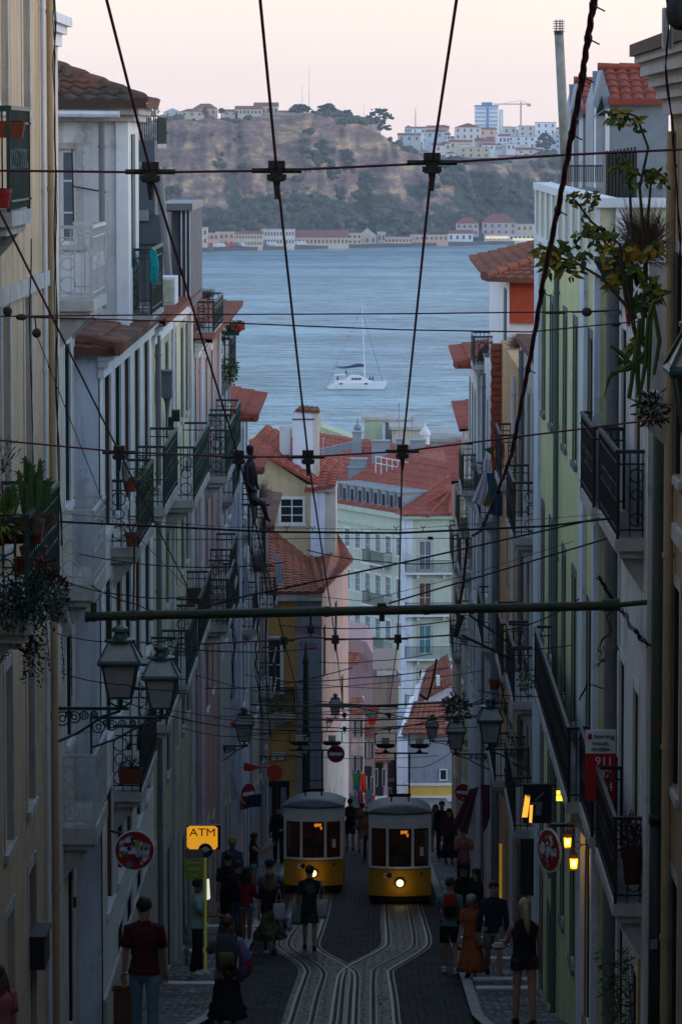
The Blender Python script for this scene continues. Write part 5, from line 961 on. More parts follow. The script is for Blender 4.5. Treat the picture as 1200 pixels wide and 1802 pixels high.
lantern(802, 1288, 96, 'smaller lantern farther down on the right, left of the bracketed one', 1, .98); lantern(760, 1278, 118, 'tiny far lantern against the orange roof on the right', 1, .8); lantern(590, 1240, 143, 'small dark lantern on the pink side wall of the corner house', -1, .9, P(575, 0, 144).x)
lantern(536, 1310, 128, 'faint far lantern over the left tram', -1, .7)
lantern(1252, 655, 26, 'huge dark lantern cut off by the right edge of the photo', 1, 1.15, 3.2)
# ------------------------------------------------------------------ overhead wires
def wire(pts, r, label, m=None, cat='cable', sag=0., name='overhead_wire', clamps=(), n=8, group=None):
    w3 = [P(x, y, d) if len((x, y, d)) == 3 else None for x, y, d in pts]; out = []
    for a, b in zip(w3, w3[1:]):
        for i in range(n): t_ = i / n; out.append(a.lerp(b, t_) - V((0, 0, sag * 4 * t_ * (1 - t_))))
    out.append(w3[-1]); t = thing(name, label, cat, out[0], group=group); MB().tube(out, r, 6).build('wire', m or cable, t)
    for x, y, d, k in clamps:
        c = P(x, y, d); b = MB().cb(c + V((0, 0, .035 * k)), .10 * k, .08 * k, .05 * k).cb(c, .075 * k, .07 * k, .05 * k).cb(c - V((0, 0, .04 * k)), .115 * k, .08 * k, .035 * k).cb(c - V((0, 0, .055 * k)), .09 * k, .07 * k, .02 * k); b.tube([c + V((-.15 * k, -.01, 0)), c + V((.15 * k, -.01, 0))], .018 * k, 6).tube([c - V((0, 0, .05 * k)), c - V((0, 0, .17 * k))], [.028 * k, .012 * k], 6)
        b.build('insulator', insul, t)
    return t
wire([(0, 300, 24), (265, 303, 24), (487, 300, 24), (760, 287, 24), (1000, 272, 24), (1215, 262, 24)], .0085, 'highest cross wire, carrying three square clamps level with the far cliff', clamps=[(265, 302, 24, 1), (487, 300, 24, 1), (760, 286, 24, 1)])
wire([(-20, 773, 35.6), (210, 795, 35.6), (420, 804, 35.6), (542, 804, 35.6), (708, 794, 35.6), (1180, 735, 35.6)], .009, 'cross wire with four clamps level with the riverside roofs', clamps=[(210, 796, 35.6, 1), (420, 804, 35.6, 1), (542, 804, 35.6, 1), (708, 794, 35.6, 1)])
wire([(330, 1135, 60), (500, 1126, 60), (547, 1121, 60), (590, 1125, 60), (700, 1124, 60), (790, 1118, 60), (840, 1130, 60)], .014, 'cross wire with three clamps just below the green pipe', clamps=[(500, 1127, 60, 1.05), (590, 1125, 60, 1.05), (700, 1124, 60, 1.05)])
wire([(183, -20, 20.5), (265, 302, 24), (420, 804, 35.6), (500, 1127, 60), (528, 1240, 84), (560, 1268, 98)], .0085, 'long red-brown overhead wire running down the street, second from the left', sag=0)
wire([(456, -20, 20.3), (487, 300, 24), (542, 804, 35.6), (590, 1125, 60), (606, 1262, 96)], .0085, 'long overhead wire running down the middle, crossing the catamaran water left of the boat')
wire([(806, -20, 20.3), (760, 286, 24), (708, 794, 35.6), (700, 1124, 60), (685, 1240, 96)], .0085, 'long overhead wire right of the catamaran running down the street')
wire([(-20, 330, 23.5), (0, 372, 24.3), (210, 796, 35.6), (345, 1062, 50)], .0085, 'overhead wire slanting across the left houses from the left edge')
# thick twisted cable on the right
tw = [(1048, -20, 20), (1040, 30, 20.4), (1030, 95, 20.8), (1022, 150, 21.4), (1003, 250, 22.5), (985, 350, 24), (958, 480, 26.5), (940, 590, 29), (915, 720, 33), (900, 800, 36), (868, 885, 42), (845, 935, 47), (828, 945, 47)]
t = thing('twisted_cable', 'thick knotted black cable hanging down over the right-hand houses', 'cable', P(*tw[0]))
mb = MB(); pts = [P(*p) for p in tw]; fine = []
for a, b in zip(pts, pts[1:]):
    for i in range(7): fine.append(a.lerp(b, i / 7))
for j in range(3): mb.tube([p + V((math.cos(i * .7 + j * 2.1) * .011, 0, math.sin(i * .7 + j * 2.1) * .009)) for i, p in enumerate(fine)], .009, 5)
mb.build('strands', cable, t)
for i in (4, 11, 19, 27, 36, 44, 52, 60, 68, 75): mb = MB().ball(fine[i], .024, .02, .036, 7, 5).tube([fine[i], fine[i] + V((.06, 0, -.03))], .004, 4); mb.build('knot', cable_k, t)
wire([(822, 950, 52), (815, 1030, 56), (806, 1075, 60), (812, 1100, 60)], .02, 'dark frayed tail of cable hanging beside the far right houses', cable_k, name='hanging_cable')
wire([(768, 1160, 100), (762, 1195, 100), (752, 1232, 100), (738, 1222, 100)], .03, 'knotted rag of cable dangling before the steep orange roof', cable_k, name='hanging_cable')
# thin wires above
t = wire([(-20, 557, 30), (40, 556, 30), (380, 553, 30), (700, 552, 30), (1035, 548, 30), (1090, 545, 30)], .006, 'thin wire with round fittings at both ends, upper of two level with the boat')
mb = MB().ball(P(14, 548, 30), .035, .03, .04).ball(P(38, 558, 30), .045, .03, .025).tube([P(50, 557, 30), P(85, 558, 30)], .012, 6).ball(P(65, 586, 30), .035, .03, .038).tube([P(62, 560, 30), P(65, 586, 30)], .006, 4); mb.build('fitting', insul, t)
mb = MB().ball(P(1032, 549, 30), .04, .035, .035).tube([P(960, 550, 30), P(995, 550, 30)], .012, 6).tube([P(1005, 549, 30), P(1070, 547, 30)], .008, 5); mb.build('fitting', insul, t)
t = wire([(60, 558, 30), (400, 568, 30), (700, 580, 30), (930, 584, 30), (1075, 570, 30), (1130, 565, 30)], .006, 'thin wire sagging to the right, lower of two level with the boat'); MB().ball(P(1083, 570, 30), .04, .03, .022).build('fitting', insul, t)
wire([(65, 590, 30), (180, 880, 36), (330, 1035, 45)], .004, 'very thin slanting wire in front of the blue-white end wall', cable_k)
t = wire([(-20, 912, 42), (165, 921, 42), (480, 936, 42), (700, 938, 42), (960, 926, 42), (1075, 912, 42)], .013, 'thick black wire with little forked clips across the mint-green hotel', cable_k)
mb = MB()
for x in (20, 180, 330, 505, 550, 697, 744, 790, 840, 900): y = 913 + 25 * (1 - ((x - 620) / 620) ** 2) if x < 620 else 938 - (x - 620) ** 2 / 9500; a = P(x, y, 42); mb.tube([a, a + V((0, 0, .045)), a + V((.03, 0, .07))], .004, 4).tube([a + V((0, 0, .045)), a + V((-.03, 0, .07))], .004, 4)
mb.build('clip', cable_k, t)
wire([(120, 905, 42), (400, 928, 42), (700, 932, 42), (1060, 905, 42)], .003, 'hair-thin wire just above the black clipped wire', cable_k)
t = wire([(270, 950, 45), (500, 948, 45), (757, 947, 45), (830, 948, 45)], .0045, 'thin wire with a small black block before the mint-green hotel', cable_k); c = P(757, 947, 45); MB().cb(c, .06, .03, .035).build('fitting', cable_k, t)
wire([(310, 1083, 48), (420, 1052, 48), (700, 992, 48), (1085, 905, 48)], .012, 'black wire rising steeply from the left houses to the right balcony', cable_k)
wire([(683, 1062, 48), (860, 1010, 48), (1100, 938, 48)], .011, 'black wire rising from the top of the green pipe to the right', cable_k)
wire([(480, 1042, 50), (640, 1058, 50), (830, 1010, 50), (1010, 952, 50)], .004, 'thin pale wire sagging low before the hotel and rising right', cable_k)
rr = random.Random(11)
ws = [(540, 968, 800, 990, 60), (140, 975, 500, 990, 50), (120, 1025, 330, 1050, 50), (160, 1030, 320, 1085, 46), (490, 1100, 820, 1088, 70), (560, 1165, 760, 1150, 70), (480, 1200, 790, 1175, 75), (500, 1225, 800, 1232, 85), (330, 1210, 620, 1175, 85), (250, 1130, 560, 1140, 58), (320, 1180, 620, 1250, 80), (430, 1188, 800, 1210, 88), (450, 1215, 850, 1180, 80), (420, 1255, 860, 1235, 90), (430, 1290, 830, 1262, 95), (360, 1262, 840, 1280, 92), (440, 1300, 800, 1295, 104), (390, 1245, 700, 1262, 98), (620, 1290, 860, 1225, 90), (610, 1240, 850, 1262, 95), (470, 1325, 770, 1330, 120), (250, 1235, 420, 1260, 62), (300, 1275, 480, 1290, 80), (700, 1350, 800, 1320, 112), (880, 1110, 1050, 1030, 55), (880, 1180, 960, 1170, 65), (840, 1215, 1050, 1208, 60), (790, 1130, 1060, 1125, 58), (800, 1240, 905, 1224, 78), (100, 1115, 330, 1120, 47), (110, 1185, 330, 1215, 48), (210, 1232, 520, 1285, 60)]
for i, (x0, y0, x1, y1, d) in enumerate(ws):
    wire([(x0, y0, d), ((x0 + x1) / 2, (y0 + y1) / 2 + rr.uniform(4, 16), d), (x1, y1, d)], .0035 + d * .00004 + rr.uniform(0, .005), 'thin dark cable in the tangle strung across the street above the trams', cable_k, sag=.03, n=5, group='cables of the tangle above the trams')
for i, (d, y, x0, x1) in enumerate(((88, 1268, 420, 840), (78, 1244, 440, 790), (100, 1258, 440, 800), (112, 1282, 470, 780))):
    wire([(x0, y - 4, d), ((x0 + x1) / 2, y, d), (x1, y - 8, d)], .02 if i < 2 else .012, 'stout horizontal wire just above the trams, ' + ('first', 'second', 'third', 'lowest')[i] + ' of four by thickness', pole_g if i < 2 else cable_k, clamps=[(606 if k == 0 else 685, y, d, .9) for k in range(2)] if i > 1 else ())
# green mast and its arm
t = thing('catenary_mast', 'stout dark green mast at the right edge carrying the long horizontal green pipe', 'mast', P(1154, 1802, 44)); b0 = P(1154, 1700, 44)
MB().tube([(b0.x, 44, -12), (b0.x, 44, -3.1)], .083, 16).build('mast', pole_g, t, smooth=True); MB().tube([(b0.x, 44, -12), (b0.x, 44, -7.6)], .088, 16).tube([(b0.x, 44, -7.62), (b0.x, 44, -7.5)], .095, 16).build('mast_sleeve', mat('dark_paint', (.012, .016, .014), .5, .3, 6), t, smooth=True)
a, b = P(150, 1085, 44), P(1075, 1066, 44); A_ = MB().tube([a, b], .052, 12).tube([a - V((.0, 0, 0)), a + V((.05, 0, 0))], .062, 12).tube([b, P(1138, 1060, 44)], .03, 8).tube([P(1060, 1066, 44), P(1090, 1064, 44)], .07, 10).build('arm', pole_g, t)
for x in (165, 235, 265, 575, 672, 750, 830): c = P(x, 1085 - (x - 150) * .0205, 44); MB().tube([c - V((.03, 0, 0)), c + V((.03, 0, 0))], .062, 10).build('clamp', pole_g, A_)
c = P(672, 1075, 44); MB().cb(c + V((0, 0, .06)), .1, .08, .06).build('bracket', pole_g, A_); MB().cb(c - V((0, 0, .07)), .06, .06, .09).build('bracket', pole_g, A_)
for x0, y0, x1, y1 in ((812, 1082, 800, 1120), (192, 1090, 192, 1125), (165, 1078, 165, 1060)): MB().tube([P(x0, y0, 44), P(x1, y1, 44)], .035, 8).build('hanger', pole_g, A_)
for q0, q1, r0 in ((P(825, 1082, 44), P(900, 1135, 44.2), .012), (P(812, 1118, 44), P(900, 1160, 44.2), .016), (P(165, 1065, 44), P(250, 960, 46), .006)): MB().tube([q0, q1], r0, 6).build('guy_rod', pole_g, A_)
MB().tube([P(235, 1080, 44), P(237, 945, 44)], .012, 6).build('rod', pole_g, A_)
c = P(547, 1100, 43.9); MB().tube([c + V((0, 0, .17)), c], .014, 6).lathe(c - V((0, 0, .09)), [(.03, 0), (.045, .02), (.045, .07), (.03, .09)], 8).tube([c, c - V((0, 0, .13))], .01, 6).build('hanging_insulator', insul, A_)
g_ = G(537, 1497); t = thing('tram_mast', 'tapered green mast in front of the blue-grey pilaster of the corner house', 'mast', g_); x_ = P(537, 0, 137).x; MB().tube([(x_, 137, -25), (x_, 137, P(0, 1300, 137).z), (x_, 137, P(0, 1165, 137).z)], [.14, .12, .09], 10).build('mast', pole_g, t); MB().lathe((x_, 137, P(0, 1165, 137).z), [(.11, -.05), (.12, .05), (.07, .2), (.03, .55), (.01, .75)], 8).build('spike', pole_g, t); MB().tube([P(556, 1240, 137), P(700, 1243, 137)], .05, 6).build('arm', pole_g, t)
# bundles of old cable stapled to the houses
def bundle(pts, label, n=4, r=.009, spread=.03, d=None):
    rr = random.Random(len(label)); mb = MB(); ps = [P(*p) for p in pts]; fine = []
    for a, b in zip(ps, ps[1:]):
        for i in range(6): fine.append(a.lerp(b, i / 6))
    fine.append(ps[-1])
    for j in range(n):
        ph = rr.uniform(0, 6); mb.tube([p + V((math.sin(i * .9 + ph) * spread * (.4 + .6 * math.sin(i * .37 + j)), math.cos(i * .5 + ph) * .01, math.cos(i * 1.1 + ph) * spread * .4)) for i, p in enumerate(fine)], r * rr.uniform(.6, 1.2), 4)
    solo('cable_bundle', mb, cable_k, label, 'cables')
bundle([(97, -10, 46), (96, 120, 46), (98, 300, 46), (99, 600, 46), (104, 850, 46), (110, 960, 46)], 'loose black cables running down beside the tan drainpipe', 4, .006, .02)
bundle([(54, 420, 44), (54, 640, 44), (58, 760, 44), (60, 1000, 43)], 'thin cables down the ochre wall between its windows', 3, .004, .014)
bundle([(1170, -10, 36), (1178, 180, 36), (1190, 330, 36), (1198, 480, 36)], 'black cables in front of the cornice at the upper right', 2, .006, .03)
bundle([(1052, 1015, 46), (1065, 1035, 46), (1080, 1060, 46), (1098, 1080, 46), (1115, 1110, 44.2), (1142, 1138, 44)], 'twisted grey cables looping round the broad grey drainpipe', 6, .008, .035)
bundle([(1078, 1060, 46), (1072, 1110, 46), (1052, 1140, 46), (1062, 1160, 46), (1052, 1170, 46)], 'loose loops of cable hanging on the white house at the right', 3, .005, .06)
bundle([(1020, 1232, 50), (1032, 1204, 50), (1045, 1206, 50), (1060, 1212, 50)], 'cable bundle bracketed across the lemon pilaster', 4, .007, .015)
bundle([(0, 1170, 39), (12, 1140, 39.5), (35, 1135, 40), (48, 1150, 40), (55, 1120, 40)], 'coil of pale dry cable under the planted balcony', 6, .007, .06)
bundle([(962, 1160, 60), (972, 1240, 60), (985, 1320, 58), (1000, 1360, 56), (1010, 1400, 55)], 'ragged cable bundle creeping along the lemon house', 7, .012, .07)
bundle([(880, 1180, 80), (890, 1260, 79), (905, 1300, 76), (925, 1350, 74)], 'ragged cable bundle below the peach house balcony', 5, .012, .08)
for i, pts in enumerate(([(440, 930, 110), (448, 1010, 110), (455, 1090, 110), (450, 1170, 110), (462, 1260, 110)], [(458, 960, 115), (470, 1050, 115), (468, 1160, 115), (475, 1300, 115)], [(405, 1060, 95), (412, 1140, 95), (408, 1230, 95)])):
    bundle(pts, ('tangled cable curtain against the ochre wall of the corner house', 'second tangled cable curtain left of the white sash window', 'tangle of cables behind the third lantern on the left')[i], 4, .009, .07)
# ------------------------------------------------------------------ signs
def disc(name, label, cx, cy, d, rx, ang=0, group=None):
    c = P(cx, cy, d); t = thing(name, label, 'road sign', c, rz=ang, group=group); r = rx
    MB().tube([(0, .005, 0), (0, .03, 0)], r, 28).build('rim', whitetrim, t, world=False); MB().tube([(0, -.004, 0), (0, .004, 0)], r * .93, 28).build('disc', redpl, t, world=False)
    MB().box(-r * .72, r * .72, -.012, -.006, -r * .17, r * .17).build('white_bar', whitetrim, t, world=False); return t
def stickers(t, r, n, seed, y=-.014):
    rr = random.Random(seed); cs = [(.6, .62, .66), (.45, .5, .55), (.02, .02, .03), (.6, .2, .3), (.3, .35, .4), (.25, .35, .05), (.7, .7, .72), (.1, .15, .3)]
    for k in range(n):
        a = rr.uniform(0, 6.28); q = r * .75 * rr.random() ** .5; w_, h_ = rr.uniform(.03, .09), rr.uniform(.03, .07); m = mat('sticker_' + str(k % 8), cs[k % 8], .6, .5, 40)
        mb = MB()
        if k % 3 == 0: mb.tube([(0, 0, 0), (0, -.002, 0)], w_ * .55, 12)
        else: mb.box(-w_ / 2, w_ / 2, -.002, 0, -h_ / 2, h_ / 2)
        mb.xf(Matrix.Translation((q * math.cos(a), y - k * .0007, q * math.sin(a))) @ Matrix.Rotation(rr.uniform(-.7, .7), 4, 'Y')); mb.build('sticker', m, t, world=False)
t = disc('no_entry_sign', 'round red no-entry sign covered in stickers, nearest on the left', 237, 1497, 57.3, .30); stickers(t, .3, 46, 4); MB().tube([(0, .05, .2), P(186, 1460, 57.3) - P(237, 1497, 57.3)], .022, 8).build('arm', iron_k, t, world=False)
t = disc('no_entry_sign', 'round red stickered sign turned almost edge-on, on the right', 965, 1497, 55, .31, R(-62)); stickers(t, .3, 34, 9)
solo('sign_arm', MB().tube([P(970, 1452, 55), P(1025, 1452, 54.6)], .03, 8), iron_k, 'black horizontal arm holding the edge-on stickered sign', 'sign arm')
t = disc('no_entry_sign', 'red no-entry sign on the right behind the hanging flag', 815, 1395, 120, .29, R(-20)); stickers(t, .29, 5, 2)
disc('no_entry_sign', 'clean red no-entry sign on the whitewashed wall above the left tram', 591, 1327, 134, .305)
t = disc('no_entry_sign', 'red no-entry sign seen at a slant beside the dark blue banner on the left', 437, 1397, 108, .30, R(48)); MB().box(-.25, .1, .04, .06, -.42, -.1).build('lower_plate', redpl, t, world=False)
solo('advertising_disc', MB().tube([P(483, 1360, 118), P(483, 1360, 118.1)], .24, 20).tube([P(428, 1350, 118), P(475, 1350, 118)], .02, 5), mat('bright_red', (.5, .03, .01), .5, .1), 'bright red round shop sign hanging before the ochre wall', 'shop sign')
a = P(428, 1348, 110); solo('red_pennant', MB().prism([P(430, 1342, 110), P(462, 1350, 110), P(440, 1358, 110), P(428, 1356, 110)], (0, .05, 0)), MATS['bright_red'], 'small red pointed sign left of the red disc', 'sign')
a = P(412, 1272, 100); solo('awning_box', MB().box(P(403, 0, 100).x, P(424, 0, 100).x, 100, 100.4, P(0, 1280, 100).z, P(0, 1270, 100).z), MATS['bright_red'], 'small bright red box above the third lantern on the left', 'box')
# ATM
amb = mat('backlit_amber', (.9, .45, .05), .4, .25, 3, emit=(1, .42, .02), estr=.62); blk = mat('sign_black', (.01, .012, .02), .5, .1)
d = 70; a, b = P(329, 1453, d), P(388, 1495, d); t = thing('atm_sign', 'glowing yellow ATM sign box on the left wall', 'sign', (a.x, d, b.z)); W, H = b.x - a.x, a.z - b.z
MB().box(0, W, .02, .2, 0, H).build('case', mat('sign_navy', (.01, .02, .07), .5, .1), t, world=False); MB().prism([(.0, 0, .05), (.05, 0, 0), (W - .09, 0, 0), (W - .05, 0, .05), (W - .05, 0, H - .05), (W - .1, 0, H - .01), (.05, 0, H - .01), (0, 0, H - .05)], (0, .02, 0)).build('lit_face', amb, t, world=False)
text('lettering', 'ATM', .2, blk, t, Matrix.Translation((W * .47, -.006, H * .70)) @ FACE, sx=1.15)
MB().tube([(W * .55, -.01, -.02), (W * .55, .05, -.02)], .13, 20).build('badge', MATS['sign_navy'], t, world=False); MB().prism([(W * .55 - .09, -.014, .0), (W * .55, -.014, -.05), (W * .55 + .09, -.014, .0), (W * .55, -.014, .06)], (0, .003, 0)).build('badge_diamond', lemon2, t, world=False)
d = 69; a, b = P(326, 1512, d), P(358, 1547, d); t = thing('beer_sign', 'green-yellow drinks price sign below the ATM box', 'sign', (a.x, d, b.z)); MB().box(0, b.x - a.x, 0, .03, 0, a.z - b.z).build('board', mat('sign_lime', (.30, .34, .02), .6, .15, 5), t, world=False)
for k, s_ in enumerate(('GINJINHA', 'CERVEJA', '1 € ..')): text('lettering', s_, .058, whitetrim, t, Matrix.Translation(((b.x - a.x) / 2, -.006, (a.z - b.z) * (.82 - .32 * k))) @ FACE)
MB().box(0, b.x - a.x, .0, .03, a.z - b.z + .01, a.z - b.z + .17).build('header', darkst, t, world=False)
p0 = P(362, 1510, 70); solo('striped_pole', MB().tube([p0, P(362, 1710, 70)], .025, 6), mat('reflective_yellow', (.45, .45, .03), .5, .5, 15, emit=(.9, .9, .1), estr=.05), 'thin yellow-green lit strip of a doorway beside the ATM', 'door strip')
lit = mat('lit_white', (.9, .9, .8), .5, .1, emit=(1, .95, .8), estr=.75); a = P(361, 1545, 72); solo('lit_window', MB().prism([P(362, 1548, 71), P(368, 1548, 71), P(370, 1582, 71), P(362, 1585, 71)], (0, .05, 0)), lit, 'small bright white lit opening below the ATM sign', 'window')
# estate agent sign
d = 49.0; a, b = P(1030, 1285, d), P(1082, 1410, d); t = thing('for_sale_sign', 'white and red estate agent board with a name and number on the right', 'sign', (a.x, d, b.z)); W, H = b.x - a.x, a.z - b.z; zc = P(0, 1325, d).z - b.z
MB().box(0, W, 0, .03, zc + .002, H).build('white_panel', whitetrim, t, world=False); MB().box(0, W, 0, .03, 0, zc).build('red_panel', mat('sign_red', (.45, .015, .02), .5, .08), t, world=False)
text('lettering', 'homing', .085, blk, t, Matrix.Translation((W * .62, -.006, H - .08)) @ FACE); text('lettering', 'MIGUEL', .06, blk, t, Matrix.Translation((W * .5, -.006, zc + .125)) @ FACE); text('lettering', 'TEIXEIRA', .06, blk, t, Matrix.Translation((W * .5, -.006, zc + .05)) @ FACE)
MB().prism([(.03, -.006, H - .11), (.03, -.006, H - .06), (.055, -.006, H - .035), (.08, -.006, H - .06), (.08, -.006, H - .11), (.055, -.006, H - .12)], (0, .004, 0)).build('emblem', MATS['sign_red'], t, world=False)
for k, s_ in enumerate(('911', '87', '.4')): text('lettering', s_, .15, whitetrim, t, Matrix.Translation((W * (.62, .66, .78)[k], -.006, zc - .1 - k * .16)) @ FACE)
# black shop sign with lit angular logo
orl = mat('lit_orange', (.9, .5, .1), .5, .2, emit=(1, .42, .04), estr=1.3); a, b = P(920, 1383, 60), P(970, 1449, 60); t = thing('shop_sign', 'black square hanging shop sign with an angular glowing orange logo', 'sign', (a.x, 60, b.z)); MB().box(0, b.x - a.x, 0, .06, 0, a.z - b.z).build('board', blk, t, world=False)
ql = lambda x, y: (P(x, 0, 60).x - a.x, -.01, P(0, y, 60).z - b.z)
for poly, m_ in (([(930, 1398), (939, 1400), (934, 1437), (924, 1437)], orl), ([(938, 1416), (944, 1415), (942, 1447), (937, 1446)], orl), ([(931, 1396), (940, 1396), (939, 1405), (932, 1402)], pipe_g), ([(946, 1407), (963, 1392), (964, 1394), (950, 1408)], pipe_g), ([(938, 1411), (961, 1410), (958, 1434), (948, 1433), (950, 1416), (940, 1416)], pipe_g)): MB().prism([ql(*p_) for p_ in poly], (0, .006, 0)).build('logo_stroke', m_, t, world=False)
MB().tube([P(915, 1381, 60), P(978, 1381, 60)], .02, 6).build('arm', iron_k, t)
# small lit lamps on the lemon house
ylit = mat('lit_yellow', (1, .6, .1), .4, .1, emit=(1, .27, .01), estr=1.3)
def small_lamp(cx, cy, d, label, k=1.):
    c = P(cx, cy, d); t = thing('wall_lantern', label, 'lantern', c, group='small lit lanterns on the right'); MB().lathe((0, 0, 0), [(.05 * k, -.08 * k), (.062 * k, .05 * k)], 6).build('lit_glass', ylit, t, world=False); MB().ball((0, -.064 * k, -.01), .022 * k, .012, .04 * k).build('flame_bulb', mat('bulb_core', (1, .8, .4), .4, 0, emit=(1, .72, .25), estr=4), t, world=False)
    MB().lathe((0, 0, 0), [(.075 * k, .05 * k), (.055 * k, .10 * k), (.015 * k, .16 * k), (.01 * k, .2 * k)], 6).lathe((0, 0, 0), [(.055 * k, -.1 * k), (.055 * k, -.08 * k)], 6).build('cap', mat('rust_iron', (.06, .03, .02), .7, .3, 9), t, world=False)
    m_ = MB()
    for j in range(6): an = math.pi / 3 * (j + .5); m_.bar((.053 * k * math.cos(an), .053 * k * math.sin(an), -.08 * k), (.065 * k * math.cos(an), .065 * k * math.sin(an), .05 * k), .007)
    m_.build('cage', MATS['rust_iron'], t, world=False); MB().ring((.05, 0, .22 * k), .05, .006, n=8).tube([(.09, 0, .22 * k), (.25, .1, .22 * k)], .008, 5).build('hook', MATS['rust_iron'], t, world=False)
    l = bpy.data.lights.new('lamp_light', 'POINT'); l.energy = 5; l.color = (1, .5, .12); l.shadow_soft_size = .05; o = bpy.data.objects.new('lamp_light', l); COL.objects.link(o); o.parent = t; o.location = (0, -.12, -.02)
small_lamp(998, 1480, 54, 'upper of two small glowing orange lanterns on the right'); small_lamp(1009, 1517, 53, 'lower of two small glowing orange lanterns on the right', 1.05)
c = P(986, 1400, 54.5); t = thing('floodlight', 'small square glowing floodlight above the two orange lanterns', 'floodlight', c); MB().box(-.06, .06, -.02, .0, -.075, .0).build('lit_glass', mat('lit_lemon', (1, .9, .2), .4, .1, emit=(1, .72, .06), estr=1.5), t, world=False); MB().box(-.07, .07, .0, .04, -.085, .085).box(-.07, .07, -.025, 0, .005, .01).build('case', blk, t, world=False); MB().box(-.058, -.004, -.02, 0, .012, .07).box(.004, .058, -.02, 0, .012, .07).build('lit_glass', MATS['lit_lemon'], t, world=False)
t = solo('lit_doorway', MB().box(P(884, 0, 88).x, P(889, 0, 88).x, 88, 88.1, P(0, 1600, 88).z, P(0, 1485, 88).z), mat('dim_lit_yellow', (.6, .4, .05), .5, .3, 6, emit=(1, .6, .05), estr=.16), 'narrow yellow glowing shop doorway on the right', 'doorway')
solo('menu_board', MB().box(P(922, 0, 66).x, P(946, 0, 66).x, 66, 66.08, P(0, 1575, 66).z, P(0, 1475, 66).z), mat('speckled_black', (.02, .022, .022), .6, .9, 30), 'tall black patterned panel beside the edge-on sign', 'panel')
solo('banner', MB().prism([P(438, 1400, 106), P(460, 1397, 106), P(460, 1420, 106), P(430, 1421, 106)], (0, .04, 0)), MATS['sign_navy'], 'dark blue square banner under the slanted no-entry sign', 'banner')
solo('street_name_plate', MB().box(P(476, 0, 143).x, P(500, 0, 143).x, 143.8, 143.85, P(0, 1343, 143).z, P(0, 1329, 143).z), stone, 'pale stone street-name plate on the ochre wall', 'plate')
# ------------------------------------------------------------------ washing and flags
def cloth(px, d, m, label, cat='cloth', name='hanging_cloth', thick=.01):
    """px: picture outline; folds run down the cloth"""
    ps = [P(x, y, d) for x, y in px]; mb = MB(); n = 10; a, b, c, e_ = ps; rows = 8; o = 0
    for side in (0, 1):
        for j in range(rows + 1):
            for i in range(n + 1):
                u, v = i / n, j / rows; p_ = a.lerp(b, u).lerp(e_.lerp(c, u), v); mb.v.append(p_ + V((0, math.sin(u * 15 + j * .3) * .04 * (.3 + v) + side * thick, math.sin(u * 9) * .02 * v)))
    w_ = n + 1; q = (rows + 1) * w_
    for side in (0, 1):
        for j in range(rows):
            for i in range(n): k = side * q + j * w_ + i; mb.f.append((k, k + 1, k + w_ + 1, k + w_))
    return solo(name, mb, m, label, cat, smooth=True)
cw = mat('cloth_white', (.55, .56, .66), .9, .12, 6); cbl = mat('cloth_blue', (.02, .07, .17), .9, .3, 3, col2=(.02, .13, .06)); cye = mat('cloth_yellow', (.40, .24, .02), .9, .2, 5); cpu = mat('cloth_plum', (.12, .03, .06), .9, .3, 5); cte = mat('cloth_teal', (.05, .10, .13), .9, .2, 5)
cloth([(850, 830), (858, 832), (856, 892), (830, 882)], 90.4, cw, 'white bed sheet drying under the flag on the right'); cloth([(866, 840), (874, 836), (859, 893), (848, 890)], 90.2, cye, 'narrow yellow cloth drying beside the white sheet'); cloth([(856, 832), (886, 834), (884, 910), (862, 906)], 90, cbl, 'dark blue and green printed cloth drying on the right'); cloth([(892, 816), (899, 820), (898, 888), (888, 888)], 89.6, cte, 'dull teal trousers hanging beside the printed cloth')
cloth([(850, 806), (864, 810), (866, 830), (850, 830)], 90.6, cw, 'white bundled cloth on the balcony under the flag')
t = thing('national_flag', 'small green and red flag with a yellow ring and shield on the right', 'flag', P(870, 800, 89)); d = 89
MB().prism([P(850, 790, d), P(869, 786, d), P(867, 802, d), P(878, 806, d)], (0, .02, 0)).build('green_field', mat('flag_green', (.02, .14, .03), .8, .1), t); MB().prism([P(866, 790, d), P(873, 781, d), P(884, 780, d), P(893, 787, d), P(894, 800, d), P(884, 808, d), P(868, 800, d)], (0, .022, 0)).build('red_field', mat('flag_red', (.50, .03, .015), .8, .1), t)
MB().ring(P(878, 798, d - .02), .11, .012, n=16).build('ring', mat('flag_yellow', (.6, .4, .03), .8, .1), t); MB().tube([P(878, 798, d - .03), P(878, 798, d - .015)], .055, 10).build('shield', whitetrim, t); MB().cb(P(878, 798, d - .04), .03, .01, .04).build('shield_mark', mat('flag_blue', (.03, .06, .3), .8, .1), t)
cloth([(484, 975), (492, 977), (500, 1020), (486, 1030)], 125, cw, 'white towel drying over the corner house roof'); cloth([(430, 980), (434, 980), (440, 1045), (429, 1060)], 100, cw, 'pale cloth hanging from a left balcony below the third wire'); cloth([(405, 1358), (410, 1360), (420, 1405), (408, 1410)], 95, cw, 'white cloth hanging beside the slanted no-entry sign')
cloth([(826, 1390), (842, 1384), (822, 1470), (795, 1452)], 100, cpu, 'large plum-coloured flag drooping from the right wall'); cloth([(832, 1400), (838, 1402), (836, 1450), (826, 1450)], 102, cw, 'pale cloth behind the plum flag'); cloth([(846, 1380), (862, 1382), (862, 1440), (850, 1470)], 92, cpu, 'dark banner on the right beside the plum flag')
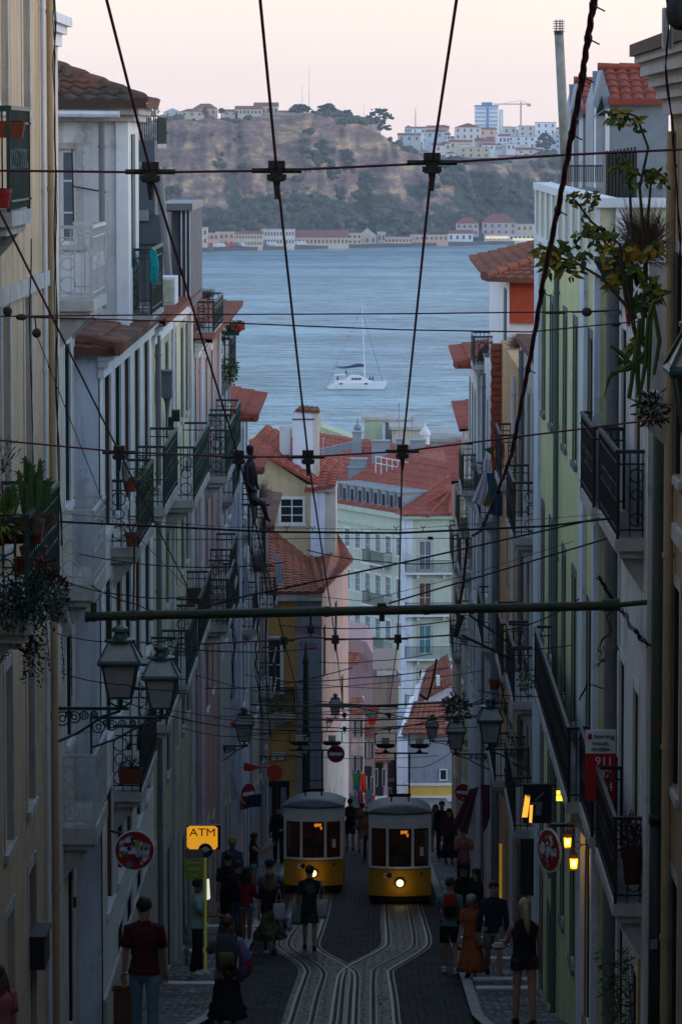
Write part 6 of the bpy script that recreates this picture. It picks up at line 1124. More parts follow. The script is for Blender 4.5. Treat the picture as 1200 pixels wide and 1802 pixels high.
cloth([(640, 1240), (668, 1245), (664, 1265), (642, 1262)], 168, mat('cloth_multi', (.10, .12, .25), .9, .9, 2, col2=(.35, .05, .04)), 'multicoloured washing strung beyond the corner house'); cloth([(643, 1252), (664, 1254), (663, 1259), (643, 1258)], 166, mat('flag_green2', (.01, .20, .08), .8, .1), 'bright green cloth beyond the corner house'); cloth([(646, 1262), (662, 1262), (660, 1276), (648, 1276)], 165, MATS['bright_red'], 'bright red cloth beyond the corner house')
cloth([(1093, 490), (1107, 494), (1111, 570), (1103, 575)], 40, MATS['flag_red'], 'red and green scarf hanging among the plants on the right'); cloth([(1102, 490), (1110, 490), (1116, 515), (1106, 520)], 39.8, mat('flag_green3', (.01, .12, .07), .8, .1), 'green scrap of cloth among the plants on the right')
cloth([(840, 620), (858, 600), (860, 645), (838, 648)], 107, mat('cloth_pink', (.5, .17, .16), .9, .3, 6), 'pink patterned cloth on the small green balcony at the right')
for k, (x, y, m_) in enumerate(((622, 1360, 'cloth_blue'), (634, 1362, 'bright_red'), (628, 1385, 'cloth_plum'), (644, 1390, 'cloth_teal'))): cloth([(x, y), (x + 10, y), (x + 11, y + 34), (x - 1, y + 30)], 170 + k, MATS[m_], 'small ' + ('blue', 'red', 'plum', 'teal')[k] + ' garment on the wall beyond the corner house')
# ------------------------------------------------------------------ the two funicular trams
tr_y = mat('tram_yellow', (.50, .27, .006), .35, .12, 3, dirt=.25, spec=.5); tr_w = mat('tram_white', (.76, .75, .71), .35, .08, 3, dirt=.25, spec=.5); tr_r = mat('tram_roof_grey', (.13, .15, .17), .6, .25, 4); tr_k = mat('tram_under', (.012, .008, .008), .7, .3, 6)
tr_gl = mat('tram_glass', (.02, .02, .022), .06, 0, spec=.6); tr_gl.node_tree.nodes['Principled BSDF'].inputs['Alpha'].default_value = .34
headm = mat('headlight_lit', (1, .85, .5), .3, 0, emit=(1, .74, .30), estr=2.6); tin = mat('tram_interior_wood', (.22, .09, .02), .6, .2, 6); bulb = mat('cabin_bulb', (1, .6, .2), .4, 0, emit=(1, .28, .02), estr=1.3)
def tram(label, cx, yb, d, seat=0):
    g = G(cx, yb); g.z = zg(g.y); t = thing('funicular_tram', label, 'tram', g); Wd = .80; BOW = .20; Ln = 8.0
    sh = lambda mb: (setattr(mb, 'v', [V((p.x, p.y, p.z - .14 * max(0, p.y))) for p in mb.v]), mb)[1]
    fy = lambda x: -BOW * (1 - (x / Wd) ** 2)
    def cp(x0, x1, z0, z1, off=0, th=.03, n=8):
        mb = MB(); o = 0
        for i in range(n + 1):
            x = x0 + (x1 - x0) * i / n; y = fy(x) - off; mb.v += [V((x, y, z0)), V((x, y, z1)), V((x, y + th, z1)), V((x, y + th, z0))]
        for i in range(n): a = 4 * i; b = a + 4; mb.f += [(a, b, b + 1, a + 1), (a + 1, b + 1, b + 2, a + 2), (a + 2, b + 2, b + 3, a + 3), (a + 3, b + 3, b, a)]
        mb.f += [(0, 1, 2, 3), (4 * n + 3, 4 * n + 2, 4 * n + 1, 4 * n)]; return mb
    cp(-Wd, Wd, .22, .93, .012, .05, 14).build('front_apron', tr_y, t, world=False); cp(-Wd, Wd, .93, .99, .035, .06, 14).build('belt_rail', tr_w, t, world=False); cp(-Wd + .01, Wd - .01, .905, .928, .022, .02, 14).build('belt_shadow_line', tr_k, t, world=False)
    cp(-Wd, Wd, 1.97, 2.36, .012, .05, 14).build('header', tr_w, t, world=False); cp(-Wd + .03, Wd - .03, .08, .22, -.02, .05, 10).build('fender', tr_k, t, world=False)
    for x0, x1 in ((-Wd, -Wd + .075), (-.36, -.29), (.29, .36), (Wd - .075, Wd)): cp(x0, x1, .99, 1.97, .012, .06, 3).build('window_post', tr_w, t, world=False)
    for x0, x1 in ((-Wd + .075, -.36), (-.29, .29), (.36, Wd - .075)):
        fr = cp(x0, x1, .99, 1.04, .0, .04, 5); q = cp(x0, x1, 1.92, 1.97, .0, .04, 5); fr.add(q.v, q.f)
        for u in (x0, x1 - .03): q = cp(u, u + .03, 1.04, 1.92, .0, .04, 2); fr.add(q.v, q.f)
        Wn = fr.build('window', tr_k, t, world=False); cp(x0 + .03, x1 - .03, 1.04, 1.92, -.012, .01, 5).build('pane', tr_gl, Wn, world=False)
    for s_ in (-1, 1):
        sh(MB().box(*sorted((s_ * Wd, s_ * (Wd - .04))), .02, Ln, .22, .99)).build('side_panel', tr_y, t, world=False); sh(MB().box(*sorted((s_ * Wd, s_ * (Wd - .04))), .02, Ln, 1.97, 2.36)).build('side_header', tr_w, t, world=False)
        mb = MB()
        for k in range(9): y = .02 + (Ln - .1) * k / 8; mb.box(*sorted((s_ * Wd, s_ * (Wd - .04))), y, y + .08, .99, 1.97)
        sh(mb).build('side_posts', tr_w, t, world=False)
    sh(MB().box(-Wd + .05, Wd - .05, .1, Ln, .25, .32)).build('floor', tin, t, world=False); sh(MB().box(-Wd + .05, Wd - .05, Ln - .05, Ln, .3, 2.3)).build('rear_bulkhead', tin, t, world=False)
    mb = MB(); n = 12
    for y, sc in ((-BOW - .06, .0), (-BOW + .05, .5), (0.0, .85), (.5, 1), (Ln, 1)):
        for i in range(n + 1):
            u = -1 + 2 * i / n; x = u * (Wd + .04) * (1 if sc > .4 else .8); prof = (1 - abs(u) ** 2.6); yy = y if sc > .9 else (-(BOW + .06) * (1 - u * u * .95) + (y + BOW + .06) * 1.0)
            mb.v.append(V((x, yy, 2.37 + .19 * prof * sc ** .7)))
    for j in range(4):
        for i in range(n): a = j * (n + 1) + i; mb.f.append((a, a + 1, a + n + 2, a + n + 1))
    sh(mb).build('roof', tr_r, t, world=False, smooth=True); cp(-Wd - .02, Wd + .02, 2.345, 2.375, .05, .12, 14).build('roof_edge', tr_k, t, world=False)
    H = MB().tube([(0.0, fy(0) - .10, .58), (0.0, fy(0), .58)], .115, 18).build('headlight', tr_k, t, world=False); MB().ball((0, fy(0) - .10, .58), .092, .03, .092, 14, 8).build('lens', headm, H, world=False, smooth=True)
    for dx, c_ in ((-.36, tr_w), (-.27, tr_k)): MB().tube([(dx, fy(dx) - .03, .76), (dx, fy(dx) - .01, .76)], .065, 14).build('crest', c_, t, world=False)
    MB().tube([(-.36, fy(-.36) - .034, .76), (-.36, fy(-.36) - .03, .76)], .03, 10).build('crest_mark', redpl, t, world=False); MB().cb((.55, fy(.55) - .03, .80), .05, .04, .07).build('latch', tr_k, t, world=False)
    b = MB().box(-.28, .28, .25, .31, 2.72, 2.80).box(-.24, -.20, .25, .31, 2.6, 2.73).box(.20, .24, .25, .31, 2.6, 2.73).build('roof_bracket', tr_k, t, world=False)
    f = MB(); z2 = 3.85
    for x in (-.12, .24): f.tube([(x, .28, 2.75), (x, .28, z2)], .022, 8)
    f.tube([(-.12, .28, 3.02), (.24, .28, 3.02)], .015, 6).tube([(-.65, .28, z2), (.72, .28, z2)], .022, 8); f.build('trolley_frame', tr_k, b, world=False)
    for x in (-.37, .50):
        MB().lathe((x, .28, z2), [(.10, .02), (.03, .08), (.02, .12), (.2, .14), (.2, .17), (.12, .18)], 8, 1, .5).tube([(x - .24, .28, z2 + .2), (x + .24, .28, z2 + .2)], .05, 6).build('contact_shoe', tr_k, b, world=False); MB().box(x - .1, x + .1, .25, .3, z2 + .25, z2 + .40).build('insulator', lemon2, b, world=False)
        MB().tube([(x - .27, .28, z2 + .2), (x - .27, .28, z2 + .52)], .012, 5).tube([(x + .27, .28, z2 + .2), (x + .27, .28, z2 + .52)], .012, 5).tube([(x - .27, .28, z2 + .52), (x + .27, .28, z2 + .52)], .01, 5).build('stirrup', tr_k, b, world=False)
    sh(MB().box(-.3, -.05, .5, .8, 1.2, 1.5).box(.1, .3, 1.2, 1.5, 1.0, 1.3).tube([(0, .4, .3), (0, .4, 1.9)], .02, 6).box(-.28, .28, .12, .16, 1.26, 1.30)).build('cabin_fittings', tr_k, t, world=False)
    sh(MB().ball((.14, .8, 1.86), .07, .05, .09).ball((.05, 1.1, 1.80), .05, .05, .05).ball((-.15, 1.3, 1.93), .07, .04, .03).ball((.20, .7, 1.74), .03, .03, .05)).build('ceiling_lamp', bulb, t, world=False); sh(MB().box(-Wd + .1, Wd - .1, 3.9, 4.0, .3, 2.3)).build('cabin_partition', tin, t, world=False)
    MB().box(.50, .60, -.10, -.095, 1.25, 1.48).build('window_notice', whitetrim, t, world=False)
    for s_ in (-1, 1):
        for y in (.9, 6.6): m_ = sh(MB().tube([(s_ * .43, y, .2), (s_ * .49, y, .2)], .22, 14)); m_.build('wheel', tr_k, t, world=False)
    sh(MB().box(-.6, .6, .3, Ln - .2, .12, .26)).build('underframe', tr_k, t, world=False)
    for nm, e_, loc, c_ in (('headlight_beam', 1.6, (0, -.5, .55), (1, .72, .32)), ('cabin_light', 5, (0, 1.3, 1.95), (1, .5, .12))):
        l = bpy.data.lights.new(nm, 'POINT'); l.energy = e_; l.color = c_; l.shadow_soft_size = .08; o = bpy.data.objects.new(nm, l); COL.objects.link(o); o.parent = t; o.location = loc
    return t
tram('yellow and white funicular tram on the left, half behind a walking man', 551.5, 1571, 109.5); tram('yellow and white funicular tram on the right with its headlight fully in view', 703.5, 1590, 104)
# ------------------------------------------------------------------ people
skins = [mat('skin_light', (.40, .22, .15), .6, .1, 20), mat('skin_tan', (.26, .13, .08), .6, .1, 20), mat('skin_deep', (.12, .06, .04), .6, .1, 20)]
shoe_w = mat('shoe_white', (.6, .6, .62), .6, .1, 20); shoe_k = mat('shoe_black', (.015, .015, .018), .6, .2, 20); HM = {}
def hairm(n): return mat('hair_' + n, {'dark': (.018, .012, .010), 'brown': (.06, .03, .018), 'light': (.16, .09, .05), 'blond': (.42, .30, .17), 'grey': (.25, .22, .2)}[n], .6, .4, 40)
def fab(n, c, **k): return mat('fabric_' + n, c, .92, .2, 14, bump=.15, **k)
def skin_obj(name, vs, es, rs, m, parent, sub=2):
    me = bpy.data.meshes.new(name); me.from_pydata([tuple(v) for v in vs], es, []); o = bpy.data.objects.new(name, me); COL.objects.link(o)
    md = o.modifiers.new('s', 'SKIN'); md.use_smooth_shade = True
    for i, r in enumerate(rs):
        sv = me.skin_vertices[0].data[i]; sv.radius = (r, r) if not isinstance(r, tuple) else r; sv.use_root = (i == 0)
    s = o.modifiers.new('d', 'SUBSURF'); s.levels = sub; s.render_levels = sub
    bpy.context.view_layer.update(); nm = bpy.data.meshes.new_from_object(o.evaluated_get(bpy.context.evaluated_depsgraph_get())); bpy.data.objects.remove(o)
    nm.materials.clear(); nm.materials.append(m); nm.polygons.foreach_set('use_smooth', [True] * len(nm.polygons)); o = bpy.data.objects.new(name, nm); COL.objects.link(o); o.parent = parent; BASE[o] = BASE.get(parent, V()); return o
def loft(levels, n=14, fold=0):      # (z, rx, ry, cx, cy)
    mb = MB()
    if fold:
        n *= 2; lv = []
        for a, b in zip(levels, levels[1:]): lv += [tuple(p + (q - p) * t_ for p, q in zip(a, b)) for t_ in (0, .25, .5, .75)]
        levels = lv + [levels[-1]]
    for z, rx, ry, cx, cy in levels:
        for k in range(n):
            a = 2 * math.pi * k / n; c, s = math.cos(a), math.sin(a); p = 2.4
            q = (abs(c) ** p + abs(s) ** p) ** (-1 / p)
            if fold: q *= 1 + fold * noise.noise(V((a * 2.2 + levels[0][1] * 90, z * 17 + a * 2.5, levels[0][0] * 5)))
            mb.v.append(V((cx + rx * c * q, cy + ry * s * q, z)))
    for i in range(len(levels) - 1):
        for k in range(n): mb.f.append((i * n + k, i * n + (k + 1) % n, (i + 1) * n + (k + 1) % n, (i + 1) * n + k))
    mb.f.append(tuple(range(n))[::-1]); q = (len(levels) - 1) * n; mb.f.append(tuple(q + k for k in range(n))); return mb
def person(label, x, y, h, face=0, legs=(.25, -.25), knees=(.1, .25), arms=((-.2, .3, .1), (.2, .3, .1)), top=None, sleeve='short', bottom=('trousers', None), shoes=shoe_k, hair=('short', 'dark'), sk=0, d=None, head=0., nosh=False, sit=False, hem=None, cap=None, z=None):
    """x, y: picture position of the feet (or x and a distance d). face: 0 walks away from us, 180 faces us"""
    if d is None: g = G(x, y)
    else: g = G(x, 247 - zg(d) * 7000 / d); g.z = zg(g.y)
    if g.x < -2.75 or g.x > 1.75: g.z = zg(g.y) + .12
    if z is not None: g.z = z
    t = thing('person', label, 'person', g, R(face)); k = h / 1.75; Sc = lambda v: V(v) * k
    sk_m = skins[sk]; hip = .93; J = {}
    def leg(s, th, kb):
        H = V((s * .09, 0, hip)); K = H + V((s * .01, math.sin(th) * .43, -math.cos(th) * .43)); a2 = th - kb; A = K + V((0, math.sin(a2) * .42, -math.cos(a2) * .42)); return H, K, A
    Lg = [leg(-1, legs[0], knees[0]), leg(1, legs[1], knees[1])]
    dz = -min(l[2].z for l in Lg) + .085
    Lg = [[p + V((0, 0, dz)) for p in l] for l in Lg]; hz = hip + dz; dz0 = hz - .93
    C = V((0, .0, 1.33 + dz0)); N = V((0, .0, 1.50 + dz0)); Hc = V((0, .03, 1.645 + dz0))
    def arm(s, fl, el, ab):
        Sh = V((s * .178, 0, 1.40 + dz0)); E = Sh + V((s * math.sin(ab) * .29, math.sin(fl) * .29, -math.cos(fl) * math.cos(ab) * .29)); a2 = fl + el; W = E + V((s * math.sin(ab) * .12 - s * (.10 if el > 1 else 0), math.sin(a2) * .25, -math.cos(a2) * .25)); D = (W - E).normalized(); return Sh, E, W, D
    Ar = [arm(-1, *arms[0]), arm(1, *arms[1])]
    vs = [V((0, 0, hz)), V((0, 0, 1.12 + dz0)), C, N, Hc - V((0, .015, .06)), Hc + V((0, -.01, .03)), Hc + V((0, -.01, .075))]; rs = [.092, .085, .095, .050, .07, .088, .06]; es = [(0, 1), (1, 2), (2, 3), (3, 4), (4, 5), (5, 6)]
    def add(p, r, pr): vs.append(p); rs.append(r); es.append((pr, len(vs) - 1)); return len(vs) - 1
    nz = add(Hc + V((0, .085, -.015)), .016, 4)                      # nose
    for s in (-1, 1): add(Hc + V((s * .082, -.005, -.01)), .014, 4)    # ears
    for (H, K, A), s in zip(Lg, (-1, 1)):
        i = add(H + V((0, 0, -.03)), .088, 0); i = add(K, .056, i); i = add(K.lerp(A, .35), .055, i); i = add(A, .036, i); i = add(A + V((0, .08, -.045)), .032, i); i = add(A + V((0, .15, -.055)), .026, i)
    for (Sh, E, W, D), s in zip(Ar, (-1, 1)):
        i = add(Sh, .055, 2); i = add(E, .038, i); i = add(W, .026, i); pm = add(W + D * .06, .034, i); sd = D.cross(V((0, 1, 0))).normalized() if abs(D.y) < .8 else V((1, 0, 0)); nrm = D.cross(sd).normalized()
        for j, (of, ln) in enumerate(((-.026, .062), (-.009, .075), (.009, .07), (.026, .055))):
            b = W + D * .10 + sd * of; i1 = add(b, .0095, pm); i2 = add(b + D * ln * .6 + nrm * .008, .0085, i1); add(b + D * ln + nrm * .028, .007, i2)
        b = W + D * .035 - sd * .036; i1 = add(b, .011, pm); add(b + D * .05 - sd * .012, .009, i1)
    skin_obj('body', [Sc(v) for v in vs], es, [r * k for r in rs], sk_m, t)
    # face details when we can see it
    if 90 < face % 360 < 270 or face % 360 in (90, 270):
        for s in (-1, 1): MB().ball(Sc(Hc + V((s * .032, .082, .018))), .010 * k, .006 * k, .007 * k, 6, 4).build('eye', shoe_k, t, world=False)
        MB().ball(Sc(Hc + V((0, .078, -.055))), .024 * k, .008 * k, .007 * k, 8, 4).build('mouth', redpl, t, world=False)
    T = top or fab('black', (.012, .012, .014))
    if sleeve != 'dress_only':
        lo = hem if hem is not None else .90
        lv = [(lo - .03, .178, .130), (1.02, .154, .114), (1.15, .150, .108), (1.28, .175, .122), (1.37, .183, .112), (1.42, .158, .09), (1.465, .10, .075), (1.50, .066, .062)]
        m_ = loft([((z_ + dz0) * k, rx * k, ry * k, 0, 0) for z_, rx, ry in lv], 14, .16)
        for i, v_ in enumerate(m_.v): v_.z += 0; f_ = noise.noise(V((v_.x * 9, v_.z * 6, h * 7))) * .012; v_.x *= 1 + f_ * 3; v_.y += f_
        for (Sh, E, W, D), s in zip(Ar, (-1, 1)):
            if sleeve == 'none': continue
            e_ = Sh.lerp(E, .78) if sleeve == 'short' else W; pts = [Sh - V((s * .07, 0, -.0)), Sh, Sh.lerp(E, .5), e_] if sleeve == 'short' else [Sh - V((s * .07, 0, 0)), Sh, E, E.lerp(W, .5), W]
            m_.tube([Sc(p) for p in pts], [r_ * k for r_ in ((.075, .066, .064, .066) if sleeve == 'short' else (.075, .064, .055, .05, .042))], 9)
        m_.build('shirt', T, t, world=False, smooth=True)
    kind, bm = bottom; bm = bm or fab('navy', (.02, .025, .045))
    if kind in ('trousers', 'shorts'):
        m_ = loft([((z_ + dz0) * k, rx * k, ry * k, 0, 0) for z_, rx, ry in ((.78, .09, .08), (.83, .152, .108), (.89, .140, .098), (.93, .10, .07))])
        for (H, K, A) in Lg:
            if kind == 'trousers': m_.tube([Sc(p) for p in (H + V((0, 0, -.02)), H.lerp(K, .4), K, K.lerp(A, .5), A + V((0, 0, .0)))], [.085 * k, .090 * k, .07 * k, .068 * k, .062 * k], 10)
            else: m_.tube([Sc(p) for p in (H + V((0, 0, .04)), H.lerp(K, .4), H.lerp(K, .86))], [.1 * k, .1 * k, .098 * k], 10)
        m_.build(kind, bm, t, world=False, smooth=True)
    elif kind == 'hotpants':
        m_ = loft([((z_ + dz0) * k, rx * k, ry * k, 0, 0) for z_, rx, ry in ((.80, .12, .1), (.84, .168, .12), (.92, .162, .12), (1.0, .148, .11))])
        for (H, K, A) in Lg: m_.tube([Sc(p) for p in (H + V((0, 0, .03)), H.lerp(K, .33))], [.1 * k, .102 * k], 10)
        m_.build('shorts', bm, t, world=False, smooth=True)
    else:
        zb = {'skirt': .32, 'dress': .16, 'long_skirt': .22}[kind]; cy = (Lg[0][2].y + Lg[1][2].y) / 2 * .6; wd = .20 + abs(Lg[0][2].y - Lg[1][2].y) * .25
        lv = [(zb, wd + .04, wd), (.45, wd, wd * .92), (.65, .19, .16), (.85, .175, .135), (1.0, .145, .11)]
        m_ = loft([((z_) * k, rx * k, ry * k, 0, cy * (1 - (z_ - zb) / (1 - zb)) * k) for z_, rx, ry in lv], 22, .12)
        for i, v_ in enumerate(m_.v):
            lvl = i // 44 / 4
            if lvl < 3: v_.x *= 1 + .09 * math.cos(i * 2.2) * (3 - lvl) / 3; v_.y *= 1 + .09 * math.sin(i * 1.7) * (3 - lvl) / 3
        m_.build('dress' if kind == 'dress' else 'skirt', bm, t, world=False, smooth=True)
    for (H, K, A), s in zip(Lg, (-1, 1)): m_ = MB(); m_.tube([Sc(p) for p in (A + V((0, -.055, -.045)), A + V((0, -.02, -.03)), A + V((0, .06, -.045)), A + V((0, .15, -.06)), A + V((0, .19, -.065)))], [.03 * k, .048 * k, .046 * k, .04 * k, .02 * k], 9).box((A.x - .042) * k, (A.x + .042) * k, (A.y - .08) * k, (A.y + .19) * k, (A.z - .09) * k, (A.z - .07) * k); m_.build('shoe', shoes, t, world=False, smooth=False)
    hk, hn = hair; hm_ = hairm(hn); m_ = MB(); c = Hc + V((0, -.018, .035)); m_.ball(Sc(c), .095 * k, .108 * k, .10 * k, 14, 9)
    m_.v = [v_ if v_.y / k < Hc.y + .05 or v_.z / k > Hc.z + .055 else V((v_.x, v_.y * .5 + (Hc.y + .03) * k * .5, v_.z)) for v_ in m_.v]
    if hk == 'long':
        for j in range(9):
            u = -1 + 2 * j / 8; m_.tube([Sc(Hc + V((u * .07, -.06 + abs(u) * .05, .05))), Sc(Hc + V((u * .10, -.09 + abs(u) * .06, -.10))), Sc(Hc + V((u * .115, -.125 + abs(u) * .05, -.24))), Sc(Hc + V((u * .10, -.13 + abs(u) * .03, -.36 - .03 * (j % 3))))], [.03 * k, .035 * k, .034 * k, .010 * k], 6)
    elif hk == 'pony': m_.tube([Sc(Hc + V((0, -.1, .05))), Sc(Hc + V((0, -.15, -.03))), Sc(Hc + V((.02, -.15, -.2))), Sc(Hc + V((.03, -.14, -.36)))], [.03 * k, .045 * k, .05 * k, .015 * k], 8)
    for v_ in m_.v: q_ = v_ * (24 / k); v_ += V((noise.noise(q_), noise.noise(q_ + V((9, 0, 0))), noise.noise(q_ + V((0, 9, 0))))) * .016 * k
    m_.build('hair', hm_, t, world=False, smooth=True)
    if cap: MB().lathe(Sc(Hc + V((0, -.015, .03))), [(.108 * k, .0), (.108 * k, .04 * k), (.09 * k, .085 * k), (.03 * k, .11 * k)], 14, 1, 1.1).tube([Sc(Hc + V((0, .07, .045))), Sc(Hc + V((0, .17, .035)))], [.06 * k, .045 * k], 4).build('cap', cap, t, world=False)
    t['k'] = k; return t, dict(Lg=Lg, Ar=Ar, k=k, Hc=Hc, dz=dz0, face=R(face), g=g)
def W_(I, v): return I['g'] + Matrix.Rotation(I['face'], 3, 'Z') @ (V(v) * I['k'])
def bag(I, v, w_, h_, m, label, name='tote_bag', cat='bag', strap=None, dp=.09):
    c = W_(I, v); t = thing(name, label, cat, c, I['face']); mb = loft([(-h_, w_ * .48, dp * .5, 0, 0), (-h_ * .8, w_ * .52, dp * .6, 0, 0), (-h_ * .3, w_ * .5, dp * .5, 0, 0), (0, w_ * .44, dp * .25, 0, 0)], 12); mb.build('bag', m, t, world=False, smooth=True)
    if strap:
        for o_ in (-.3, .3): MB().tube([(w_ * o_, 0, -.02), (w_ * o_ * .4, 0, strap * .6), (0, 0, strap)], .009, 5).build('strap', m, t, world=False)
    return t
def backpack(I, m, m2, label, s=1.):
    c = W_(I, (0, -.19, 1.30 + I['dz'])); t = thing('backpack', label, 'backpack', c, I['face']); s *= I['k']
    loft([(-.25 * s, .12 * s, .06 * s, 0, 0), (-.2 * s, .145 * s, .085 * s, 0, 0), (.1 * s, .14 * s, .08 * s, 0, 0), (.2 * s, .10 * s, .05 * s, 0, .01), (.22 * s, .05 * s, .03 * s, 0, .01)], 14).build('pack', m, t, world=False, smooth=True)
    loft([(-.2 * s, .10 * s, .03 * s, 0, -.085 * s), (-.05 * s, .105 * s, .035 * s, 0, -.09 * s), (.0, .09 * s, .02 * s, 0, -.08 * s)], 10).build('pocket', m2, t, world=False, smooth=True)
    for o_ in (-.1, .1): MB().tube([(o_ * s, .03, .19 * s), (o_ * 1.05 * s, .14 * s, .2 * s), (o_ * 1.2 * s, .29 * s, .05 * s)], .014, 5).build('strap', m2, t, world=False)
jeans_l = fab('light_denim', (.13, .20, .26)); jeans = fab('denim', (.04, .08, .17)); black = fab('black', (.010, .010, .012)); maroon = fab('maroon', (.075, .008, .014)); navy = fab('navy', (.012, .016, .03)); khaki = fab('khaki', (.26, .22, .16))
teal = fab('pale_teal', (.15, .27, .29)); whitef = fab('white', (.5, .5, .54)); mint = fab('mint', (.36, .50, .46)); orangef = fab('orange', (.38, .09, .03)); olive = fab('olive_print', (.12, .10, .05), col2=(.04, .035, .02)); redf = fab('red', (.22, .012, .02)); sky_ = fab('sky_denim', (.16, .30, .42)); pinkf = fab('pink', (.30, .10, .10)); greyf = fab('grey', (.20, .19, .20)); plumf = fab('plum', (.06, .012, .02)); purp = fab('violet', (.10, .08, .30)); dkg = fab('dark_green', (.014, .022, .022)); floral = fab('floral', (.05, .10, .30), col2=(.32, .02, .04))
t, I = person('man in a maroon t-shirt and pale jeans walking away on the left pavement', 255, 0, 1.80, 0, (.12, -.12), (.05, .12), ((-.08, .2, .14), (.1, .25, .14)), maroon, 'short', ('trousers', jeans_l), shoe_w, ('short', 'dark'), 0, d=52); 
c = I['Ar'][0][2]; MB().ring(V(c) * I['k'], .034, .012, (0, .3, 1), 10).build('watch', chrome, t, world=False)
t, I = person('woman with long curly brown hair in a long black skirt, back to us', 400, 0, 1.72, 0, (.08, -.08), (.02, .05), ((.7, 1.3, .3), (.5, 1.0, .3)), greyf, 'short', ('skirt', black), shoe_k, ('long', 'brown'), 0, d=60.3)
backpack(I, fab('slate', (.04, .05, .07)), fab('olive', (.12, .13, .04)), 'grey and olive backpack on the woman with curly hair', 1.05); solo('jacket', MB().tube([W_(I, (.2, -.12, 1.40)), W_(I, (.27, -.14, 1.2)), W_(I, (.25, -.12, 1.0)), W_(I, (.18, -.14, .85))], [.05, .10, .09, .03], 9), floral, 'blue and red flowered jacket slung over the arm beside the olive backpack', 'jacket', smooth=True)
t, I = person('man in a mint-white t-shirt looking at his phone in the doorway light', 348, 1727, 1.80, -90, (.05, -.05), (.02, .1), ((.25, 1.25, .02), (.3, 1.2, .02)), mint, 'short', ('trousers', black), shoe_w, ('short', 'dark'), 1)
solo('phone', MB().cb(W_(I, (.02, .38, 1.16)), .02, .07, .13), shoe_k, 'dark phone held by the man in the mint-white t-shirt', 'phone')
t, I = person('woman with very long light hair in a black top and patterned skirt', 475, 1676, 1.70, 0, (.22, -.2), (.05, .25), ((-.1, .1, .12), (.15, .35, .2)), black, 'short', ('skirt', olive), shoe_k, ('long', 'light'), 0); MB().box(-.13, -.03, -.08, .18, -.002, .02).build('sole', shoe_w, t, world=False)
bag(I, (.20, -.10, 1.08), .26, .36, whitef, 'white tote bag on the shoulder of the woman with very long hair', strap=.30); bag(I, (.36, .08, .72), .2, .26, fab('spotted', (.5, .5, .55), col2=(.03, .03, .06)), 'small spotted white bag held low in the street', dp=.06, name='shopping_bag')
person('man in a dark blue cap and pale blue shirt behind the long-haired woman', 474, 0, 1.72, 0, (.1, -.1), (.05, .1), ((.5, 1.2, .2), (.7, 1.4, .3)), fab('pale_blue', (.22, .27, .38)), 'short', ('shorts', navy), shoe_k, ('short', 'dark'), 0, d=89, cap=navy)
t, I = person('man in a dark emblem t-shirt walking down the left track', 545, 1671, 1.77, 0, (.16, -.16), (.05, .2), ((-.1, .25, .16), (.12, .2, .16)), dkg, 'short', ('shorts', fab('camo', (.02, .025, .03), col2=(.08, .08, .09))), shoe_k, ('short', 'dark'), 0, hem=.82)
Sc_ = V((.02, -.135, 1.30)) * I['k']; MB().ring(Sc_, .095, .010, n=18).ring(Sc_, .055, .008, n=14).bar(Sc_ + V((-.02, -.002, -.04)), Sc_ + V((.0, -.002, .045)), .014).bar(Sc_ + V((.02, -.002, -.04)), Sc_ + V((.0, -.002, .045)), .014).build('emblem', greyf, t, world=False)
bag(I, (.25, -.06, 1.06), .24, .40, whitef, 'white tote bag on the right shoulder of the man in the emblem t-shirt', strap=.42); bag(I, (-.26, .05, .95), .24, .44, fab('plastic', (.24, .26, .33)), 'thin pale plastic bag hanging from the emblem man\'s left hand', name='plastic_bag', dp=.1)
person('man in a loose black t-shirt against the left wall', 402, 0, 1.80, 10, (.05, -.05), (.02, .05), ((-.05, .3, .1), (.05, .3, .1)), black, 'short', ('trousers', black), shoe_k, ('short', 'dark'), 0, d=88, head=0)
person('person in a dark jacket and blue jeans among the group on the left', 418, 0, 1.66, -20, (.1, -.1), (.05, .1), ((.2, .6, .1), (.1, .4, .1)), navy, 'long', ('trousers', jeans), shoe_k, ('short', 'dark'), 0, d=87)
person('woman in a red top and short pale denim shorts on the left kerb', 434, 1663, 1.66, -30, (.05, -.05), (.02, .04), ((.3, .9, .1), (.2, .9, .1)), redf, 'long', ('hotpants', sky_), shoe_k, ('long', 'dark'), 1)
person('bearded man in a yellow headband facing us on the left', 409, 0, 1.82, 180, (.05, -.05), (.02, .05), ((.1, .4, .1), (.1, .4, .1)), fab('steel_blue', (.05, .07, .11)), 'long', ('trousers', navy), shoe_k, ('short', 'brown'), 1, d=97, cap=fab('yellow', (.35, .28, .03)))
person('woman in a pink top photographing beside the left wall', 447, 0, 1.70, -90, (.05, -.05), (.02, .05), ((1.0, 1.2, .1), (.9, 1.3, .1)), plumf, 'none', ('hotpants', sky_), shoe_w, ('long', 'dark'), 0, d=104)
person('man in dark clothes walking left of the left tram', 490, 1527, 1.80, 180, (.15, -.15), (.05, .2), ((.3, 1.2, .1), (.2, .9, .1)), black, 'long', ('trousers', navy), shoe_k, ('short', 'dark'), 0)
t, I = person('man in black with a backpack walking between the trams', 616, 1496, 1.78, 0, (.12, -.12), (.05, .1), ((0, .2, .1), (0, .2, .1)), black, 'short', ('shorts', navy), shoe_k, ('short', 'dark'), 0); backpack(I, black, black, 'black backpack on the man walking between the trams')
person('woman in a brown top and pale shorts between the trams', 637, 1500, 1.68, 0, (.1, -.1), (.05, .1), ((.1, .5, .2), (.1, .5, .2)), fab('brown', (.16, .09, .05)), 'short', ('hotpants', sky_), shoe_k, ('short', 'dark'), 0)
